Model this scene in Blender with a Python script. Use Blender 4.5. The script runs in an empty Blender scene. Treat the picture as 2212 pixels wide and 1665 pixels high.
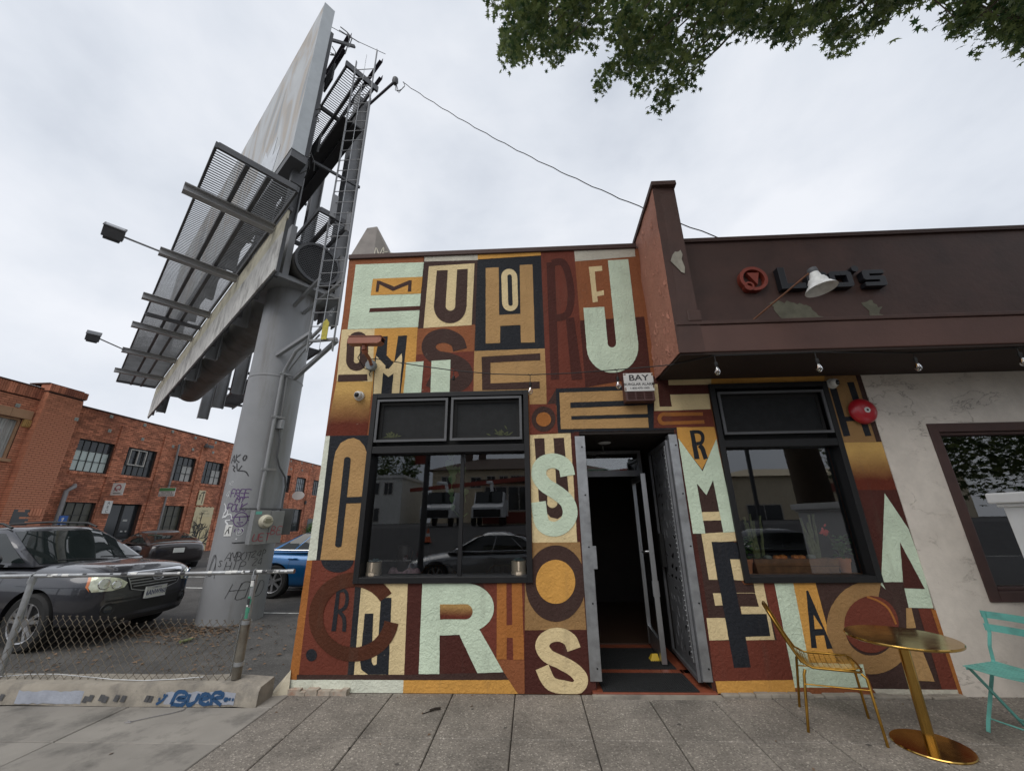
import bpy, bmesh, math, random
from mathutils import Vector, Matrix, noise
from mathutils.bvhtree import BVHTree
random.seed(7)
R = math.radians
scene = bpy.context.scene
COL = scene.collection

# ------------------------------------------------------------------ camera
cam_data = bpy.data.cameras.new('camera')
cam_data.sensor_fit = 'HORIZONTAL'; cam_data.sensor_width = 36.0
cam_data.lens = 36.0 * 844.281 / 2212.0
cam_data.clip_start = 0.05; cam_data.clip_end = 600
cam = bpy.data.objects.new('camera', cam_data); COL.objects.link(cam)
p_, y_, r_ = R(18.8413), R(2.4552), R(-0.69324)
fw = Vector((-math.sin(y_) * math.cos(p_), math.cos(y_) * math.cos(p_), math.sin(p_)))
rt = Vector((math.cos(y_), math.sin(y_), 0)); up = rt.cross(fw)
rt2 = rt * math.cos(r_) + up * math.sin(r_); up2 = -rt * math.sin(r_) + up * math.cos(r_)
cm = Matrix((rt2, up2, -fw)).transposed().to_4x4(); cm.translation = Vector((0, -4.68, 1.65))
cam.matrix_world = cm
scene.camera = cam

# ------------------------------------------------------------------ sky and sun
SUN_EL, SUN_AZ = 52.0, 205.0           # behind the photographer, a little to the left
world = bpy.data.worlds.new('World'); scene.world = world; world.use_nodes = True
nt = world.node_tree; nt.nodes.clear()
def N(t, typ, **kw):
    n = t.nodes.new(typ)
    for k, v in kw.items():
        if k in n.inputs: n.inputs[k].default_value = v
        else: setattr(n, k, v)
    return n
out = N(nt, 'ShaderNodeOutputWorld')
sky = N(nt, 'ShaderNodeTexSky', sky_type='NISHITA', sun_disc=False)
sky.sun_elevation = R(SUN_EL); sky.sun_rotation = R(SUN_AZ)
bg1 = N(nt, 'ShaderNodeBackground', Strength=0.10); nt.links.new(sky.outputs[0], bg1.inputs[0])
tc = N(nt, 'ShaderNodeTexCoord'); mp = N(nt, 'ShaderNodeMapping')
mp.inputs['Scale'].default_value = (1.0, 1.0, 1.6)
nz = N(nt, 'ShaderNodeTexNoise', Scale=2.0, Detail=7.0, Roughness=0.52, Distortion=0.2)
nt.links.new(tc.outputs['Generated'], mp.inputs[0]); nt.links.new(mp.outputs[0], nz.inputs['Vector'])
cr = N(nt, 'ShaderNodeValToRGB')
cr.color_ramp.elements[0].position = 0.30; cr.color_ramp.elements[0].color = (0.535, 0.575, 0.645, 1)
cr.color_ramp.elements[1].position = 0.62; cr.color_ramp.elements[1].color = (0.79, 0.81, 0.855, 1)
e = cr.color_ramp.elements.new(0.45); e.color = (0.665, 0.70, 0.76, 1)
nt.links.new(nz.outputs['Fac'], cr.inputs[0])
bg2 = N(nt, 'ShaderNodeBackground', Strength=1.03); nt.links.new(cr.outputs[0], bg2.inputs[0])
mx = N(nt, 'ShaderNodeMixShader', Fac=0.93)
nt.links.new(bg1.outputs[0], mx.inputs[1]); nt.links.new(bg2.outputs[0], mx.inputs[2])
nt.links.new(mx.outputs[0], out.inputs[0])
sd = bpy.data.lights.new('sun', 'SUN'); sd.energy = 1.55; sd.angle = R(50); sd.color = (1.0, 0.96, 0.90)
so = bpy.data.objects.new('sun', sd); COL.objects.link(so)
sv = Vector((math.sin(R(SUN_AZ)) * math.cos(R(SUN_EL)), math.cos(R(SUN_AZ)) * math.cos(R(SUN_EL)), math.sin(R(SUN_EL))))
so.rotation_euler = sv.to_track_quat('Z', 'Y').to_euler()
so.location = (0, -20, 30)
vs = scene.view_settings
vs.view_transform = 'Standard'; vs.look = 'None'; vs.gamma = 1.0; vs.use_curve_mapping = False; vs.exposure = 0.2
scene.cycles.max_bounces = 8; scene.cycles.transparent_max_bounces = 16
scene.cycles.sample_clamp_indirect = 4.0

# ------------------------------------------------------------------ materials
MATS = {}
def _new(name):
    m = bpy.data.materials.new(name); m.use_nodes = True; t = m.node_tree
    b = t.nodes['Principled BSDF']; MATS[name] = m; return m, t, b
def mat(name, col, rough=0.7, metal=0.0, var=0.12, vs=4.0, bump=0.0, bs=60.0, coat=0.0, spec=0.5, dirt=None, dirt_amt=0.0, dirt_s=1.5, rnd=0.0, rvar=0.0, dz=1.0, orand=0.0):
    m, t, b = _new(name)
    b.inputs['Roughness'].default_value = rough; b.inputs['Metallic'].default_value = metal
    b.inputs['Coat Weight'].default_value = coat; b.inputs['Specular IOR Level'].default_value = spec
    tc = N(t, 'ShaderNodeTexCoord')
    n1 = N(t, 'ShaderNodeTexNoise', Scale=vs, Detail=6.0, Roughness=0.6)
    t.links.new(tc.outputs['Object'], n1.inputs['Vector'])
    mr = N(t, 'ShaderNodeMapRange'); mr.inputs['From Min'].default_value = 0.3; mr.inputs['From Max'].default_value = 0.7
    mr.inputs['To Min'].default_value = 1 - var; mr.inputs['To Max'].default_value = 1 + var
    t.links.new(n1.outputs['Fac'], mr.inputs['Value'])
    hs = N(t, 'ShaderNodeHueSaturation'); hs.inputs['Color'].default_value = (*col, 1)
    t.links.new(mr.outputs[0], hs.inputs['Value'])
    last = hs.outputs[0]
    if rvar:
        nr = N(t, 'ShaderNodeTexNoise', Scale=7.0, Detail=9.0, Roughness=0.7); t.links.new(tc.outputs['Object'], nr.inputs['Vector'])
        rr = N(t, 'ShaderNodeMapRange'); rr.inputs['From Min'].default_value = 0.4; rr.inputs['From Max'].default_value = 0.7
        rr.inputs['To Min'].default_value = rough; rr.inputs['To Max'].default_value = rough + rvar
        t.links.new(nr.outputs['Fac'], rr.inputs['Value']); t.links.new(rr.outputs[0], b.inputs['Roughness'])
    if orand:
        oi = N(t, 'ShaderNodeObjectInfo'); h3 = N(t, 'ShaderNodeHueSaturation'); m3 = N(t, 'ShaderNodeMapRange')
        m3.inputs['To Min'].default_value = 1 - orand; m3.inputs['To Max'].default_value = 1 + orand
        t.links.new(oi.outputs['Random'], m3.inputs['Value']); t.links.new(m3.outputs[0], h3.inputs['Value']); t.links.new(last, h3.inputs['Color']); last = h3.outputs[0]
    if rnd:
        g = N(t, 'ShaderNodeNewGeometry'); h2 = N(t, 'ShaderNodeHueSaturation')
        mr2 = N(t, 'ShaderNodeMapRange'); mr2.inputs['To Min'].default_value = 1 - rnd; mr2.inputs['To Max'].default_value = 1 + rnd
        t.links.new(g.outputs['Random Per Island'], mr2.inputs['Value']); t.links.new(mr2.outputs[0], h2.inputs['Value'])
        t.links.new(last, h2.inputs['Color']); last = h2.outputs[0]
    if dirt is not None:
        n2 = N(t, 'ShaderNodeTexNoise', Scale=dirt_s, Detail=9.0, Roughness=0.68)
        md = N(t, 'ShaderNodeMapping'); md.inputs['Scale'].default_value = (1, 1, dz)
        t.links.new(tc.outputs['Object'], md.inputs[0]); t.links.new(md.outputs[0], n2.inputs['Vector'])
        r2 = N(t, 'ShaderNodeMapRange'); r2.inputs['From Min'].default_value = 0.5; r2.inputs['From Max'].default_value = 0.66
        r2.inputs['To Max'].default_value = dirt_amt
        t.links.new(n2.outputs['Fac'], r2.inputs['Value'])
        mi = N(t, 'ShaderNodeMix', data_type='RGBA'); mi.inputs[7].default_value = (*dirt, 1)
        t.links.new(r2.outputs[0], mi.inputs[0]); t.links.new(last, mi.inputs[6]); last = mi.outputs[2]
    t.links.new(last, b.inputs['Base Color'])
    if bump:
        n3 = N(t, 'ShaderNodeTexNoise', Scale=bs, Detail=4.0, Roughness=0.6)
        t.links.new(tc.outputs['Object'], n3.inputs['Vector'])
        bp = N(t, 'ShaderNodeBump', Strength=bump, Distance=0.01)
        t.links.new(n3.outputs['Fac'], bp.inputs['Height']); t.links.new(bp.outputs[0], b.inputs['Normal'])
    return m

def stucco(name, col, col2=None, rough=0.75, strength=0.6):
    """hand-painted render: trowel relief, brush streaks and slight fading; col2 = the lower colour of a painted blend"""
    m, t, b = _new(name)
    b.inputs['Roughness'].default_value = rough; b.inputs['Specular IOR Level'].default_value = 0.18
    tc = N(t, 'ShaderNodeTexCoord')
    n1 = N(t, 'ShaderNodeTexNoise', Scale=2.3, Detail=8.0, Roughness=0.65)
    t.links.new(tc.outputs['Object'], n1.inputs['Vector'])
    mr = N(t, 'ShaderNodeMapRange'); mr.inputs['From Min'].default_value = 0.3; mr.inputs['From Max'].default_value = 0.7
    mr.inputs['To Min'].default_value = 0.86; mr.inputs['To Max'].default_value = 1.12
    t.links.new(n1.outputs['Fac'], mr.inputs['Value'])
    hs = N(t, 'ShaderNodeHueSaturation'); hs.inputs['Color'].default_value = (*col, 1)
    if col2:
        sp = N(t, 'ShaderNodeSeparateXYZ'); t.links.new(tc.outputs['Generated'], sp.inputs[0])
        ad = N(t, 'ShaderNodeMath', operation='MULTIPLY_ADD'); ad.inputs[1].default_value = 0.25; ad.inputs[2].default_value = -0.12
        t.links.new(n1.outputs['Fac'], ad.inputs[0])
        a2 = N(t, 'ShaderNodeMath', operation='ADD'); t.links.new(sp.outputs[2], a2.inputs[0]); t.links.new(ad.outputs[0], a2.inputs[1])
        rp = N(t, 'ShaderNodeValToRGB'); rp.color_ramp.elements[0].color = (*col2, 1); rp.color_ramp.elements[0].position = 0.2
        rp.color_ramp.elements[1].color = (*col, 1); rp.color_ramp.elements[1].position = 0.85
        em = rp.color_ramp.elements.new(0.5); em.color = tuple(0.42 * a + 0.58 * c for a, c in zip(col, col2)) + (1,)
        t.links.new(a2.outputs[0], rp.inputs[0]); t.links.new(rp.outputs[0], hs.inputs['Color'])
    t.links.new(mr.outputs[0], hs.inputs['Value'])
    # fine speckle of worn paint
    n4 = N(t, 'ShaderNodeTexNoise', Scale=38.0, Detail=5.0, Roughness=0.7)
    t.links.new(tc.outputs['Object'], n4.inputs['Vector'])
    r4 = N(t, 'ShaderNodeMapRange'); r4.inputs['From Min'].default_value = 0.62; r4.inputs['From Max'].default_value = 0.78; r4.inputs['To Max'].default_value = 0.35
    t.links.new(n4.outputs['Fac'], r4.inputs['Value'])
    mi = N(t, 'ShaderNodeMix', data_type='RGBA'); mi.inputs[7].default_value = (0.16, 0.12, 0.09, 1)
    t.links.new(r4.outputs[0], mi.inputs[0]); t.links.new(hs.outputs[0], mi.inputs[6])
    n5 = N(t, 'ShaderNodeTexNoise', Scale=5.5, Detail=12.0, Roughness=0.75)
    t.links.new(tc.outputs['Object'], n5.inputs['Vector'])
    r5 = N(t, 'ShaderNodeMapRange'); r5.inputs['From Min'].default_value = 0.665; r5.inputs['From Max'].default_value = 0.69; r5.inputs['To Max'].default_value = 0.55
    t.links.new(n5.outputs['Fac'], r5.inputs['Value'])
    m5 = N(t, 'ShaderNodeMix', data_type='RGBA'); m5.inputs[7].default_value = (0.36, 0.30, 0.24, 1)
    t.links.new(r5.outputs[0], m5.inputs[0]); t.links.new(mi.outputs[2], m5.inputs[6])
    n6 = N(t, 'ShaderNodeTexNoise', Scale=1.1, Detail=6.0, Roughness=0.7); m6 = N(t, 'ShaderNodeMapping'); m6.inputs['Scale'].default_value = (4.5, 1, 0.55)
    t.links.new(tc.outputs['Object'], m6.inputs[0]); t.links.new(m6.outputs[0], n6.inputs['Vector'])
    r6 = N(t, 'ShaderNodeMapRange'); r6.inputs['From Min'].default_value = 0.56; r6.inputs['From Max'].default_value = 0.75; r6.inputs['To Max'].default_value = 0.28
    t.links.new(n6.outputs['Fac'], r6.inputs['Value'])
    m7 = N(t, 'ShaderNodeMix', data_type='RGBA'); m7.inputs[7].default_value = (0.11, 0.085, 0.065, 1)
    t.links.new(r6.outputs[0], m7.inputs[0]); t.links.new(m5.outputs[2], m7.inputs[6])
    t.links.new(m7.outputs[2], b.inputs['Base Color'])
    na = N(t, 'ShaderNodeTexNoise', Scale=19.0, Detail=6.0, Roughness=0.62, Distortion=1.6)
    nb = N(t, 'ShaderNodeTexVoronoi', Scale=30.0)
    for n_ in (na, nb): t.links.new(tc.outputs['Object'], n_.inputs['Vector'])
    mm = N(t, 'ShaderNodeMath', operation='MULTIPLY_ADD'); mm.inputs[1].default_value = 0.25
    t.links.new(nb.outputs['Distance'], mm.inputs[0]); t.links.new(na.outputs['Fac'], mm.inputs[2])
    bp = N(t, 'ShaderNodeBump', Strength=strength, Distance=0.02)
    t.links.new(mm.outputs[0], bp.inputs['Height']); t.links.new(bp.outputs[0], b.inputs['Normal'])
    return m

def glass(name, tint=(0.93, 0.95, 0.94), ior=1.5):
    m, t, b = _new(name); t.nodes.remove(b)
    o = t.nodes['Material Output']
    tr = N(t, 'ShaderNodeBsdfTransparent'); tr.inputs[0].default_value = (*tint, 1)
    gl = N(t, 'ShaderNodeBsdfGlossy'); gl.inputs[0].default_value = (0.95, 0.97, 1, 1); gl.inputs['Roughness'].default_value = 0.0
    fr = N(t, 'ShaderNodeFresnel', IOR=ior)
    ad = N(t, 'ShaderNodeMath', operation='MULTIPLY_ADD'); ad.inputs[1].default_value = 2.2; ad.inputs[2].default_value = 0.025
    t.links.new(fr.outputs[0], ad.inputs[0])
    mx = N(t, 'ShaderNodeMixShader'); t.links.new(ad.outputs[0], mx.inputs[0])
    t.links.new(tr.outputs[0], mx.inputs[1]); t.links.new(gl.outputs[0], mx.inputs[2]); t.links.new(mx.outputs[0], o.inputs[0])
    return m

# paints of the mural
PAINT = {
 'mint': stucco('paint_mint', (0.58, 0.68, 0.53)), 'palemint': stucco('paint_pale', (0.66, 0.68, 0.57)),
 'cream': stucco('paint_cream', (0.69, 0.55, 0.31)), 'tan': stucco('paint_tan', (0.43, 0.26, 0.11)),
 'darktan': stucco('paint_darktan', (0.31, 0.18, 0.075)), 'ochre': stucco('paint_ochre', (0.60, 0.31, 0.075)),
 'rust': stucco('paint_rust', (0.27, 0.095, 0.04)), 'orange': stucco('paint_orange', (0.37, 0.14, 0.037)),
 'brick': stucco('paint_brick', (0.155, 0.041, 0.026)), 'maroon': stucco('paint_maroon', (0.072, 0.022, 0.017)),
 'maroon2': stucco('paint_umber', (0.082, 0.027, 0.014)), 'brown': stucco('paint_brown', (0.056, 0.031, 0.026)),
 'charcoal': stucco('paint_charcoal', (0.020, 0.022, 0.027)), 'beige': stucco('paint_beige', (0.52, 0.49, 0.41)),
 'gradient': stucco('paint_blend', (0.55, 0.34, 0.11), (0.125, 0.026, 0.014)), 'gradient2': stucco('paint_blend_small', (0.42, 0.25, 0.09), (0.13, 0.03, 0.018)),
}
M_black = mat('black_paint', (0.009, 0.009, 0.010), 0.5, var=0.2, bump=0.05, spec=0.35)
M_blackm = mat('matt_black', (0.01, 0.01, 0.01), 0.8)
M_cap = mat('parapet_paint', (0.055, 0.026, 0.02), 0.7, bump=0.3, bs=25)
M_fin = stucco('peeling_terracotta', (0.36, 0.165, 0.115), strength=0.7)
M_sign = mat('dark_brown_paint', (0.060, 0.027, 0.020), 0.62, var=0.25, vs=2.5, bump=0.35, bs=14, dirt=(0.06, 0.03, 0.022), dirt_amt=0.6)
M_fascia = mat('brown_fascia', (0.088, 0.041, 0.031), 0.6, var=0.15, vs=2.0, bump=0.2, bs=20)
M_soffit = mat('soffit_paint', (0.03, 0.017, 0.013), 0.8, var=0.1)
M_plaster = mat('bare_plaster', (0.30, 0.28, 0.23), 0.9, var=0.2, vs=9, bump=0.4, bs=40)
M_white = mat('white_paint', (0.72, 0.73, 0.74), 0.55, var=0.05, vs=6, bump=0.1, bs=30)
M_steel = mat('galvanised_steel', (0.36, 0.37, 0.38), 0.45, 0.85, var=0.25, vs=7, bump=0.12, bs=35, dirt=(0.2, 0.19, 0.18), dirt_amt=0.5)
M_alu = mat('aluminium', (0.42, 0.43, 0.44), 0.35, 0.9, var=0.1)
M_gate = mat('gate_steel', (0.17, 0.173, 0.182), 0.40, 0.4, var=0.25, vs=3, bump=0.1)
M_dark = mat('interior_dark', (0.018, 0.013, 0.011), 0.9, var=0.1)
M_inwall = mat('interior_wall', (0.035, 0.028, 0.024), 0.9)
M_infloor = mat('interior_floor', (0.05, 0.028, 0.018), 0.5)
M_glass = glass('window_glass')
M_screen = mat('window_screen', (0.013, 0.014, 0.015), 0.6, var=0.25, vs=14, spec=0.25)
M_gold = mat('brass', (0.50, 0.31, 0.085), 0.13, 1.0, var=0.08, vs=5, bump=0.02, bs=12, rvar=0.12)
M_goldd = mat('brass_worn', (0.36, 0.20, 0.04), 0.28, 1.0, var=0.25, vs=9, rvar=0.25)
M_turq = mat('turquoise_paint', (0.13, 0.40, 0.35), 0.5, var=0.14, vs=8, bump=0.12, bs=40, dirt=(0.09,0.24,0.21), dirt_amt=0.6, dirt_s=7)
M_tile = mat('terracotta_tile', (0.22, 0.06, 0.03), 0.45, var=0.2, vs=8)
M_mat = mat('rubber_mat', (0.013, 0.014, 0.015), 0.85, bump=0.6, bs=140)
M_wood = mat('planter_wood', (0.25, 0.12, 0.05), 0.65, var=0.35, vs=12, bump=0.25, bs=50)
M_terra = mat('terracotta_pot', (0.55, 0.22, 0.10), 0.8, var=0.1)
M_pot = mat('stoneware', (0.66, 0.55, 0.42), 0.85, var=0.06)
M_soil = mat('soil', (0.02, 0.014, 0.01), 0.95)
M_rubber = mat('cable_rubber', (0.012, 0.012, 0.012), 0.6)
M_bulb = glass('bulb_glass', (0.8, 0.75, 0.66), 1.5)
M_brass = mat('filament', (0.7, 0.4, 0.12), 0.4, 0.8)
M_camw = mat('camera_shell', (0.62, 0.62, 0.60), 0.4, var=0.04)
M_camo = mat('camera_terracotta', (0.30, 0.10, 0.055), 0.45, var=0.12)
M_lens = mat('camera_lens', (0.004, 0.004, 0.005), 0.08)
M_red = mat('bell_red', (0.42, 0.012, 0.022), 0.35, var=0.08, coat=0.3)
M_signred = mat('sign_red', (0.22, 0.037, 0.02), 0.5, var=0.12)
M_letter = mat('sign_black', (0.012, 0.013, 0.017), 0.45)
M_letterside = mat('sign_return', (0.16, 0.16, 0.17), 0.5)
M_enamel = mat('white_enamel', (0.66, 0.66, 0.64), 0.35, var=0.08, vs=9, dirt=(0.35, 0.32, 0.28), dirt_amt=0.35, dirt_s=6)
M_rust = mat('rusty_pipe', (0.17, 0.075, 0.04), 0.75, 0.3, var=0.35, vs=14, bump=0.2)
M_post = mat('billboard_grey', (0.24, 0.245, 0.255), 0.55, 0.0, var=0.10, vs=1.2, bump=0.06, bs=12, dirt=(0.145, 0.135, 0.125), dirt_amt=0.75, dirt_s=2.2, dz=0.12)
M_bsteel = mat('billboard_dark_steel', (0.095, 0.097, 0.103), 0.6, 0.2, var=0.2, vs=2, bump=0.08, bs=20)
M_grate = mat('grating_steel', (0.21, 0.215, 0.22), 0.5, 0.3, var=0.2, vs=2)
M_grate2 = mat('outrigger_grey', (0.34, 0.34, 0.345), 0.5, 0.0, var=0.1, vs=2)
M_purple = mat('primer_steel', (0.045, 0.036, 0.05), 0.6, 0.2, var=0.2)
M_tube = mat('torque_tube_paint', (0.19, 0.185, 0.175), 0.6, var=0.15, vs=1.4, bump=0.1, dirt=(0.10, 0.075, 0.055), dirt_amt=0.6, dirt_s=1.2)
M_skirt = mat('skirt_plywood', (0.60, 0.59, 0.56), 0.75, var=0.18, vs=3, bump=0.25, bs=25, dirt=(0.17, 0.16, 0.15), dirt_amt=0.9, dirt_s=3.5, dz=0.3)
M_skirt2 = mat('skirt_upper', (0.60, 0.57, 0.45), 0.75, var=0.18, vs=3, dirt=(0.18, 0.16, 0.12), dirt_amt=0.7, dirt_s=1.6)
M_boardback = mat('board_back', (0.045, 0.045, 0.047), 0.8)
M_ink = mat('graffiti_black', (0.025, 0.025, 0.028), 0.6)
M_inkp = mat('graffiti_purple', (0.085, 0.035, 0.14), 0.6)
M_inkw = mat('graffiti_white', (0.62, 0.63, 0.64), 0.6)
M_inkr = mat('graffiti_red', (0.30, 0.06, 0.075), 0.6)
M_inkb = mat('graffiti_blue', (0.012, 0.06, 0.15), 0.6)
M_inkg = mat('sticker_green', (0.05, 0.22, 0.14), 0.6)
M_meter = mat('meter_grey', (0.22, 0.225, 0.23), 0.5, 0.2, var=0.1)
M_meterw = mat('meter_socket', (0.46, 0.43, 0.34), 0.5)
M_yellow = mat('yellow_plastic', (0.60, 0.40, 0.02), 0.5, var=0.1)
M_tagyel = mat('yellow_tag', (0.42, 0.36, 0.04), 0.6, var=0.3, vs=20)
M_mortar = mat('mortar', (0.10, 0.05, 0.037), 0.95)
M_brick = mat('brick', (0.48, 0.185, 0.105), 0.88, var=0.26, vs=1.1, bump=0.3, bs=50, rnd=0.36, dirt=(0.19, 0.065, 0.045), dirt_amt=0.7, dirt_s=0.7)
M_pierbrick = mat('pier_brick', (0.55, 0.225, 0.13), 0.85, var=0.12, vs=4, bump=0.3, bs=50, rnd=0.14)
M_stone = mat('lintel_stone', (0.40, 0.24, 0.14), 0.85, var=0.1, bump=0.1)
M_sash = mat('steel_sash', (0.035, 0.036, 0.036), 0.55)
M_panedark = mat('pane_dark', (0.03, 0.034, 0.038), 0.08, var=0.2, vs=1)
M_panepale = mat('pane_frosted', (0.50, 0.58, 0.55), 0.25, var=0.06)
M_paneyel = mat('pane_dusty', (0.07, 0.068, 0.05), 0.3, var=0.2)
M_curtain = mat('curtain', (0.42, 0.42, 0.40), 0.9, var=0.1)
M_trim = mat('window_trim', (0.48, 0.46, 0.42), 0.6)
M_creamdoor = mat('cream_paint', (0.60, 0.52, 0.33), 0.7, var=0.06)
M_plate = mat('anchor_plate', (0.30, 0.33, 0.30), 0.6, 0.2)
M_drain = mat('drain_pipe', (0.23, 0.22, 0.22), 0.6, 0.2, var=0.1)
M_signw = mat('sign_white', (0.62, 0.62, 0.60), 0.5, var=0.05)
M_signgreen = mat('sign_green', (0.08, 0.26, 0.10), 0.5)
M_signblue = mat('sign_blue', (0.02, 0.10, 0.36), 0.5)
M_bark = mat('bark', (0.09, 0.065, 0.045), 0.95, var=0.3, vs=7, bump=0.8, bs=18)
M_leaf = None
M_road = mat('road_asphalt', (0.06, 0.06, 0.062), 0.9, var=0.2, vs=2, bump=0.4, bs=150)
M_line = mat('road_paint', (0.55, 0.55, 0.52), 0.8, var=0.15, vs=12, dirt=(0.1, 0.1, 0.1), dirt_amt=0.8, dirt_s=5)
M_joint = mat('joint_dirt', (0.05, 0.043, 0.036), 0.95)
M_earth = mat('ground', (0.10, 0.095, 0.085), 0.95)
M_slabL = mat('plain_concrete', (0.235, 0.218, 0.193), 0.9, var=0.16, vs=1.6, bump=0.22, bs=120, dirt=(0.10, 0.093, 0.083), dirt_amt=0.85, dirt_s=2.2, orand=0.07)
M_kerb = mat('kerb_concrete', (0.29, 0.26, 0.215), 0.9, var=0.2, vs=5, bump=0.35, bs=60, dirt=(0.12, 0.11, 0.10), dirt_amt=0.75, dirt_s=3.5)
M_kerbblue = mat('buffed_paint', (0.31, 0.33, 0.38), 0.85, var=0.15, vs=9, bump=0.3, bs=60)
M_creamstep = mat('cream_masonry', (0.50, 0.45, 0.34), 0.85, var=0.12, bump=0.4, bs=25, dirt=(0.22, 0.15, 0.1), dirt_amt=0.6, dirt_s=5)

def speckled(name, base, spots, chips=(0.42, 0.39, 0.34)):
    """exposed aggregate concrete: pebbles, trodden grime, chewing gum"""
    m, t, b = _new(name); b.inputs['Roughness'].default_value = 0.88
    tc = N(t, 'ShaderNodeTexCoord')
    v = N(t, 'ShaderNodeTexVoronoi', Scale=95.0); t.links.new(tc.outputs['Object'], v.inputs['Vector'])
    rp = N(t, 'ShaderNodeValToRGB'); E = rp.color_ramp.elements
    E[0].position = 0.0; E[0].color = (*[c * 0.62 for c in base], 1); E[1].position = 1.0; E[1].color = (*chips, 1)
    for pos, c in ((0.35, base), (0.6, [x * 1.12 for x in base]), (0.86, [x * 0.9 for x in base])): q = E.new(pos); q.color = (*c, 1)
    sp = N(t, 'ShaderNodeSeparateColor'); t.links.new(v.outputs['Color'], sp.inputs[0]); t.links.new(sp.outputs[0], rp.inputs[0])
    n = N(t, 'ShaderNodeTexNoise', Scale=1.7, Detail=8.0, Roughness=0.65); t.links.new(tc.outputs['Object'], n.inputs['Vector'])
    mr = N(t, 'ShaderNodeMapRange'); mr.inputs['From Min'].default_value = 0.32; mr.inputs['From Max'].default_value = 0.68
    mr.inputs['To Min'].default_value = 0.60; mr.inputs['To Max'].default_value = 1.22; t.links.new(n.outputs['Fac'], mr.inputs['Value'])
    hs = N(t, 'ShaderNodeHueSaturation'); t.links.new(rp.outputs[0], hs.inputs['Color'])
    oi = N(t, 'ShaderNodeObjectInfo'); om = N(t, 'ShaderNodeMapRange'); om.inputs['To Min'].default_value = 0.90; om.inputs['To Max'].default_value = 1.08; t.links.new(oi.outputs['Random'], om.inputs['Value'])
    ov = N(t, 'ShaderNodeMath', operation='MULTIPLY'); t.links.new(mr.outputs[0], ov.inputs[0]); t.links.new(om.outputs[0], ov.inputs[1]); t.links.new(ov.outputs[0], hs.inputs['Value'])
    g = N(t, 'ShaderNodeTexVoronoi', Scale=spots); t.links.new(tc.outputs['Object'], g.inputs['Vector'])
    ng = N(t, 'ShaderNodeTexNoise', Scale=30.0); t.links.new(tc.outputs['Object'], ng.inputs['Vector'])
    ga = N(t, 'ShaderNodeMath', operation='MULTIPLY_ADD'); ga.inputs[1].default_value = 0.10; t.links.new(ng.outputs['Fac'], ga.inputs[0]); t.links.new(g.outputs['Distance'], ga.inputs[2])
    gr = N(t, 'ShaderNodeMapRange'); gr.inputs['From Min'].default_value = 0.10; gr.inputs['From Max'].default_value = 0.13
    gr.inputs['To Min'].default_value = 0.8; gr.inputs['To Max'].default_value = 0.0; t.links.new(ga.outputs[0], gr.inputs['Value'])
    sc = N(t, 'ShaderNodeSeparateColor'); t.links.new(g.outputs['Color'], sc.inputs[0])
    gt = N(t, 'ShaderNodeMath', operation='GREATER_THAN'); gt.inputs[1].default_value = 0.35; t.links.new(sc.outputs[1], gt.inputs[0])
    gm = N(t, 'ShaderNodeMath', operation='MULTIPLY'); t.links.new(gr.outputs[0], gm.inputs[0]); t.links.new(gt.outputs[0], gm.inputs[1])
    mi = N(t, 'ShaderNodeMix', data_type='RGBA'); mi.inputs[7].default_value = (0.035, 0.032, 0.03, 1)
    t.links.new(gm.outputs[0], mi.inputs[0]); t.links.new(hs.outputs[0], mi.inputs[6]); t.links.new(mi.outputs[2], b.inputs['Base Color'])
    bp = N(t, 'ShaderNodeBump', Strength=0.5, Distance=0.004); t.links.new(v.outputs['Distance'], bp.inputs['Height']); t.links.new(bp.outputs[0], b.inputs['Normal'])
    return m
M_slab = speckled('aggregate_concrete', (0.222, 0.198, 0.170), 3.6, (0.44, 0.40, 0.345))
M_lot = speckled('lot_asphalt', (0.072, 0.068, 0.064), 1.6, (0.13, 0.125, 0.12))

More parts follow.
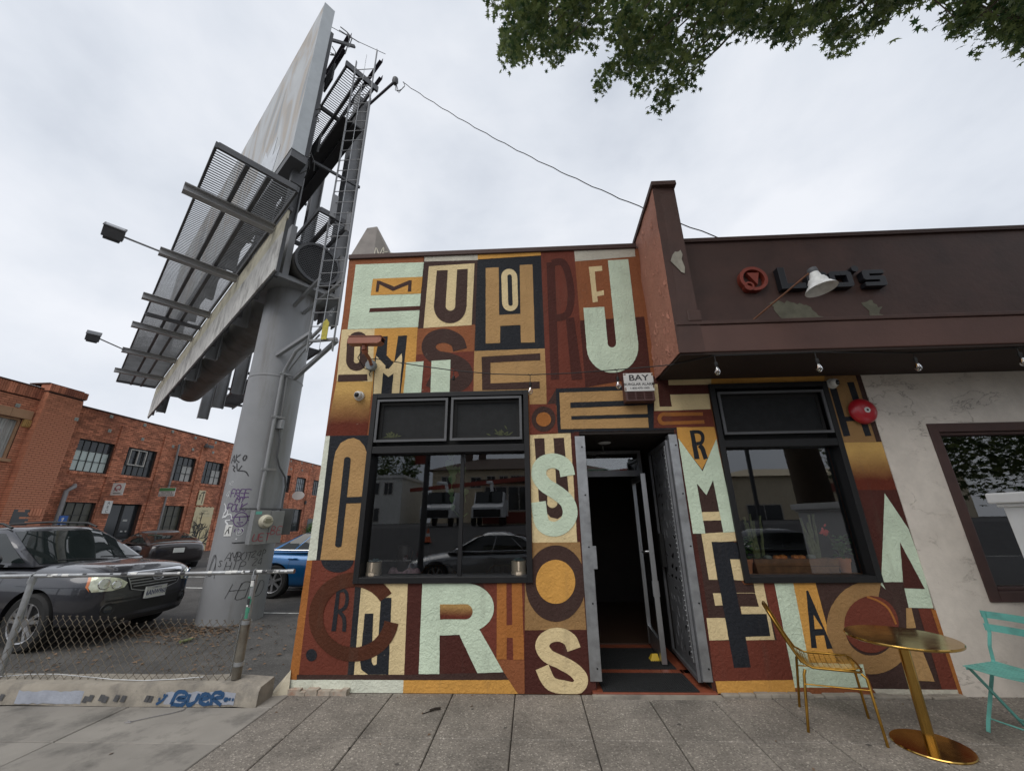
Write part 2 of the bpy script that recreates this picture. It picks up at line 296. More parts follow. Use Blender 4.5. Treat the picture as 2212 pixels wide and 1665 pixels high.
def cracked(name, col):
    m, t, b = _new(name); b.inputs['Roughness'].default_value = 0.85
    tc = N(t, 'ShaderNodeTexCoord')
    n1 = N(t, 'ShaderNodeTexNoise', Scale=1.6, Detail=10.0, Roughness=0.62, Distortion=0.3)
    mp = N(t, 'ShaderNodeMapping'); mp.inputs['Scale'].default_value = (0.7, 1, 1.5)
    t.links.new(tc.outputs['Object'], mp.inputs[0]); t.links.new(mp.outputs[0], n1.inputs['Vector'])
    sb = N(t, 'ShaderNodeMath', operation='SUBTRACT'); sb.inputs[1].default_value = 0.5; t.links.new(n1.outputs['Fac'], sb.inputs[0])
    ab = N(t, 'ShaderNodeMath', operation='ABSOLUTE'); t.links.new(sb.outputs[0], ab.inputs[0])
    ck = N(t, 'ShaderNodeMapRange'); ck.inputs['From Max'].default_value = 0.006; ck.inputs['To Min'].default_value = 1; ck.inputs['To Max'].default_value = 0
    t.links.new(ab.outputs[0], ck.inputs['Value'])
    n2 = N(t, 'ShaderNodeTexNoise', Scale=0.9, Detail=5.0); t.links.new(tc.outputs['Object'], n2.inputs['Vector'])
    r2 = N(t, 'ShaderNodeMapRange'); r2.inputs['From Min'].default_value = 0.47; r2.inputs['From Max'].default_value = 0.6; r2.inputs['To Max'].default_value = 0.7
    t.links.new(n2.outputs['Fac'], r2.inputs['Value'])
    mu = N(t, 'ShaderNodeMath', operation='MULTIPLY'); t.links.new(ck.outputs[0], mu.inputs[0]); t.links.new(r2.outputs[0], mu.inputs[1])
    n3 = N(t, 'ShaderNodeTexNoise', Scale=3.0, Detail=8.0, Roughness=0.7); t.links.new(tc.outputs['Object'], n3.inputs['Vector'])
    mr = N(t, 'ShaderNodeMapRange'); mr.inputs['From Min'].default_value = 0.3; mr.inputs['From Max'].default_value = 0.7; mr.inputs['To Min'].default_value = 0.84; mr.inputs['To Max'].default_value = 1.08
    t.links.new(n3.outputs['Fac'], mr.inputs['Value'])
    hs = N(t, 'ShaderNodeHueSaturation'); hs.inputs['Color'].default_value = (*col, 1); t.links.new(mr.outputs[0], hs.inputs['Value'])
    mi = N(t, 'ShaderNodeMix', data_type='RGBA'); mi.inputs[7].default_value = (0.10, 0.075, 0.06, 1)
    t.links.new(mu.outputs[0], mi.inputs[0]); t.links.new(hs.outputs[0], mi.inputs[6]); t.links.new(mi.outputs[2], b.inputs['Base Color'])
    bp = N(t, 'ShaderNodeBump', Strength=0.5, Distance=0.02); t.links.new(n3.outputs['Fac'], bp.inputs['Height'])
    b2 = N(t, 'ShaderNodeBump', Strength=0.6, Distance=0.01, invert=True); t.links.new(mu.outputs[0], b2.inputs['Height'])
    t.links.new(bp.outputs[0], b2.inputs['Normal']); t.links.new(b2.outputs[0], b.inputs['Normal'])
    return m
M_wallwhite = cracked('cracked_white_render', (0.66, 0.60, 0.53))
M_poster = None
def poster_mat():
    m, t, b = _new('weathered_poster'); b.inputs['Roughness'].default_value = 0.55
    tc = N(t, 'ShaderNodeTexCoord'); mp = N(t, 'ShaderNodeMapping'); mp.inputs['Scale'].default_value = (1.2, 1, 0.35)
    t.links.new(tc.outputs['Object'], mp.inputs[0])
    n = N(t, 'ShaderNodeTexNoise', Scale=0.9, Detail=7.0, Distortion=1.5); t.links.new(mp.outputs[0], n.inputs['Vector'])
    rp = N(t, 'ShaderNodeValToRGB'); E = rp.color_ramp.elements
    E[0].position = 0.34; E[0].color = (0.25, 0.27, 0.29, 1); E[1].position = 0.62; E[1].color = (0.47, 0.49, 0.50, 1)
    for pos, c in ((0.44, (0.38, 0.335, 0.285)), (0.5, (0.40, 0.41, 0.42))): q = E.new(pos); q.color = (*c, 1)
    t.links.new(n.outputs['Fac'], rp.inputs[0]); t.links.new(rp.outputs[0], b.inputs['Base Color'])
    return m
M_poster = poster_mat()
M_posteredge = mat('poster_edge', (0.42, 0.45, 0.47), 0.6, var=0.08)
def leaf_mat(name, c1, c2):
    m, t, b = _new(name); b.inputs['Roughness'].default_value = 0.5; b.inputs['Specular IOR Level'].default_value = 0.3
    g = N(t, 'ShaderNodeNewGeometry'); rp = N(t, 'ShaderNodeValToRGB')
    rp.color_ramp.elements[0].color = (*c1, 1); rp.color_ramp.elements[1].color = (*c2, 1)
    t.links.new(g.outputs['Random Per Island'], rp.inputs[0]); t.links.new(rp.outputs[0], b.inputs['Base Color'])
    tl = N(t, 'ShaderNodeBsdfTranslucent'); h = N(t, 'ShaderNodeHueSaturation', Value=1.6); t.links.new(rp.outputs[0], h.inputs['Color']); t.links.new(h.outputs[0], tl.inputs[0])
    mx = N(t, 'ShaderNodeMixShader', Fac=0.3); t.links.new(b.outputs[0], mx.inputs[1]); t.links.new(tl.outputs[0], mx.inputs[2])
    t.links.new(mx.outputs[0], t.nodes['Material Output'].inputs[0]); return m
M_leaf = leaf_mat('leaf_green', (0.026, 0.06, 0.022), (0.15, 0.185, 0.06))
M_plant = leaf_mat('plant_green', (0.05, 0.13, 0.04), (0.14, 0.24, 0.08))
M_succ = mat('succulent', (0.20, 0.30, 0.33), 0.6, var=0.1)
M_cactus = mat('cactus', (0.12, 0.14, 0.055), 0.8, var=0.4, vs=20)
M_petal = mat('geranium_petal', (0.65, 0.06, 0.045), 0.6)
M_pumpkin = mat('pumpkin', (0.62, 0.20, 0.03), 0.5)
M_gourd = mat('grey_gourd', (0.20, 0.23, 0.20), 0.6)
def carpaint(name, col, metal=0.5):
    m = mat(name, col, 0.28, metal, var=0.03, coat=1.0); return m
M_suv = carpaint('suv_paint', (0.028, 0.029, 0.036), 0.45)
M_blkcar = carpaint('black_car_paint', (0.014, 0.010, 0.011), 0.3)
M_bluecar = carpaint('blue_car_paint', (0.006, 0.10, 0.27), 0.5)
M_silver = carpaint('silver_car_paint', (0.30, 0.31, 0.32), 0.6)
M_carglass = mat('car_glass', (0.010, 0.014, 0.014), 0.03, var=0.0, coat=0.0, spec=0.6)
M_tyre = mat('tyre', (0.012, 0.012, 0.012), 0.85, bump=0.2)
M_rim = mat('alloy', (0.50, 0.50, 0.51), 0.28, 0.9, var=0.1)
M_chrome = mat('chrome', (0.70, 0.71, 0.73), 0.08, 1.0, var=0.0)
M_plastic = mat('trim_plastic', (0.012, 0.012, 0.013), 0.55)
M_lamp = mat('headlamp_lens', (0.50, 0.52, 0.40), 0.10, 0.35, var=0.35, vs=14, coat=1.0)
M_amber = mat('amber_lens', (0.50, 0.14, 0.03), 0.2, coat=0.8)
M_taillamp = mat('tail_lamp', (0.16, 0.012, 0.02), 0.12, coat=1.0)
M_numplate = mat('number_plate', (0.52, 0.53, 0.50), 0.5, var=0.06)
M_inkplate = mat('plate_blue', (0.03, 0.04, 0.12), 0.5)
M_skin = mat('skin', (0.42, 0.22, 0.15), 0.6, var=0.05)
M_hair = mat('dark_hair', (0.014, 0.009, 0.007), 0.55)
M_knit = mat('mauve_knit', (0.42, 0.28, 0.31), 0.9, var=0.45, vs=28, bump=0.4, bs=60)
M_litter = mat('dead_leaves', (0.16, 0.10, 0.06), 0.9, var=0.4, vs=2, rnd=0.4)

# ------------------------------------------------------------------ mesh helpers
class MB:
    def __init__(s): s.v = []; s.f = []
    def add(s, vs, fs):
        o = len(s.v); s.v += [tuple(v) for v in vs]; s.f += [tuple(i + o for i in f) for f in fs]; return s
    def box(s, x0, x1, y0, y1, z0, z1):
        return s.add([(x0,y0,z0),(x1,y0,z0),(x1,y1,z0),(x0,y1,z0),(x0,y0,z1),(x1,y0,z1),(x1,y1,z1),(x0,y1,z1)],
                     [(0,3,2,1),(4,5,6,7),(0,1,5,4),(1,2,6,5),(2,3,7,6),(3,0,4,7)])
    def bar(s, p0, p1, w, h, upv=(0,0,1)):
        """rectangular bar from p0 to p1, w across, h along upv"""
        p0 = Vector(p0); p1 = Vector(p1); d = (p1 - p0).normalized(); u = Vector(upv)
        a = d.cross(u)
        if a.length < 1e-4: a = d.cross(Vector((1,0,0)))
        a.normalize(); u = a.cross(d).normalized()
        vs = [q + a * (w/2*i) + u * (h/2*j) for q in (p0, p1) for i, j in ((-1,-1),(1,-1),(1,1),(-1,1))]
        return s.add(vs, [(3,2,1,0),(4,5,6,7),(0,1,5,4),(1,2,6,5),(2,3,7,6),(3,0,4,7)])
    def tube(s, pts, r, n=8, cap=True, r1=None):
        pts = [Vector(p) for p in pts]; m = len(pts); base = len(s.v); prev = None
        for i, p in enumerate(pts):
            d = (pts[min(i+1, m-1)] - pts[max(i-1, 0)]).normalized()
            if prev is None:
                a = d.cross(Vector((0,0,1)))
                if a.length < 1e-3: a = d.cross(Vector((1,0,0)))
            else: a = prev - d * prev.dot(d)
            a.normalize(); prev = a; b = d.cross(a)
            rr = r if r1 is None else r + (r1 - r) * i / (m - 1)
            if isinstance(r, (list, tuple)): rr = r[i]
            for k in range(n):
                t = 2 * math.pi * k / n; s.v.append(tuple(p + (a * math.cos(t) + b * math.sin(t)) * rr))
        for i in range(m - 1):
            for k in range(n):
                q = base + i*n; s.f.append((q + k, q + (k+1) % n, q + n + (k+1) % n, q + n + k))
        if cap:
            s.f.append(tuple(base + k for k in range(n))[::-1]); s.f.append(tuple(base + (m-1)*n + k for k in range(n)))
        return s
    def lathe(s, prof, c=(0,0,0), n=20, axis='Z', close=False):
        """prof: (radius, height) list"""
        base = len(s.v); m = len(prof)
        for r, h in prof:
            for k in range(n):
                t = 2 * math.pi * k / n; a, b = r * math.cos(t), r * math.sin(t)
                p = (a, b, h) if axis == 'Z' else ((a, h, b) if axis == 'Y' else (h, a, b))
                s.v.append((p[0]+c[0], p[1]+c[1], p[2]+c[2]))
        for i in range(m - 1):
            for k in range(n):
                q = base + i*n; s.f.append((q + k, q + (k+1) % n, q + n + (k+1) % n, q + n + k))
        if not close:
            s.f.append(tuple(base + k for k in range(n))[::-1]); s.f.append(tuple(base + (m-1)*n + k for k in range(n)))
        return s
    def prism(s, poly, fn, d):
        """poly: 2-D outline; fn(u,v) -> 3-D point; extruded by the vector d"""
        n = len(poly); a = [Vector(fn(*p)) for p in poly]; d = Vector(d)
        return s.add(a + [p + d for p in a], [tuple(range(n))[::-1], tuple(range(n, 2*n))] + [(i, (i+1) % n, n + (i+1) % n, n + i) for i in range(n)])
    def frame(s, x0, x1, z0, z1, w, y0, y1):
        """rectangular frame in the XZ plane, butt jointed"""
        s.box(x0, x0+w, y0, y1, z0, z1); s.box(x1-w, x1, y0, y1, z0, z1)
        s.box(x0+w, x1-w, y0, y1, z0, z0+w); s.box(x0+w, x1-w, y0, y1, z1-w, z1); return s
    def xform(s, M):
        s.v = [tuple(M @ Vector(v)) for v in s.v]; return s
    def mesh(s, name, smooth=None):
        me = bpy.data.meshes.new(name); me.from_pydata(s.v, [], s.f); me.update()
        if smooth is not None:
            me.polygons.foreach_set('use_smooth', [True] * len(me.polygons))
            if smooth < 180: me.set_sharp_from_angle(angle=R(smooth))
        return me
def fix_normals(me):
    bm = bmesh.new(); bm.from_mesh(me); bmesh.ops.recalc_face_normals(bm, faces=bm.faces); bm.to_mesh(me); bm.free()
def tag(o, label=None, cat=None, group=None, kind=None):
    if label: o['label'] = label
    if cat: o['category'] = cat
    if group: o['group'] = group
    if kind: o['kind'] = kind
    return o
def thing(name, label, cat, loc=(0,0,0), rz=0.0, group=None, rot=None):
    o = bpy.data.objects.new(name, None); COL.objects.link(o); o.location = loc; o.rotation_euler = rot if rot else (0,0,rz); o.empty_display_size = 0.1
    return tag(o, label, cat, group)
def world_matrix(o):
    m = Matrix.LocRotScale(o.location, o.rotation_euler, o.scale)
    return world_matrix(o.parent) @ o.matrix_parent_inverse @ m if o.parent else m
def part(name, mb, m, parent=None, smooth=None, bevel=0.0, local=False, kind=None, fix=False, label=None):
    """one mesh object. local=False: the mesh is in world coordinates; local=True: in its parent's"""
    if name in SPLIT and kind != 'stuff' and isinstance(mb, MB) and len(mb.f) < 4000:
        ps = pieces(mb)
        if 1 < len(ps) < 60:
            return [part(name, q, m, parent, smooth, bevel, local, None, fix, label) for q in ps][0] if not SPLIT_OFF[0] else None
    me = mb if isinstance(mb, bpy.types.Mesh) else mb.mesh(name, smooth)
    if fix: fix_normals(me)
    if m and not me.materials: me.materials.append(m)
    o = bpy.data.objects.new(name, me); COL.objects.link(o)
    if parent:
        o.parent = parent
        if not local: o.matrix_parent_inverse = world_matrix(parent).inverted()
    if bevel:
        b = o.modifiers.new('bevel', 'BEVEL'); b.width = bevel; b.segments = 2; b.limit_method = 'ANGLE'; b.angle_limit = R(40)
    if kind: o['kind'] = kind
    if label: o['label'] = label
    return o
SPLIT_OFF = [False]
SPLIT = {'bare_patch','bolt','clamp_band','conduit_strut','cross_beam','door_handle','ladder_bracket','loose_cable','notice','paint_flake','paint_patch','rib_plate','skirt_stud','sticker','strut','tube_collar','rust_mark','marker_scribble'}
def pieces(mb):
    par = list(range(len(mb.v)))
    def fd(i):
        while par[i] != i: par[i] = par[par[i]]; i = par[i]
        return i
    for f in mb.f:
        for i in f[1:]: par[fd(i)] = fd(f[0])
    g = {}
    for f in mb.f: g.setdefault(fd(f[0]), []).append(f)
    out = []
    for fs in g.values():
        ix = sorted({i for f in fs for i in f}); mp = {i: k for k, i in enumerate(ix)}
        q = MB(); q.add([mb.v[i] for i in ix], [tuple(mp[i] for i in f) for f in fs]); out.append(q)
    return out
def kids(o): return [c for c in bpy.data.objects if c.parent == o]
def dup(root, loc, rz=0.0, label=None, group=None):
    r = root.copy(); COL.objects.link(r); r.location = loc; r.rotation_euler = (0, 0, rz)
    if label: r['label'] = label
    if group: r['group'] = group
    for ch in kids(root):
        c = ch.copy(); COL.objects.link(c); c.parent = r
        for g in kids(ch):
            d = g.copy(); COL.objects.link(d); d.parent = c
    return r
def text_mb(s, size, fn, depth, bold=False, align='CENTER', spacing=1.0):
    """built-in lettering turned into solid polygons; fn(u,v)->3-D, depth = extrusion vector"""
    cu = bpy.data.curves.new('lettering', 'FONT'); cu.body = s; cu.size = size; cu.align_x = align; cu.align_y = 'CENTER'; cu.space_character = spacing
    cu.resolution_u = 3
    if bold: cu.offset = size * 0.02
    o = bpy.data.objects.new('lettering', cu); COL.objects.link(o)
    dg = bpy.context.evaluated_depsgraph_get(); ev = o.evaluated_get(dg); me = ev.to_mesh()
    mb = MB(); vs = [tuple(v.co) for v in me.vertices]; fs = [tuple(p.vertices) for p in me.polygons]
    mb.add([fn(v[0], v[1]) for v in vs], fs)
    ev.to_mesh_clear(); bpy.data.objects.remove(o); bpy.data.curves.remove(cu)
    return mb

# ------------------------------------------------------------------ ground
mb = MB(); mb.add([(-220,-220,-0.4),(220,-220,-0.4),(220,220,-0.4),(-220,220,-0.4)], [(0,1,2,3)])
tag(part('ground', mb, M_earth), kind='structure')
# parking lot: a sheet rising gently away from the street
mb = MB(); mb.add([(-40,-0.08,-0.004),(-2.52,-0.08,-0.004),(-2.52,5,0.05),(-2.52,60,0.6),(-40,60,0.6),(-40,5,0.05)], [(0,1,2,5),(5,2,3,4)])
mb.add([(-2.52,5,0.05),(25,5,0.05),(25,60,0.6),(-2.52,60,0.6)], [(0,1,2,3)])
lot = tag(part('parking_lot', mb, M_lot), kind='structure')
mb = MB()
def lz(y): return 0.0105*y + 0.004
for (x0, y0, x1, y1, w) in ((-9.2,6.2,-4.9,5.6,0.10), (-13.5,8.3,-5,7.6,0.10), (-14.4,13.6,-8.2,11.4,0.10), (-5.6,3.45,-4.2,3.35,0.07)):
    d = Vector((x1-x0, y1-y0, 0)).normalized(); n = Vector((-d.y, d.x, 0)) * w/2
    mb.add([(x0+n.x,y0+n.y,lz(y0)),(x0-n.x,y0-n.y,lz(y0)),(x1-n.x,y1-n.y,lz(y1)),(x1+n.x,y1+n.y,lz(y1))], [(0,1,2,3)])
part('parking_line', mb, M_line, lot)
# street behind the photographer
mb = MB(); mb.add([(-150,-24,-0.15),(150,-24,-0.15),(150,-6.35,-0.15),(-150,-6.35,-0.15)], [(0,1,2,3)])
road = tag(part('road', mb, M_road), kind='structure')
mb = MB()
for y in (-14.9, -15.15): mb.add([(-150,y-0.05,-0.146),(150,y-0.05,-0.146),(150,y+0.05,-0.146),(-150,y+0.05,-0.146)], [(0,1,2,3)])
part('road_marking', mb, M_line, road)
mb = MB(); mb.box(-150,150,-6.35,-6.2,-0.35,0.0)
tag(part('kerb', mb, M_kerb, bevel=0.015), kind='structure')
# sidewalk of separate slabs
mb = MB(); mb.box(-30,30,-6.2,0.0,-0.3,-0.02); mb.box(-30,-2.52,-0.33,-0.08,-0.019,-0.01)
walk = tag(part('sidewalk', mb, M_joint), kind='structure')
xs = [-2.485,-2.045,-1.44,-0.83,-0.205,0.445,1.08,1.68,2.257,2.87,3.5,4.12,4.75,5.4,6.05,6.7,7.35,8.0,8.65]
ys = [-6.19,-5.2,-4.3,-3.4,-2.55,-1.7,-0.85,-0.001]
def slab(x0, x1, y0, y1, m, g=0.0045):
    mb = MB(); z1 = random.uniform(-0.0016, 0.0012); a, b, c_, d = x0+g, x1-g, y0+g, y1-g; k = 0.006
    mb.add([(a,c_,-0.02),(b,c_,-0.02),(b,d,-0.02),(a,d,-0.02),(a,c_,z1-k),(b,c_,z1-k),(b,d,z1-k),(a,d,z1-k),(a+k,c_+k,z1),(b-k,c_+k,z1),(b-k,d-k,z1),(a+k,d-k,z1)],
           [(0,1,5,4),(1,2,6,5),(2,3,7,6),(3,0,4,7),(4,5,9,8),(5,6,10,9),(6,7,11,10),(7,4,8,11),(8,9,10,11)])
    part('paving_slab', mb, m, walk)
for i in range(len(xs)-1):
    for j in range(len(ys)-1): slab(xs[i], xs[i+1], ys[j], ys[j+1], M_slab)
xl = [-12.3,-9.5,-8.1,-6.7,-5.28,-3.88,-2.485]; yl = [-6.19,-4.9,-3.6,-2.28,-0.965,-0.335]
for i in range(len(xl)-1):
    for j in range(len(yl)-1): slab(xl[i], xl[i+1], yl[j], yl[j+1], M_slabL)
slab(-2.66, -2.485, -0.335, -0.05, M_slabL)

# ------------------------------------------------------------------ painted cafe building
cafe = thing('cafe_building', 'single-storey cafe whose stucco front is covered with painted overlapping letters', 'building', (-2.5, 0, 0))
XL, WT = -2.525, 0.25
mb = MB()
T1 = 5.24
mb.box(XL,-1.97,0,WT,0,T1); mb.box(-1.97,0,0,WT,0,1.0); mb.box(-1.97,0,0,WT,3.175,T1); mb.box(0,0.60,0,WT,0,T1)
mb.box(0.60,1.735,0,WT,2.635,T1); mb.box(1.735,2.22,0,WT,0,T1); mb.box(2.22,3.62,0,WT,0,0.985); mb.box(2.22,3.62,0,WT,3.19,T1); mb.box(3.62,4.06,0,WT,0,T1)
wallo = part('front_wall', mb, PAINT['rust'], cafe)
mb = MB(); mb.box(XL,XL+0.25,WT,4.4,0,T1); mb.box(4.05,4.3,WT,4.4,0,T1); mb.box(XL,4.3,4.4,4.6,0,T1)
part('side_wall', mb, PAINT['palemint'], cafe)
mb = MB(); mb.box(XL+0.25,4.05,WT,4.4,5.0,5.1); part('roof', mb, M_cap, cafe)
mb = MB(); mb.box(XL-0.03,1.58,-0.03,WT+0.03,T1,T1+0.075); part('parapet_cap', mb, M_cap, cafe, bevel=0.008)
mb = MB(); mb.box(XL-0.03,XL+0.25,WT+0.03,4.6,T1,T1+0.075); part('parapet_cap', mb, M_cap, cafe)
# interior shell
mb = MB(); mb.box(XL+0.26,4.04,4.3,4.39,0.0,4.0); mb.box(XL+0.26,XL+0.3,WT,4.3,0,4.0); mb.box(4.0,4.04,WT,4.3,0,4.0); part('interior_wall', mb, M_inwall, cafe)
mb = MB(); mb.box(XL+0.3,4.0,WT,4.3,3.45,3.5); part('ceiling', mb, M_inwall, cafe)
mb = MB(); mb.box(XL+0.3,0.55,WT,4.3,0.0,0.05); mb.box(1.75,4.0,WT,4.3,0.0,0.05); mb.box(0.55,1.75,1.5,4.3,0.0,0.05); part('interior_floor', mb, M_infloor, cafe)

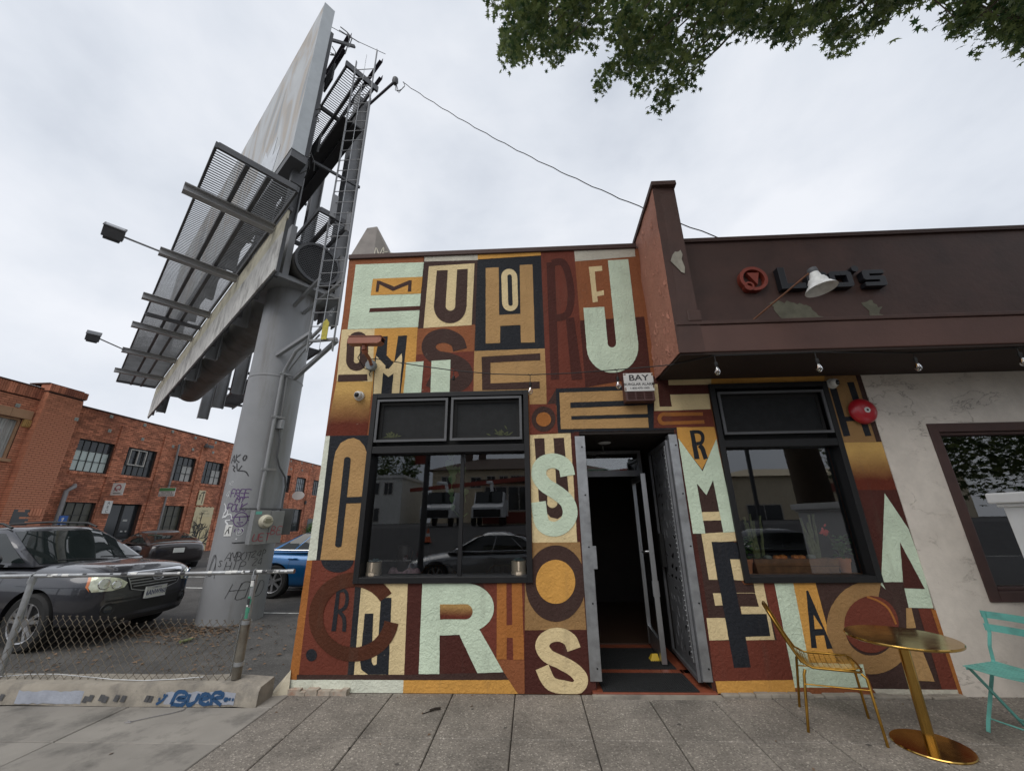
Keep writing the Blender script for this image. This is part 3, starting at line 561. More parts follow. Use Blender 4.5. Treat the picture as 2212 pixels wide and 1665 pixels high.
# mural: every panel and letter is a coat of paint laid over the one below
MURAL = [
('panel','rust',1,[-2.552,5.284,-1.441,5.257,-1.443,5.153,-1.458,4.087,-2.516,4.113]),
('letter','mint',2,[-2.440,5.154,-1.445,5.148,-1.451,4.901,-2.164,4.896,-2.165,4.634,-1.454,4.633,-1.455,4.437,-2.155,4.423,-2.159,4.366,-1.455,4.373,-1.460,4.113,-2.429,4.114]),
('panel','ochre',3,[-2.162,4.899,-1.447,4.904,-1.454,4.631,-2.165,4.632]),
('letter','brown',4,[-2.098,4.867,-2.056,4.861,-1.843,4.757,-1.633,4.852,-1.598,4.846,-1.593,4.669,-1.640,4.666,-1.643,4.781,-1.853,4.687,-2.054,4.801,-2.059,4.681,-2.100,4.683]),
('panel','maroon',3,[-2.151,4.425,-1.451,4.436,-1.455,4.371,-2.159,4.366]),
('panel','beige',2,[-1.441,5.252,-0.664,5.265,-0.662,5.149,-1.439,5.158]),
('panel','brown',1,[-1.449,5.253,-0.660,5.265,-0.684,4.124,-1.464,4.087]),
('panel','cream',2,[-1.368,5.076,-0.713,5.095,-0.733,4.117,-1.386,4.097]),
('letter','brown',3,[-1.249,4.998,-1.093,4.999,-1.099,4.409,-1.098,4.407,-1.089,4.383,-1.073,4.363,-1.053,4.349,-1.030,4.344,-1.008,4.347,-0.988,4.359,-0.974,4.379,-0.967,4.402,-0.959,5.002,-0.808,5.005,-0.809,4.398,-0.813,4.398,-0.817,4.342,-0.832,4.289,-0.857,4.242,-0.891,4.203,-0.932,4.175,-0.978,4.158,-1.026,4.154,-1.076,4.162,-1.123,4.182,-1.167,4.213,-1.204,4.255,-1.233,4.304,-1.252,4.358,-1.261,4.415]),
('panel','charcoal',1,[-0.671,5.266,0.233,5.277,0.236,3.744,-0.687,3.737]),
('panel','ochre',2,[-0.671,5.266,0.235,5.277,0.232,5.186,-0.669,5.159]),
('letter','tan',2,[-0.553,5.011,-0.368,5.012,-0.363,4.257,-0.075,4.261,-0.071,5.037,0.109,5.041,0.107,3.835,-0.077,3.837,-0.078,4.096,-0.349,4.091,-0.350,3.842,-0.541,3.840]),
('letter','cream',3,[-0.108,4.846,-0.114,4.886,-0.131,4.923,-0.156,4.953,-0.187,4.973,-0.222,4.981,-0.256,4.977,-0.287,4.959,-0.312,4.931,-0.327,4.895,-0.331,4.855,-0.322,4.435,-0.315,4.397,-0.299,4.362,-0.275,4.334,-0.244,4.315,-0.211,4.308,-0.178,4.313,-0.148,4.329,-0.124,4.355,-0.109,4.389,-0.104,4.427]),
('letter','charcoal',4,[-0.185,4.849,-0.187,4.860,-0.191,4.870,-0.198,4.878,-0.207,4.884,-0.216,4.886,-0.226,4.884,-0.234,4.880,-0.241,4.872,-0.245,4.862,-0.246,4.852,-0.238,4.423,-0.237,4.412,-0.232,4.403,-0.226,4.395,-0.217,4.390,-0.208,4.388,-0.199,4.389,-0.191,4.394,-0.184,4.401,-0.180,4.410,-0.179,4.421]),
('panel','brick',1,[0.233,5.277,0.706,5.279,0.720,3.189,0.233,3.198]),
('letter','maroon',2,[0.307,5.061,0.421,5.063,0.398,3.313,0.292,3.308]),
('letter','maroon',2,[0.394,4.989,0.414,4.995,0.441,5.003,0.468,5.010,0.488,5.013,0.497,5.010,0.503,5.004,0.512,4.992,0.522,4.972,0.532,4.942,0.543,4.902,0.552,4.846,0.562,4.777,0.569,4.703,0.574,4.630,0.575,4.566,0.573,4.508,0.567,4.452,0.559,4.400,0.550,4.353,0.540,4.316,0.531,4.292,0.523,4.277,0.515,4.268,0.505,4.260,0.492,4.252,0.476,4.245,0.452,4.240,0.425,4.237,0.399,4.235,0.380,4.233,0.388,4.129,0.405,4.131,0.431,4.133,0.463,4.137,0.497,4.144,0.528,4.157,0.553,4.173,0.575,4.191,0.596,4.215,0.613,4.246,0.627,4.284,0.639,4.329,0.651,4.381,0.660,4.440,0.667,4.503,0.670,4.568,0.669,4.639,0.664,4.717,0.657,4.796,0.647,4.869,0.636,4.932,0.624,4.982,0.610,5.024,0.592,5.061,0.568,5.092,0.537,5.117,0.496,5.128,0.455,5.125,0.419,5.116,0.391,5.107,0.373,5.102]),
('letter','maroon',3,[0.528,4.171,0.638,4.184,0.689,3.305,0.552,3.301]),
('panel','rust',1,[0.704,5.273,1.561,5.281,1.559,4.160,0.714,4.133]),
('panel','beige',2,[0.708,5.293,1.562,5.296,1.549,5.106,0.707,5.063]),
('panel','maroon',1,[0.714,4.133,1.561,4.160,1.545,3.334,0.701,3.194]),
('letter','cream',2,[0.892,4.964,1.075,4.974,1.073,4.894,0.968,4.884,0.968,4.561,1.066,4.584,1.063,4.505,0.970,4.491,0.973,4.406,0.904,4.397]),
('letter','mint',3,[1.165,5.057,1.447,5.065,1.437,3.775,1.434,3.745,1.426,3.676,1.405,3.610,1.373,3.549,1.331,3.494,1.281,3.449,1.224,3.414,1.164,3.391,1.100,3.381,1.037,3.383,0.977,3.399,0.921,3.427,0.871,3.466,0.831,3.515,0.800,3.573,0.781,3.637,0.774,3.705,0.771,4.320,1.051,4.325,1.048,3.819,1.046,3.793,1.049,3.768,1.060,3.747,1.076,3.733,1.095,3.727,1.116,3.731,1.135,3.744,1.149,3.764,1.157,3.789]),
('panel','brick',1,[0.228,3.352,0.721,3.353,0.710,3.194,0.354,3.188,0.232,2.989]),
('panel','charcoal',2,[0.351,3.190,1.558,3.209,1.496,2.665,0.535,2.672,0.540,2.625,0.345,2.626]),
('panel','tan',3,[0.391,3.135,1.216,3.144,1.210,3.002,1.453,3.003,1.436,2.668,0.385,2.673]),
('letter','charcoal',4,[0.519,3.004,1.454,3.014,1.449,2.947,0.514,2.934]),
('letter','charcoal',4,[0.521,2.831,1.445,2.838,1.444,2.793,0.518,2.787]),
('panel','brick',2,[0.017,2.995,0.337,2.991,0.350,2.630,0.010,2.607]),
('letter','brown',3,[0.328,2.798,0.326,2.833,0.317,2.867,0.301,2.898,0.278,2.924,0.251,2.944,0.220,2.956,0.188,2.961,0.154,2.958,0.123,2.947,0.094,2.928,0.070,2.903,0.051,2.873,0.039,2.840,0.035,2.805,0.037,2.769,0.047,2.736,0.064,2.706,0.086,2.681,0.113,2.661,0.144,2.649,0.176,2.645,0.208,2.648,0.239,2.659,0.268,2.677,0.292,2.701,0.310,2.730,0.323,2.763]),
('letter','orange',4,[0.273,2.796,0.272,2.815,0.266,2.834,0.256,2.852,0.242,2.866,0.225,2.877,0.205,2.884,0.185,2.887,0.164,2.885,0.144,2.879,0.127,2.869,0.111,2.855,0.100,2.838,0.092,2.820,0.090,2.800,0.091,2.780,0.097,2.761,0.108,2.744,0.122,2.730,0.139,2.719,0.158,2.712,0.178,2.709,0.199,2.711,0.218,2.717,0.236,2.727,0.251,2.741,0.263,2.757,0.270,2.776]),
('panel','maroon',1,[1.522,3.325,2.250,3.290,2.200,2.867,1.519,2.874]),
('panel','cream',2,[1.749,3.284,2.275,3.272,2.261,3.193,1.746,3.198]),
('panel','ochre',2,[2.275,3.272,3.642,3.273,3.615,3.197,2.261,3.193]),
('letter','cream',2,[1.571,3.218,1.612,3.217,1.598,2.924,1.746,2.922,1.745,3.075,2.213,3.072,2.204,2.880,1.527,2.872]),
('panel','brick',2,[1.510,2.873,2.207,2.878,2.206,2.656,1.492,2.661]),
('letter','orange',3,[2.101,2.842,2.095,2.801,1.657,2.804,1.637,2.808,1.623,2.805,1.611,2.797,1.602,2.786,1.597,2.773,1.598,2.760,1.604,2.749,1.614,2.741,1.627,2.737,2.099,2.744,2.099,2.703,1.616,2.696,1.610,2.695,1.589,2.701,1.571,2.713,1.559,2.732,1.553,2.754,1.553,2.778,1.561,2.801,1.574,2.822,1.593,2.838,1.614,2.848,1.637,2.852]),
('panel','maroon',1,[0.500,-0.010,0.600,-0.010,0.600,2.640,0.500,2.640]),
('panel','maroon',1,[1.735,-0.010,1.800,-0.010,1.800,2.640,1.735,2.640]),
('panel','charcoal',1,[0.450,2.635,1.800,2.635,1.800,2.670,0.450,2.670]),
('panel','brown',1,[1.767,2.671,2.211,2.664,2.189,1.016,2.224,0.968,2.434,0.976,2.495,0.467,2.379,0.457,1.749,0.457]),
('panel','ochre',2,[1.766,2.665,2.207,2.659,2.210,2.504,1.982,2.164,1.759,2.526]),
('letter','charcoal',3,[1.911,2.621,1.958,2.624,1.972,2.286,1.914,2.283]),
('letter','charcoal',3,[1.935,2.584,1.975,2.585,1.989,2.585,2.000,2.583,2.014,2.578,2.024,2.570,2.029,2.560,2.031,2.544,2.030,2.526,2.025,2.509,2.018,2.496,2.010,2.491,1.999,2.488,1.965,2.483,1.966,2.442,2.002,2.448,2.019,2.452,2.035,2.460,2.047,2.473,2.056,2.486,2.062,2.499,2.067,2.512,2.070,2.524,2.072,2.537,2.072,2.551,2.071,2.564,2.068,2.577,2.063,2.589,2.056,2.600,2.048,2.608,2.038,2.615,2.027,2.620,2.014,2.624,1.999,2.626,1.981,2.627,1.940,2.626]),
('letter','charcoal',3,[1.974,2.427,1.991,2.405,2.000,2.389,2.003,2.372,2.008,2.335,2.017,2.276,2.068,2.291,2.059,2.350,2.055,2.386,2.053,2.400,2.049,2.414,2.043,2.427,2.035,2.439,2.018,2.462]),
('letter','mint',3,[1.763,2.531,1.982,2.144,2.203,2.516,2.231,1.491,2.097,1.482,2.083,2.045,1.982,1.880,1.895,2.011,1.902,1.477,1.769,1.475]),
('panel','cream',2,[1.896,1.698,2.106,1.703,2.102,1.611,1.897,1.608]),
('letter','cream',2,[1.859,1.474,2.220,1.493,2.223,1.396,1.953,1.385,1.952,1.017,1.862,1.019]),
('letter','charcoal',3,[1.953,1.391,2.218,1.385,2.220,1.216,2.118,1.216,2.126,0.698,2.388,0.699,2.383,0.503,2.137,0.495,2.134,0.233,1.971,0.229]),
('panel','cream',2,[2.115,1.216,2.222,1.216,2.220,1.009,2.119,1.015]),
('letter','cream',2,[2.317,0.988,2.418,0.987,2.419,0.470,2.129,0.463,2.138,0.608,2.140,0.767,2.327,0.765,2.314,0.888,2.131,0.889,2.113,0.893,2.315,0.892]),
('panel','cream',2,[1.882,0.890,1.974,0.889,1.974,0.778,1.884,0.775]),
('panel','cream',2,[1.777,0.664,1.966,0.663,1.967,0.468,1.771,0.463]),
('panel','brick',2,[1.771,0.460,2.129,0.462,2.418,0.468,2.520,0.455,2.525,0.126,1.755,0.118]),
('panel','ochre',3,[1.770,0.117,2.526,0.130,2.518,0.018,1.776,0.016]),
('panel','brick',2,[2.418,0.987,2.531,0.987,2.530,0.124,2.452,0.159]),
('letter','mint',3,[2.529,0.991,2.721,0.990,2.705,0.275,3.217,0.261,3.213,0.072,2.521,0.065]),
('panel','ochre',3,[2.712,0.990,2.948,0.989,2.971,0.282,2.705,0.275]),
('letter','charcoal',4,[2.835,0.910,2.855,0.913,2.965,0.395,2.906,0.391,2.910,0.508,2.824,0.506,2.812,0.398,2.759,0.400]),
('panel','ochre',5,[2.852,0.691,2.910,0.566,2.831,0.564]),
('panel','brown',2,[2.948,0.989,3.851,0.994,3.828,0.748,3.906,0.748,3.911,0.061,3.253,0.058,3.217,0.261,2.971,0.282]),
('letter','darktan',3,[3.610,0.987,3.547,0.998,3.471,0.998,3.393,0.985,3.315,0.961,3.240,0.925,3.169,0.880,3.106,0.826,3.051,0.767,3.006,0.702,2.972,0.635,2.950,0.567,2.940,0.500,2.942,0.435,2.956,0.375,2.982,0.321,3.018,0.274,3.065,0.235,3.120,0.206,3.182,0.187,3.250,0.179,3.322,0.182,3.395,0.196,3.468,0.220,3.539,0.254,3.606,0.297,3.660,0.342,3.553,0.439,3.510,0.403,3.471,0.378,3.429,0.358,3.387,0.343,3.345,0.336,3.304,0.334,3.265,0.339,3.230,0.350,3.198,0.367,3.171,0.390,3.149,0.418,3.134,0.451,3.126,0.489,3.125,0.529,3.132,0.570,3.146,0.612,3.168,0.654,3.196,0.693,3.229,0.729,3.267,0.760,3.308,0.786,3.351,0.806,3.395,0.820,3.438,0.827,3.480,0.827,3.527,0.819]),
('letter','brick',4,[3.662,0.604,3.673,0.660,3.670,0.713,3.654,0.762,3.624,0.802,3.583,0.833,3.532,0.853,3.473,0.860,3.411,0.853,3.349,0.834,3.289,0.803,3.234,0.763,3.189,0.714,3.154,0.660,3.132,0.604,3.123,0.549,3.128,0.496,3.146,0.450,3.177,0.411,3.218,0.382,3.268,0.364,3.325,0.358,3.384,0.364,3.445,0.382,3.503,0.411,3.556,0.450,3.602,0.496,3.638,0.548]),
('letter','mint',4,[3.527,0.814,3.592,0.742,3.656,0.606,3.451,0.614]),
('letter','orange',5,[3.420,0.843,3.455,0.832,3.478,0.825,3.502,0.816,3.522,0.806,3.539,0.795,3.556,0.783,3.572,0.770,3.585,0.755,3.597,0.736,3.606,0.712,3.614,0.681,3.619,0.650,3.624,0.622,3.627,0.603,3.648,0.610,3.644,0.629,3.640,0.657,3.634,0.689,3.626,0.721,3.616,0.747,3.603,0.767,3.589,0.784,3.572,0.798,3.554,0.811,3.536,0.822,3.514,0.833,3.490,0.842,3.466,0.850,3.431,0.861]),
('panel','darktan',1,[3.604,3.263,4.033,3.260,4.021,2.441,3.609,2.444]),
('panel','brown',2,[4.004,3.261,4.070,3.259,4.077,2.445,4.005,2.443]),
('letter','charcoal',2,[3.658,3.103,3.738,3.100,3.736,2.520,3.657,2.514]),
('letter','charcoal',2,[3.878,3.176,3.958,3.178,3.972,2.516,3.900,2.513]),
('letter','charcoal',2,[3.684,2.750,3.907,2.748,3.907,2.695,3.694,2.693]),
('panel','gradient',1,[3.609,2.444,4.080,2.445,4.069,1.904,3.619,1.911]),
('panel','maroon',1,[3.619,1.912,4.070,1.906,4.069,1.149,4.052,0.721,3.705,0.695,3.617,0.987]),
('letter','mint',2,[3.920,1.872,4.054,1.498,4.069,1.149,4.052,0.746,3.811,0.752,3.830,0.986,3.613,0.987]),
('panel','mint',2,[3.589,0.974,3.621,0.984,3.636,0.920]),
('letter','maroon',3,[3.920,1.369,4.024,0.922,3.817,0.930]),
('panel','tan',3,[3.782,0.748,3.836,0.750,3.822,0.572,3.728,0.571]),
('panel','brick',3,[3.898,0.744,4.034,0.743,4.049,0.057,3.889,0.057,3.894,0.381]),
('panel','orange',4,[4.020,0.743,4.066,0.728,4.083,0.005,4.030,0.014]),
('letter','tan',3,[3.681,0.381,3.818,0.381,3.845,0.122,3.686,0.128]),
('panel','beige',4,[3.247,0.061,4.029,0.057,4.035,0.002,3.284,0.005]),
('panel','rust',4,[2.527,0.068,3.226,0.072,3.217,-0.005,2.520,0.015]),
('panel','cream',1,[-2.510,4.113,-2.056,4.123,-2.001,3.457,-2.005,3.351,-2.481,3.370]),
('letter','brown',2,[-2.119,3.907,-2.130,3.957,-2.153,4.002,-2.188,4.038,-2.231,4.063,-2.277,4.072,-2.323,4.066,-2.362,4.044,-2.392,4.010,-2.410,3.966,-2.413,3.917,-2.392,3.660,-2.381,3.613,-2.358,3.570,-2.323,3.535,-2.281,3.513,-2.237,3.504,-2.193,3.510,-2.155,3.530,-2.125,3.563,-2.107,3.604,-2.103,3.651]),
('letter','cream',3,[-2.224,3.870,-2.226,3.884,-2.233,3.896,-2.242,3.905,-2.254,3.912,-2.266,3.914,-2.278,3.913,-2.289,3.907,-2.297,3.898,-2.302,3.886,-2.303,3.873,-2.286,3.653,-2.283,3.640,-2.277,3.628,-2.268,3.619,-2.257,3.613,-2.244,3.610,-2.232,3.612,-2.222,3.617,-2.214,3.626,-2.209,3.638,-2.208,3.650]),
('panel','brown',2,[-2.468,3.458,-2.085,3.453,-2.071,3.361,-2.464,3.358]),
('panel','gradient',1,[-2.480,3.364,-2.006,3.357,-1.999,2.644,-2.522,2.648]),
('panel','ochre',1,[-2.056,4.123,-1.466,4.117,-1.459,3.607,-1.591,3.154,-1.993,3.164]),
('letter','charcoal',2,[-1.973,3.990,-1.865,3.993,-1.853,3.712,-1.742,3.595,-1.723,3.992,-1.599,3.995,-1.608,3.601,-1.625,3.155,-1.985,3.164,-2.007,3.665]),
('letter','cream',3,[-1.988,3.710,-1.808,3.516,-1.653,3.732,-1.639,3.653,-1.640,3.155,-1.737,3.158,-1.737,3.453,-1.801,3.405,-1.876,3.467,-1.872,3.161,-1.974,3.164,-1.988,3.460]),
('panel','rust',1,[-1.464,4.091,-0.690,4.129,-0.692,3.735,-1.465,3.706]),
('panel','brick',1,[-1.466,3.710,-0.692,3.737,-0.689,3.178,-1.591,3.154]),
('letter','brown',2,[-0.788,3.781,-0.792,3.797,-0.798,3.825,-0.808,3.865,-0.828,3.914,-0.862,3.962,-0.903,3.997,-0.944,4.024,-0.989,4.047,-1.037,4.065,-1.086,4.075,-1.136,4.077,-1.184,4.071,-1.230,4.059,-1.274,4.041,-1.315,4.015,-1.349,3.978,-1.373,3.935,-1.389,3.889,-1.395,3.839,-1.391,3.785,-1.374,3.735,-1.350,3.691,-1.320,3.651,-1.283,3.615,-1.239,3.583,-1.188,3.560,-1.137,3.547,-1.092,3.538,-1.053,3.529,-1.022,3.519,-0.991,3.506,-0.958,3.491,-0.930,3.475,-0.909,3.462,-0.899,3.452,-0.893,3.443,-0.887,3.430,-0.883,3.416,-0.881,3.402,-0.886,3.394,-0.893,3.386,-0.904,3.378,-0.916,3.372,-0.937,3.366,-0.966,3.362,-1.000,3.361,-1.035,3.362,-1.064,3.366,-1.093,3.376,-1.130,3.392,-1.170,3.413,-1.206,3.433,-1.233,3.447,-1.303,3.274,-1.278,3.261,-1.241,3.241,-1.195,3.218,-1.143,3.195,-1.090,3.179,-1.038,3.172,-0.988,3.169,-0.939,3.172,-0.892,3.178,-0.847,3.190,-0.807,3.210,-0.771,3.236,-0.741,3.268,-0.718,3.306,-0.702,3.351,-0.698,3.399,-0.703,3.446,-0.716,3.493,-0.736,3.539,-0.767,3.582,-0.805,3.618,-0.846,3.646,-0.887,3.670,-0.929,3.689,-0.972,3.708,-1.020,3.724,-1.069,3.735,-1.112,3.743,-1.144,3.751,-1.161,3.759,-1.174,3.769,-1.187,3.782,-1.197,3.796,-1.205,3.811,-1.203,3.820,-1.200,3.831,-1.195,3.840,-1.191,3.845,-1.181,3.850,-1.162,3.858,-1.137,3.865,-1.112,3.868,-1.092,3.867,-1.073,3.863,-1.048,3.854,-1.022,3.841,-1.001,3.827,-0.991,3.820,-0.985,3.806,-0.980,3.785,-0.974,3.759,-0.969,3.738]),
('letter','mint',3,[-1.579,3.602,-1.352,3.612,-1.358,3.175,-1.358,3.147,-1.456,3.147,-1.488,3.147,-1.585,3.150]),
('letter','mint',3,[-1.249,3.613,-0.998,3.623,-0.993,3.165,-0.993,3.147,-1.237,3.147]),
('panel','tan',1,[-0.690,3.737,0.243,3.748,0.226,2.994,0.017,2.991,0.012,3.112,-0.018,3.113,-0.049,3.147,-0.693,3.147]),
('letter','brown',2,[-0.592,3.652,0.168,3.679,0.170,3.581,-0.476,3.567,-0.474,3.283,0.151,3.291,0.149,3.196,-0.578,3.193]),
('panel','brown',1,[0.233,3.198,0.720,3.189,0.715,3.122,0.345,3.122,0.363,2.972,0.230,2.990]),
('panel','palemint',1,[-2.522,2.648,-2.467,2.650,-2.426,1.240,-2.529,1.237]),
('panel','charcoal',1,[-2.469,2.650,-1.962,2.647,-1.942,2.646,-1.942,1.232,-2.442,1.235]),
('letter','tan',2,[-2.377,2.346,-2.369,2.451,-2.319,2.557,-2.235,2.606,-2.163,2.617,-2.087,2.588,-2.016,2.515,-1.947,2.368,-1.942,2.338,-1.942,1.235,-2.378,1.241]),
('letter','charcoal',3,[-2.248,2.359,-2.228,1.393,-2.151,1.385,-2.165,2.349]),
('letter','charcoal',3,[-2.165,2.350,-2.167,2.358,-2.171,2.365,-2.177,2.372,-2.184,2.378,-2.192,2.382,-2.201,2.385,-2.211,2.386,-2.220,2.385,-2.228,2.383,-2.235,2.379,-2.241,2.373,-2.245,2.367,-2.247,2.359,-2.247,2.352,-2.245,2.344,-2.241,2.336,-2.236,2.330,-2.228,2.324,-2.220,2.320,-2.211,2.317,-2.202,2.316,-2.193,2.317,-2.184,2.319,-2.177,2.323,-2.171,2.329,-2.167,2.335,-2.165,2.342]),
('letter','charcoal',3,[-2.155,1.399,-2.158,1.404,-2.163,1.409,-2.170,1.412,-2.177,1.415,-2.185,1.417,-2.194,1.418,-2.202,1.417,-2.209,1.416,-2.216,1.413,-2.221,1.409,-2.225,1.404,-2.227,1.399,-2.227,1.394,-2.225,1.389,-2.217,1.379,-2.203,1.372,-2.187,1.369,-2.171,1.372,-2.159,1.378,-2.154,1.388]),
('letter','charcoal',3,[-2.200,1.915,-1.951,1.919,-1.942,1.920,-1.942,1.848,-1.951,1.848,-2.197,1.843]),
('panel','orange',1,[-2.532,1.237,-2.469,1.236,-2.442,0.110,-2.539,0.110]),
('panel','brick',1,[-2.472,1.236,-1.971,1.235,-1.940,1.028,-1.793,1.028,-1.789,0.999,-1.368,0.997,-1.337,0.154,-2.455,0.150]),
('letter','charcoal',2,[-2.367,1.240,-2.358,1.211,-2.340,1.184,-2.315,1.160,-2.282,1.140,-2.245,1.125,-2.205,1.115,-2.164,1.112,-2.123,1.115,-2.086,1.124,-2.053,1.139,-2.026,1.158,-2.007,1.182,-1.997,1.209,-1.996,1.237]),
('letter','maroon2',4,[-1.534,0.906,-1.576,0.951,-1.628,0.995,-1.658,1.014,-1.687,1.028,-1.924,1.028,-1.960,1.110,-2.030,1.109,-2.098,1.098,-2.163,1.079,-2.223,1.053,-2.277,1.018,-2.323,0.978,-2.362,0.931,-2.391,0.880,-2.411,0.824,-2.421,0.767,-2.422,0.708,-2.412,0.649,-2.394,0.592,-2.366,0.536,-2.330,0.484,-2.286,0.436,-2.236,0.393,-2.181,0.356,-2.121,0.325,-2.058,0.301,-1.992,0.284,-1.926,0.275,-1.859,0.273,-1.794,0.279,-1.732,0.292,-1.672,0.313,-1.618,0.340,-1.569,0.374,-1.526,0.414,-1.491,0.460,-1.464,0.509,-1.446,0.563,-1.437,0.615,-1.589,0.643,-1.595,0.600,-1.607,0.563,-1.626,0.529,-1.649,0.498,-1.678,0.470,-1.712,0.446,-1.750,0.427,-1.791,0.413,-1.834,0.403,-1.880,0.399,-1.926,0.401,-1.972,0.407,-2.017,0.419,-2.061,0.436,-2.102,0.457,-2.140,0.483,-2.174,0.513,-2.204,0.546,-2.228,0.582,-2.246,0.619,-2.259,0.659,-2.264,0.698,-2.264,0.738,-2.256,0.777,-2.242,0.814,-2.222,0.848,-2.196,0.880,-2.164,0.907,-2.128,0.930,-2.087,0.948,-2.043,0.961,-1.996,0.968,-1.948,0.969,-1.900,0.965,-1.852,0.954,-1.806,0.938,-1.762,0.918,-1.722,0.892,-1.686,0.862,-1.652,0.825]),
('letter','charcoal',3,[-2.148,0.947,-2.107,0.952,-2.103,0.547,-2.152,0.546]),
('letter','charcoal',3,[-2.122,0.912,-2.098,0.916,-2.084,0.918,-2.072,0.918,-2.067,0.917,-2.062,0.913,-2.056,0.905,-2.049,0.895,-2.044,0.882,-2.041,0.869,-2.039,0.852,-2.039,0.832,-2.040,0.812,-2.043,0.794,-2.049,0.781,-2.058,0.771,-2.073,0.762,-2.090,0.754,-2.119,0.742,-2.098,0.713,-2.070,0.724,-2.050,0.734,-2.030,0.746,-2.015,0.762,-2.006,0.782,-2.002,0.805,-2.000,0.828,-2.000,0.850,-2.003,0.870,-2.007,0.888,-2.014,0.905,-2.023,0.921,-2.035,0.934,-2.051,0.946,-2.071,0.952,-2.091,0.952,-2.109,0.950,-2.133,0.946]),
('letter','charcoal',3,[-2.103,0.715,-2.074,0.692,-2.064,0.683,-2.057,0.674,-2.052,0.666,-2.048,0.656,-2.044,0.645,-2.039,0.621,-2.038,0.606,-2.037,0.589,-2.037,0.545,-1.996,0.541,-1.996,0.586,-1.996,0.604,-1.998,0.621,-2.001,0.636,-2.004,0.650,-2.008,0.663,-2.014,0.677,-2.022,0.690,-2.033,0.703,-2.046,0.715,-2.076,0.740]),
('panel','cream',2,[-1.886,0.999,-1.365,0.997,-1.335,0.159,-1.868,0.157]),
('panel','charcoal',2,[-1.946,0.999,-1.881,0.999,-1.862,0.157,-1.928,0.157]),
('letter','charcoal',3,[-1.809,0.709,-1.717,0.712,-1.690,0.292,-1.689,0.279,-1.685,0.264,-1.676,0.252,-1.665,0.243,-1.653,0.241,-1.641,0.245,-1.633,0.255,-1.647,0.861,-1.532,0.860,-1.503,0.161,-1.714,0.160,-1.787,0.203,-1.808,0.266]),
('dot','charcoal',3,[-2.274,0.330,-2.278,0.342,-2.284,0.354,-2.292,0.364,-2.303,0.373,-2.315,0.380,-2.328,0.384,-2.342,0.386,-2.355,0.384,-2.367,0.380,-2.377,0.373,-2.385,0.364,-2.390,0.354,-2.392,0.342,-2.392,0.329,-2.388,0.317,-2.382,0.305,-2.373,0.295,-2.363,0.286,-2.351,0.279,-2.338,0.275,-2.324,0.274,-2.311,0.275,-2.300,0.280,-2.290,0.286,-2.282,0.295,-2.276,0.306,-2.274,0.317]),
('panel','maroon',2,[-1.365,0.999,-0.389,0.995,-0.318,0.180,-1.340,0.154]),
('panel','brick',3,[-0.574,0.542,-0.423,0.740,-0.546,0.995,-0.089,0.993,-0.107,0.289,-0.391,0.292]),
('letter','mint',4,[-1.204,0.999,-0.720,0.996,-0.670,0.993,-0.622,0.983,-0.576,0.967,-0.535,0.945,-0.498,0.919,-0.468,0.888,-0.444,0.854,-0.429,0.817,-0.421,0.780,-0.421,0.742,-0.429,0.705,-0.445,0.670,-0.467,0.637,-0.497,0.608,-0.532,0.583,-0.572,0.563,-0.321,0.187,-0.587,0.176,-0.783,0.514,-0.989,0.507,-0.976,0.168,-1.189,0.167]),
('panel','gradient2',5,[-1.000,0.796,-0.722,0.798,-0.699,0.794,-0.678,0.783,-0.661,0.767,-0.650,0.747,-0.646,0.726,-0.650,0.704,-0.661,0.685,-0.677,0.670,-0.698,0.660,-0.722,0.657,-0.993,0.655]),
('letter','orange',4,[-0.389,0.995,-0.286,0.994,-0.288,0.600,-0.228,0.603,-0.229,0.994,-0.120,0.996,-0.110,0.295,-0.222,0.293,-0.223,0.487,-0.286,0.487,-0.290,0.295,-0.393,0.295]),
('panel','rust',3,[-0.393,0.295,-0.107,0.298,-0.111,-0.010,-0.174,-0.005,-0.322,0.182]),
('panel','brown',3,[-2.459,0.155,-1.338,0.159,-0.321,0.185,-0.268,0.118,-2.454,0.112]),
('panel','palemint',3,[-2.540,0.112,-1.340,0.114,-1.337,-0.006,-2.533,0.013]),
('panel','ochre',4,[-1.340,0.113,-0.270,0.120,-0.174,-0.005,-1.337,-0.006]),
('panel','cream',1,[0.007,2.610,0.544,2.623,0.535,1.400,0.005,1.395]),
('letter','brown',2,[0.060,2.566,0.180,2.567,0.189,1.837,0.185,1.821,0.188,1.800,0.200,1.781,0.219,1.768,0.241,1.764,0.264,1.768,0.284,1.780,0.298,1.798,0.303,1.820,0.291,2.565,0.416,2.566,0.439,1.834,0.391,1.709,0.298,1.645,0.217,1.664,0.147,1.743,0.093,1.839]),
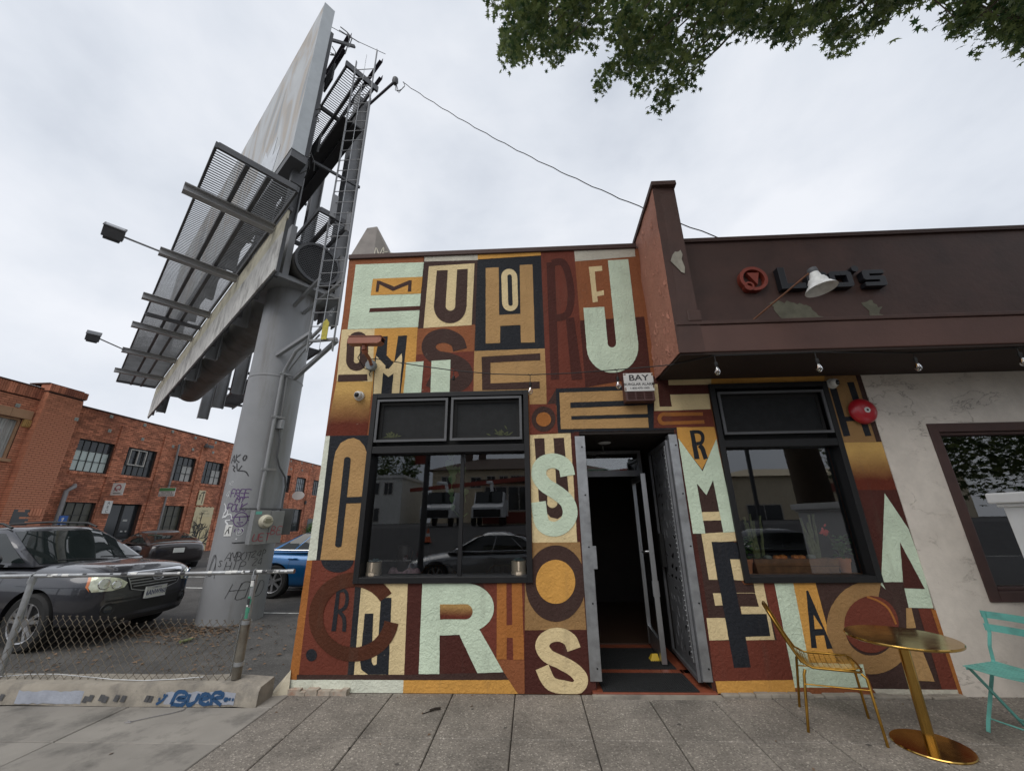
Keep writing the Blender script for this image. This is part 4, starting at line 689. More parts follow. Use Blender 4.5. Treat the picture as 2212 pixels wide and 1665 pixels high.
('letter','mint',3,[0.521,2.131,0.519,2.145,0.517,2.170,0.512,2.205,0.501,2.247,0.477,2.289,0.443,2.321,0.409,2.344,0.371,2.362,0.331,2.375,0.288,2.382,0.245,2.382,0.203,2.376,0.163,2.364,0.124,2.346,0.087,2.320,0.057,2.287,0.036,2.250,0.021,2.212,0.014,2.172,0.013,2.130,0.022,2.090,0.037,2.054,0.056,2.021,0.079,1.992,0.105,1.963,0.138,1.936,0.173,1.913,0.235,1.875,0.259,1.858,0.303,1.824,0.320,1.809,0.332,1.797,0.340,1.786,0.347,1.771,0.353,1.752,0.357,1.733,0.358,1.716,0.357,1.704,0.354,1.693,0.347,1.679,0.338,1.664,0.327,1.651,0.316,1.641,0.303,1.633,0.288,1.625,0.273,1.619,0.261,1.616,0.252,1.616,0.238,1.618,0.222,1.622,0.209,1.627,0.200,1.633,0.196,1.639,0.188,1.661,0.181,1.705,0.176,1.756,0.173,1.805,0.170,1.840,0.002,1.822,0.005,1.789,0.009,1.739,0.016,1.681,0.026,1.622,0.046,1.568,0.079,1.524,0.119,1.494,0.160,1.476,0.199,1.466,0.237,1.461,0.278,1.462,0.319,1.471,0.356,1.485,0.389,1.503,0.419,1.524,0.447,1.549,0.471,1.577,0.492,1.609,0.509,1.643,0.521,1.681,0.525,1.721,0.522,1.759,0.515,1.796,0.504,1.832,0.488,1.867,0.467,1.899,0.442,1.927,0.416,1.949,0.365,1.990,0.333,2.012,0.300,2.033,0.269,2.052,0.244,2.068,0.227,2.083,0.213,2.099,0.200,2.115,0.192,2.130,0.187,2.142,0.185,2.149,0.186,2.156,0.188,2.168,0.192,2.179,0.201,2.192,0.207,2.196,0.220,2.202,0.238,2.207,0.256,2.210,0.269,2.210,0.283,2.208,0.302,2.202,0.320,2.193,0.340,2.180,0.343,2.166,0.346,2.146,0.348,2.123,0.350,2.104]),
('panel','darktan',1,[0.006,1.400,0.531,1.400,0.539,0.558,-0.119,0.553,-0.120,0.993,-0.006,0.993]),
('letter','brown',2,[0.564,0.989,0.564,1.046,0.556,1.104,0.541,1.158,0.518,1.209,0.487,1.255,0.451,1.295,0.408,1.327,0.362,1.351,0.312,1.366,0.261,1.371,0.208,1.366,0.157,1.353,0.108,1.329,0.063,1.298,0.022,1.259,-0.013,1.213,-0.028,1.162,-0.028,1.050,-0.081,0.992,-0.078,0.934,-0.068,0.878,-0.050,0.825,-0.025,0.777,0.006,0.734,0.043,0.698,0.084,0.669,0.129,0.648,0.177,0.635,0.226,0.630,0.275,0.635,0.323,0.647,0.370,0.668,0.414,0.697,0.453,0.733,0.488,0.775,0.518,0.823,0.540,0.876,0.556,0.931]),
('letter','ochre',3,[0.454,1.006,0.453,1.043,0.446,1.079,0.432,1.113,0.413,1.145,0.388,1.172,0.359,1.194,0.326,1.210,0.291,1.220,0.254,1.224,0.216,1.221,0.180,1.211,0.145,1.195,0.114,1.174,0.086,1.147,0.064,1.116,0.047,1.082,0.036,1.045,0.032,1.008,0.034,0.971,0.042,0.935,0.057,0.902,0.077,0.872,0.102,0.846,0.131,0.825,0.163,0.810,0.198,0.800,0.233,0.797,0.270,0.800,0.305,0.809,0.339,0.824,0.370,0.845,0.397,0.870,0.419,0.900,0.437,0.933,0.448,0.969]),
('panel','maroon',1,[-0.104,0.555,0.541,0.560,0.545,-0.006,-0.171,-0.010]),
('letter','cream',2,[0.469,0.403,0.460,0.432,0.451,0.456,0.438,0.484,0.417,0.510,0.391,0.531,0.364,0.547,0.335,0.560,0.303,0.570,0.268,0.576,0.233,0.577,0.198,0.573,0.164,0.567,0.131,0.557,0.101,0.543,0.073,0.526,0.049,0.505,0.029,0.480,0.013,0.451,0.006,0.417,0.010,0.385,0.020,0.356,0.036,0.329,0.057,0.304,0.083,0.281,0.116,0.261,0.150,0.246,0.213,0.223,0.239,0.212,0.293,0.187,0.317,0.175,0.337,0.163,0.353,0.152,0.366,0.141,0.377,0.129,0.385,0.119,0.388,0.118,0.381,0.110,0.376,0.105,0.355,0.105,0.333,0.108,0.307,0.112,0.232,0.125,0.214,0.130,0.202,0.134,0.195,0.139,0.184,0.151,0.171,0.175,0.157,0.203,0.145,0.231,0.136,0.251,0.005,0.203,0.014,0.185,0.027,0.157,0.043,0.123,0.064,0.089,0.091,0.057,0.125,0.034,0.160,0.021,0.192,0.012,0.246,0.003,0.273,-0.002,0.305,-0.007,0.338,-0.010,0.374,-0.010,0.414,-0.004,0.450,0.012,0.479,0.033,0.502,0.058,0.518,0.086,0.526,0.119,0.521,0.152,0.509,0.179,0.492,0.202,0.472,0.222,0.450,0.242,0.424,0.260,0.396,0.276,0.367,0.291,0.309,0.318,0.277,0.332,0.215,0.356,0.192,0.366,0.178,0.374,0.168,0.384,0.158,0.395,0.152,0.405,0.149,0.415,0.157,0.426,0.165,0.432,0.173,0.438,0.183,0.442,0.199,0.447,0.216,0.450,0.234,0.452,0.246,0.452,0.258,0.450,0.273,0.445,0.288,0.439,0.300,0.431,0.308,0.426,0.312,0.421,0.317,0.409,0.323,0.392,0.333,0.362]),
]

for kind_, col_, lv_, pts_ in MURAL:
    pts_ = list(zip(pts_[::2], pts_[1::2]))
    y = -0.0022 * lv_ - random.uniform(0.0, 0.0012)
    a = sum(pts_[i][0]*pts_[(i+1) % len(pts_)][1] - pts_[(i+1) % len(pts_)][0]*pts_[i][1] for i in range(len(pts_)))
    if a < 0: pts_ = pts_[::-1]
    q_ = []
    for (ax_, az_), (bx_, bz_) in zip(pts_, pts_[1:] + pts_[:1]):
        n_ = max(1, int(math.hypot(bx_-ax_, bz_-az_) / 0.035))
        for k_ in range(n_):
            x_, z_ = ax_ + (bx_-ax_)*k_/n_, az_ + (bz_-az_)*k_/n_
            q_.append((x_ + 0.0022*noise.noise((x_*13, z_*13, lv_*7.0)) + 0.0012*noise.noise((x_*45, z_*45, lv_*3.0)), z_ + 0.0022*noise.noise((x_*13+50, z_*13, lv_*7.0)) + 0.0012*noise.noise((x_*45, z_*45+9, 1.0))))
    pts_ = q_
    mb = MB(); mb.add([(px, y, max(pz, 0.004)) for px, pz in pts_], [tuple(range(len(pts_)))])
    part('painted_' + kind_, mb, PAINT[col_], cafe)

# windows of the cafe: frame > glass panes
def shop_window(x0, x1, z0, z1, zt, mull, screens, panes):
    mb = MB(); f = 0.062
    mb.frame(x0, x1, z0, z1, f, -0.035, 0.14)
    mb.box(x0+f, x1-f, -0.03, 0.14, zt-0.055, zt+0.03)
    w = part('window', mb, M_black, cafe, bevel=0.004)
    for m_ in mull:
        mb = MB(); mb.box(m_-0.022, m_+0.022, 0.065, 0.12, z0+f, zt-0.055); part('mullion', mb, M_black, w)
    for a, b, c_, d in screens:
        mb = MB(); mb.frame(a, b, c_, d, 0.028, -0.05, -0.0315); part('screen_frame', mb, M_bsteel, w)
        mb = MB(); mb.frame(a+0.03, b-0.03, c_+0.03, d-0.03, 0.035, 0.02, 0.06); part('sash', mb, M_blackm, w)
        mb = MB(); mb.box(a+0.06, b-0.06, 0.03, 0.034, c_+0.06, d-0.06); part('screen', mb, M_screen, w)
    mb = MB(); mb.box(x0+f, x1-f, 0.02, 0.14, zt+0.03, z1-f)
    for a, b in panes:
        mb = MB(); mb.add([(a,0.088,z0+f),(b,0.088,z0+f),(b,0.088,zt-0.055),(a,0.088,zt-0.055)],[(0,1,2,3)]); part('pane', mb, M_glass, w)
    mb = MB(); mb.box(x0+f, x1-f, 0.142, 0.26, z0+0.02, z0+f+0.004); part('sill_board', mb, M_blackm if x0 < 0 else M_wood, w)
    return w
shop_window(-1.97, 0.0, 1.0, 3.175, 2.47, [-0.815], [(-1.893,-1.0,2.55,3.09), (-0.958,-0.085,2.552,3.095)], [(-1.908,-0.837), (-0.793,-0.062)])
mb = MB(); mb.box(-1.93,-0.04,0.1,0.13,2.50,3.12); part('backing_panel', mb, M_blackm, cafe)
shop_window(2.22, 3.62, 0.985, 3.19, 2.465, [], [(2.295,3.54,2.556,3.08)], [(2.282,3.558)])
mb = MB(); mb.box(2.26,3.58,0.1,0.13,2.50,3.13); part('backing_panel', mb, M_blackm, cafe)

# doorway: recess, threshold, mats, jamb plates
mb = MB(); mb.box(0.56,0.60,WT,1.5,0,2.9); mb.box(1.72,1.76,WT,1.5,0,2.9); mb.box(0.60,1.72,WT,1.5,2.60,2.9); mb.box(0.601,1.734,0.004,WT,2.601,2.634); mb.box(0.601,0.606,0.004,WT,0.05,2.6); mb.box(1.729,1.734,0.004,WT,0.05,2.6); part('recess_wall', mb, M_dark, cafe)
mb = MB(); mb.box(0.56,1.76,-0.06,1.5,-0.02,0.035); part('threshold', mb, M_tile, cafe, bevel=0.006)
for i in range(10):
    mb = MB(); x = 0.57 + i*0.118; mb.box(x, x+0.112, 0.44, 0.55, 0.03, 0.041); part('tile', mb, M_tile, cafe)
for i in range(5):
    mb = MB(); mb.box(1.60,1.70,-0.04+i*0.118,-0.04+i*0.118+0.112,0.03,0.041); part('tile', mb, M_tile, cafe)
mb = MB(); mb.box(0.55,1.78,-0.115,-0.062,-0.02,0.022); part('door_sill', mb, M_kerb, cafe)
mb = MB(); mb.frame(0.72,1.58,2.24,2.56,0.04,1.0,1.06); mb.box(0.72,1.58,1.0,1.06,2.20,2.24); mb.box(0.72,0.76,1.0,1.06,0.05,2.20); mb.box(1.54,1.58,1.0,1.06,0.05,2.20); part('door_frame', mb, M_gate, cafe)
mb = MB(); mb.box(0.76,1.54,1.02,1.03,2.28,2.52); part('transom_pane', mb, M_glass, cafe)
mb = MB(); mb.box(0.80,1.3,1.15,1.17,2.26,2.33); part('vent_pipe', mb, M_turq, cafe)
mb = MB(); mb.lathe([(0.075,2.585),(0.085,2.592),(0.085,2.598)], (1.0,0.55,0), 20); part('ceiling_light', mb, M_white, cafe, smooth=40)
mb = MB(); mb.lathe([(0.012,2.50),(0.03,2.505),(0.012,2.53),(0.012,2.6)], (1.02,0.8,0), 10); part('sprinkler', mb, M_steel, cafe, smooth=60)
for x0, x1, y0 in ((0.545,0.66,-0.012), (1.655,1.745,-0.012)):
    mb = MB(); mb.box(x0, x1, y0-0.004, y0, 0.11, 2.58)
    xi = x1 if x0 < 1 else x0
    mb.box(xi-0.004, xi+0.004, y0, y0+0.13, 0.11, 2.58)
    j = part('jamb_plate', mb, M_steel, cafe, bevel=0.002)
    mb = MB()
    for z in (0.22,0.8,1.35,1.9,2.45): mb.lathe([(0.009,y0-0.012),(0.009,y0-0.003)], ((x0+x1)/2+0.02,0,z), 8, 'Y')
    part('bolt', mb, M_blackm, j)
mb = MB(); mb.box(0.655,0.70,-0.02,-0.012,1.13,1.36); part('strike_plate', mb, M_steel, cafe)

# steel security gate, swung inwards on the right jamb, its leaf pierced with curved cut-outs
GH = Vector((1.655, 0.03, 0)); GL, GZ0, GZ1 = 1.0, 0.09, 2.52
gd = Vector((0.075, 1.0, 0)).normalized(); gn = Vector((-gd.y, gd.x, 0))
def gp(u, v, t=0.0): return tuple(GH + gd * u + gn * t + Vector((0, 0, v)))
random.seed(11)
good = []
def hole_axis(u, v, L, a, k=0.22):
    return [(u + math.cos(a)*L*t - math.sin(a)*k*L*t*t, v + 1.25*(math.sin(a)*L*t + math.cos(a)*k*L*t*t)) for t in (-1,-0.75,-0.5,-0.25,0,0.25,0.5,0.75,1)]
for iv in range(19):
    for iu in range(5):
        u = 0.19 + 0.155*iu + (0.05 if iv % 2 else -0.02) + random.uniform(-0.015,0.015); v = 0.25 + 0.119*iv + random.uniform(-0.012,0.012)
        a = 1.2 + 0.9*math.sin(v*4.2) + 0.8*math.sin(u*5.0 + v*2.0); L = random.uniform(0.052,0.07); w = random.uniform(0.024,0.034)
        ax_ = [(u + math.cos(a)*L*t - math.sin(a)*0.2*L*t*t, v + math.sin(a)*L*t + math.cos(a)*0.2*L*t*t) for t in (-1,-0.75,-0.5,-0.25,0,0.25,0.5,0.75,1)]
        if any(p < 0.11 or p > 0.88 for p, q in ax_): continue
        if all(min(math.hypot(p-p2, q-q2) for p, q in ax_ for p2, q2 in h2) > (w + w2)*0.62 + 0.004 for h2, w2 in good): good.append((ax_, w))
cu = bpy.data.curves.new('gate_leaf', 'CURVE'); cu.dimensions = '2D'; cu.fill_mode = 'BOTH'; cu.extrude = 0.003
def spl(pts):
    s = cu.splines.new('POLY'); s.points.add(len(pts)-1); s.use_cyclic_u = True
    for q, p in zip(s.points, pts): q.co = (p[0], p[1], 0, 1)
spl([(0.0,GZ0),(GL,GZ0),(GL,GZ1),(0.0,GZ1)])
rims = []
for ax_, w in good:
    l, r = [], []
    for i, (p, q) in enumerate(ax_):
        p0, p1 = ax_[max(i-1,0)], ax_[min(i+1,8)]; dx, dy = p1[0]-p0[0], p1[1]-p0[1]; m = math.hypot(dx, dy); t = (i-4)/4; ww = w*(1-t*t*0.8)*0.8
        l.append((p-dy/m*ww, q+dx/m*ww)); r.append((p+dy/m*ww, q-dx/m*ww))
    spl(l + r[::-1]); rims.append(l)
co_ = bpy.data.objects.new('gate_leaf', cu); COL.objects.link(co_)
ev = co_.evaluated_get(bpy.context.evaluated_depsgraph_get()); me = ev.to_mesh(); mb = MB()
mb.add([gp(v.co.x, v.co.y, v.co.z) for v in me.vertices], [tuple(p.vertices) for p in me.polygons]); ev.to_mesh_clear(); bpy.data.objects.remove(co_)
gate = part('security_gate', mb, M_gate, cafe)
mb = MB()
for a, b in (((0.02,GZ0),(0.02,GZ1)), ((GL-0.02,GZ0),(GL-0.02,GZ1))): mb.bar(gp(*a, 0.022), gp(*b, 0.022), 0.04, 0.03, gn)
for z in (GZ0+0.02, GZ1-0.02): mb.bar(gp(0.04, z, 0.022), gp(GL-0.04, z, 0.022), 0.03, 0.04)
part('gate_frame', mb, M_gate, gate, bevel=0.003)
mb = MB()
for l in rims: mb.tube([gp(p, q, 0.003) for p, q in l], 0.003, 4)
part('cutout_rim', mb, M_gate, gate, kind='stuff')
mb = MB(); mb.bar(gp(0.055,GZ0+0.16,0.045), gp(0.055,GZ1-0.06,0.045), 0.008, 0.045, gd); part('hinge_strip', mb, M_steel, gate)
mb = MB()
for k in range(46):
    z = GZ0 + 0.2 + k*0.047; mb.lathe([(0.010,0),(0.010,0.004),(0.005,0.007)], (0,0,0), 8)
    M_ = Matrix.Translation(Vector(gp(0.055, z, 0.05))) @ gn.to_track_quat('Z', 'Y').to_matrix().to_4x4()
    o0 = len(mb.v) - 24; mb.v[o0:] = [tuple(M_ @ Vector(v)) for v in mb.v[o0:]]
part('rivets', mb, M_steel, gate, kind='stuff')
mb = MB(); mb.bar(gp(0.84,1.05,0.04), gp(0.84,1.45,0.04), 0.06, 0.12, gd); part('lock_box', mb, M_blackm, gate, bevel=0.01)
# glazed inner door standing open
mb = MB(); DH = Vector((1.56,1.48,0)); DE = Vector((1.475,0.62,0)); dd = (DE-DH).normalized(); dn = Vector((-dd.y,dd.x,0)); DL = (DE-DH).length
def dp(u, v): return tuple(DH + dd*u + Vector((0,0,v)))
mb.bar(dp(DL-0.03,0.06), dp(DL-0.03,2.2), 0.06, 0.045, dd); mb.bar(dp(0.03,0.06), dp(0.03,2.2), 0.06, 0.045, dd)
mb.bar(dp(0.06,0.17), dp(DL-0.06,0.17), 0.045, 0.22); mb.bar(dp(0.06,2.16), dp(DL-0.06,2.16), 0.045, 0.08)
door = part('door', mb, M_alu, cafe, bevel=0.003)
mb = MB(); mb.bar(dp(0.06,1.2), dp(DL-0.06,1.2), 0.008, 1.84); part('pane', mb, M_glass, door)
mb = MB(); q = -dn*0.06; mb.tube([Vector(dp(DL-0.05,1.25)), Vector(dp(DL-0.05,1.25))+q, Vector(dp(DL-0.35,1.22))+q, Vector(dp(DL-0.35,1.22))], 0.011, 8); part('push_bar', mb, M_alu, door, smooth=60)
mb = MB(); mb.bar(dp(DL-0.028,0.75), dp(DL-0.028,0.92), 0.075, 0.03, dd); part('lock', mb, M_steel, door)
mb = MB(); mb.add([(1.36,0.80,0.045),(1.47,0.80,0.045),(1.47,0.90,0.045),(1.36,0.90,0.045),(1.40,0.83,0.115),(1.46,0.83,0.115),(1.46,0.89,0.10),(1.40,0.89,0.10)], [(0,3,2,1),(4,5,6,7),(0,1,5,4),(1,2,6,5),(2,3,7,6),(3,0,4,7)])
tag(part('door_wedge', mb, M_yellow), 'yellow plastic wedge holding the glazed cafe door open', 'door wedge')
for nm, x0, x1, y0, y1, lb in (('door_mat',0.66,1.59,-0.045,0.43,'black ribbed rubber mat at the front of the cafe doorway'), ('door_mat',0.66,1.58,0.56,1.30,'black rubber mat deeper inside the cafe doorway, behind the tile strip')):
    mb = MB(); mb.box(x0, x1, y0, y1, 0.0365, 0.046)
    k = x0 + 0.012
    while k < x1 - 0.02: mb.box(k, k+0.010, y0+0.008, y1-0.008, 0.046, 0.0515); k += 0.022
    tag(part(nm, mb, M_mat), lb, 'door mat')

# ------------------------------------------------------------------ neighbouring shop: fin wall, fascia, soffit, white wall
shop = thing('corner_shop', 'brown and white shop with projecting fascia and peeling fin wall beside the cafe', 'building', (4.0, 0, 0))
# fin wall, uneven outline, subdivided for relief
mb = MB()
ny, nz_ = 18, 46
def finx(y, z): return 1.60 + 0.006*math.sin(z*5.1+y*3) + 0.004*math.sin(y*17+z*9)
g = []
for i in range(ny+1):
    y = -0.82 + 0.92*i/ny
    zt = 5.50 - 0.10*i/ny
    for j in range(nz_+1):
        z = 3.285 + (zt-3.285)*j/nz_; g.append((finx(y,z), y, z))
b0 = len(mb.v)
mb.add(g, [(i*(nz_+1)+j, i*(nz_+1)+j+1, (i+1)*(nz_+1)+j+1, (i+1)*(nz_+1)+j) for i in range(ny) for j in range(nz_)])
part('fin_side', mb, M_fin, shop, smooth=60)
mb = MB(); mb.box(1.612,1.86,-0.815,0.10,3.30,5.40)
mb.add([(1.596,-0.822,3.285),(1.87,-0.822,3.285),(1.87,-0.80,5.5),(1.596,-0.822,5.5),(1.80,-0.81,3.285)], [(0,1,2,3)])
part('fin_wall', mb, M_sign, shop)
mb = MB(); mb.bar((1.73,-0.86,5.535),(1.73,0.14,5.425),0.30,0.07); part('fin_cap', mb, M_cap, shop, bevel=0.008)
# flakes of paint curling off the fin
random.seed(23)
mb = MB(); mb2 = MB()
for k in range(46):
    y, z = random.uniform(-0.76,0.0), random.choice([random.uniform(3.35,3.9), random.uniform(3.4,5.3)])
    L, w = random.uniform(0.02,0.075), random.uniform(0.008,0.022); tl = random.uniform(-0.4,0.4); c_ = random.uniform(0.006,0.02)
    ca, sa = math.cos(tl), math.sin(tl)
    def fpnt(u, v, o): return (finx(y,z) - 0.002 - o, y + u*ca - v*sa, z + u*sa + v*ca)
    mb.add([fpnt(-w,-L,0), fpnt(w*0.4,-L*0.7,c_*0.5), fpnt(w,0,c_), fpnt(w*0.3,L*0.8,c_*0.5), fpnt(-w,L,0), fpnt(-w*0.8,0,0)], [(0,1,2,5),(5,2,3,4)])
part('paint_flake', mb, M_fin, shop)
for pts_, x in (([(1.668,4.42),(1.70,4.50),(1.735,4.545),(1.77,4.54),(1.80,4.565),(1.815,4.50),(1.795,4.44),(1.815,4.33),(1.80,4.25),(1.765,4.27),(1.715,4.35)], 0),):
    mb = MB(); mb.prism(pts_, lambda u, v: (u, -0.826, v), (0, 0.004, 0)); part('bare_patch', mb, M_plaster, shop)
def ragged(pts, amp=0.012, step=0.03):
    q = []
    for (a, b), (c_, d) in zip(pts, pts[1:] + pts[:1]):
        n_ = max(1, int(math.hypot(c_-a, d-b)/step))
        for k in range(n_):
            x, z = a+(c_-a)*k/n_, b+(d-b)*k/n_; q.append((x+amp*noise.noise((x*31,z*31,1.0)), z+amp*noise.noise((x*31,z*31,7.0))))
    return q
# fascia box, ledge, sign board behind
mb = MB(); mb.box(1.61,9.0,-0.815,-0.05,3.285,3.60); part('fascia', mb, M_fascia, shop, bevel=0.01)
mb = MB(); mb.box(1.612,9.0,-0.83,-0.45,3.602,3.645); part('ledge', mb, M_sign, shop, bevel=0.006)
mb = MB(); mb.box(1.75,1.90,-0.828,-0.47,3.646,3.78); part('fin_foot', mb, M_sign, shop, bevel=0.012)
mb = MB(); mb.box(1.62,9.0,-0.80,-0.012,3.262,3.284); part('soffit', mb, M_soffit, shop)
SB = -0.42   # sign board plane
mb = MB(); mb.box(1.862,9.0,SB,-0.05,3.646,4.965); part('sign_board', mb, M_sign, shop)
mb = MB(); mb.box(1.862,9.0,SB-0.03,-0.02,4.966,5.02); part('roof_edge', mb, M_cap, shop)
mb = MB()
for pts_ in ([(2.93,4.05),(3.0,4.10),(3.10,4.06),(3.14,4.09),(3.24,4.04),(3.36,4.01),(3.44,3.88),(3.56,3.80),(3.56,3.70),(3.40,3.66),(3.16,3.66),(3.09,3.78),(2.98,3.90)],
             [(3.98,4.02),(4.10,4.06),(4.15,3.96),(4.20,3.98),(4.14,3.88),(4.20,3.84),(4.19,3.76),(4.34,3.70),(4.60,3.69),(4.62,3.66),(4.16,3.66),(4.10,3.78),(4.02,3.85),(4.02,3.92)]):
    mb.prism(ragged(pts_, 0.03), lambda u, v: (u, SB-0.003, v), (0, 0.002, 0))
part('bare_patch', mb, mat('grey_green_undercoat', (0.125, 0.12, 0.085), 0.85, var=0.25, vs=8, bump=0.2), shop)
# white wall with brown framed window
mb = MB()
mb.box(4.063,4.61,-0.012,0.25,0,3.26); mb.box(4.61,8.2,-0.012,0.25,0,0.80); mb.box(4.61,8.2,-0.012,0.25,2.64,3.26); mb.box(8.2,9.0,-0.012,0.25,0,3.26)
part('front_wall', mb, M_wallwhite, shop)
mb = MB(); mb.frame(4.61,8.2,0.80,2.64,0.10,-0.03,0.12); mb.frame(4.71,8.1,0.90,2.54,0.035,0.0,0.10)
w3 = part('window', mb, mat('brown_frame', (0.055, 0.026, 0.022), 0.55, var=0.2, bump=0.1), shop, bevel=0.006)
mb = MB(); mb.add([(4.745,0.063,0.935),(8.065,0.063,0.935),(8.065,0.063,2.505),(4.745,0.063,2.505)],[(0,1,2,3)]); part('pane', mb, M_glass, w3)
mb = MB(); mb.box(4.35,9.0,2.6,2.7,0,3.6); mb.box(4.35,4.4,0.26,2.6,0,3.4); mb.box(8.9,9.0,0.26,2.6,0,3.4); part('interior_wall', mb, M_inwall, shop)
mb = MB(); mb.box(4.4,8.9,0.26,2.6,0,0.05); part('interior_floor', mb, M_infloor, shop)
mb = MB(); mb.box(4.35,9.0,0.26,2.6,3.3,3.4); part('ceiling', mb, M_inwall, shop)
mb = MB(); mb.box(4.35,9.0,0.1,4.6,4.9,4.96); part('roof', mb, M_cap, shop)
mb = MB(); mb.box(8.9,9.0,0.26,4.6,0,4.9); part('side_wall', mb, M_wallwhite, shop)

# raised shop sign: red roundel and black letters standing off the board
sign = thing('shop_sign', "red ring emblem and black raised letters reading Leo's on the brown sign board", 'sign', (3.3, SB, 4.3))
def ringpts(r, n=32): return [(r*math.cos(2*math.pi*i/n), r*math.sin(2*math.pi*i/n)) for i in range(n)]
def ring_mb(cx, cz, ro, ri, y0, y1, n=32):
    mb = MB(); o = ringpts(ro, n); i_ = ringpts(ri, n)
    vs = [(cx+a, y, cz+b) for y in (y0, y1) for (a, b) in o + i_]
    fs = []
    for k in range(n):
        k2 = (k+1) % n; fs += [(k, k2, n+k2, n+k), (2*n+k, 3*n+k, 3*n+k2, 2*n+k2), (k, 2*n+k, 2*n+k2, k2), (n+k, n+k2, 3*n+k2, 3*n+k)]
    return mb.add(vs, fs)
part('emblem_ring', ring_mb(2.765, 4.37, 0.165, 0.125, SB-0.07, SB-0.002), M_signred, sign, fix=True)
part('emblem_ring', ring_mb(2.69, 4.265, 0.058, 0.036, SB-0.075, SB-0.004), M_signred, sign, fix=True)
mb = MB(); mb.prism([(2.70,4.455),(2.845,4.455),(2.80,4.29)], lambda u, v: (u, SB-0.06, v), (0, 0.055, 0)); part('emblem_triangle', mb, M_signred, sign, fix=True)
def letter(poly_list, nm='letter'):
    mb = MB()
    for pl in poly_list: mb.prism(pl, lambda u, v: (u, SB-0.085, v), (0, 0.083, 0))
    part(nm, mb, M_letter, sign, fix=True, bevel=0.004)
letter([[(3.055,4.20),(3.34,4.20),(3.34,4.275),(3.135,4.275),(3.135,4.50),(3.055,4.50)]])
def blocky(x, w, kind):
    z0, z1, t = 4.20, 4.42, 0.062
    if kind == 'e': return [[(x,z0),(x+w,z0),(x+w,z0+t),(x+t,z0+t),(x+t,z0+0.085),(x+w,z0+0.085),(x+w,z1-0.02),(x+w-0.03,z1),(x+0.03,z1),(x,z1-0.03)]]
    if kind == 'o': return [[(x,z0+0.03),(x+0.03,z0),(x+w/2,z0),(x+w/2,z0+t),(x+t,z0+t),(x+t,z1-t),(x+w/2,z1-t),(x+w/2,z1),(x+0.03,z1),(x,z1-0.03)], [(x+w/2+0.0005,z0),(x+w-0.03,z0),(x+w,z0+0.03),(x+w,z1-0.03),(x+w-0.03,z1),(x+w/2+0.0005,z1),(x+w/2+0.0005,z1-t),(x+w-t,z1-t),(x+w-t,z0+t),(x+w/2+0.0005,z0+t)]]
    return [[(x,z0),(x+w-0.02,z0),(x+w,z0+0.02),(x+w,z0+0.12),(x+w-0.02,z0+0.14),(x+0.08,z0+0.14),(x+0.08,z1-0.055),(x+w,z1-0.055),(x+w,z1),(x+0.02,z1),(x,z1-0.02),(x,z0+0.1),(x+0.02,z0+0.083),(x+w-0.075,z0+0.083),(x+w-0.075,z0+0.055),(x,z0+0.055)]]
letter(blocky(3.37,0.24,'e')); letter(blocky(3.635,0.26,'o')); letter(blocky(4.02,0.25,'s'))
mb = MB(); mb.lathe([(0.042,SB-0.085),(0.042,SB-0.002)], (3.955,0,4.445), 14, 'Y'); part('apostrophe', mb, M_letter, sign, smooth=40, fix=True)

# gooseneck style sign lamp on a straight rusty pipe
gl_ = thing('sign_lamp', 'white enamel sign lamp on a slanting rusty pipe in front of the sign board', 'lamp', (2.44, -0.80, 3.645))
LP0, LP1 = Vector((2.44,-0.80,3.645)), Vector((2.80,-1.25,3.91))
mb = MB(); mb.tube([LP0, LP1], 0.0095, 8); part('pipe', mb, M_rust, gl_, smooth=60)
ax = Vector((0.10,-0.06,-1.0)).normalized(); Mx = Matrix.Translation(LP1 + Vector((0.045,-0.0,0.0))) @ ax.to_track_quat('Z','Y').to_matrix().to_4x4() @ Matrix.Scale(1.12, 4)
mb = MB(); mb.lathe([(0.018,-0.05),(0.036,-0.045),(0.04,-0.01),(0.036,0.0)], n=18).xform(Mx); part('cap', mb, M_bsteel, gl_, smooth=50)
mb = MB(); mb.lathe([(0.036,0.0),(0.042,0.03),(0.045,0.05),(0.062,0.065),(0.075,0.09),(0.077,0.115),(0.095,0.135),(0.118,0.165),(0.122,0.172),(0.116,0.170),(0.09,0.137),(0.07,0.115),(0.055,0.07),(0.03,0.03)], n=28, close=True).xform(Mx); part('shade', mb, M_enamel, gl_, smooth=50)
mb = MB(); mb.lathe([(0.012,0.03),(0.03,0.06),(0.036,0.09),(0.022,0.12),(0.004,0.13)], n=14).xform(Mx); part('bulb', mb, M_camw, gl_, smooth=80)

# ------------------------------------------------------------------ billboard
BA = R(50.4); BD = Vector((-math.sin(BA), math.cos(BA), 0)); BN_ = Vector((-math.cos(BA), -math.sin(BA), 0)); BO = Vector((-5.25, 3.05, 0))
def BP(s, o, z): return tuple(BO + BD*s + BN_*o + Vector((0, 0, z)))
bb = thing('billboard', 'tall two-sided billboard on one thick grey steel column above the parking lot', 'billboard', (-5.37, 2.96, 0.03))
PC = (-5.37, 2.96); PR = 0.50
mb = MB(); mb.lathe([(PR,-0.05),(PR,2.0),(PR,4.0),(PR,6.52),(PR*0.999,6.54)], (PC[0],PC[1],0), 48); column = part('column', mb, M_post, bb, smooth=40)
mb = MB(); mb.lathe([(PR+0.004,4.45),(PR+0.012,4.47),(PR+0.004,4.49)], (PC[0],PC[1],0), 48, close=True); part('weld_seam', mb, M_post, column, smooth=60)
def bbox(mb, s0, s1, o0, o1, z0, z1):
    vs = [BP(s,o,z) for z in (z0,z1) for s,o in ((s0,o0),(s1,o0),(s1,o1),(s0,o1))]
    return mb.add(vs, [(0,3,2,1),(4,5,6,7),(0,1,5,4),(1,2,6,5),(2,3,7,6),(3,0,4,7)])
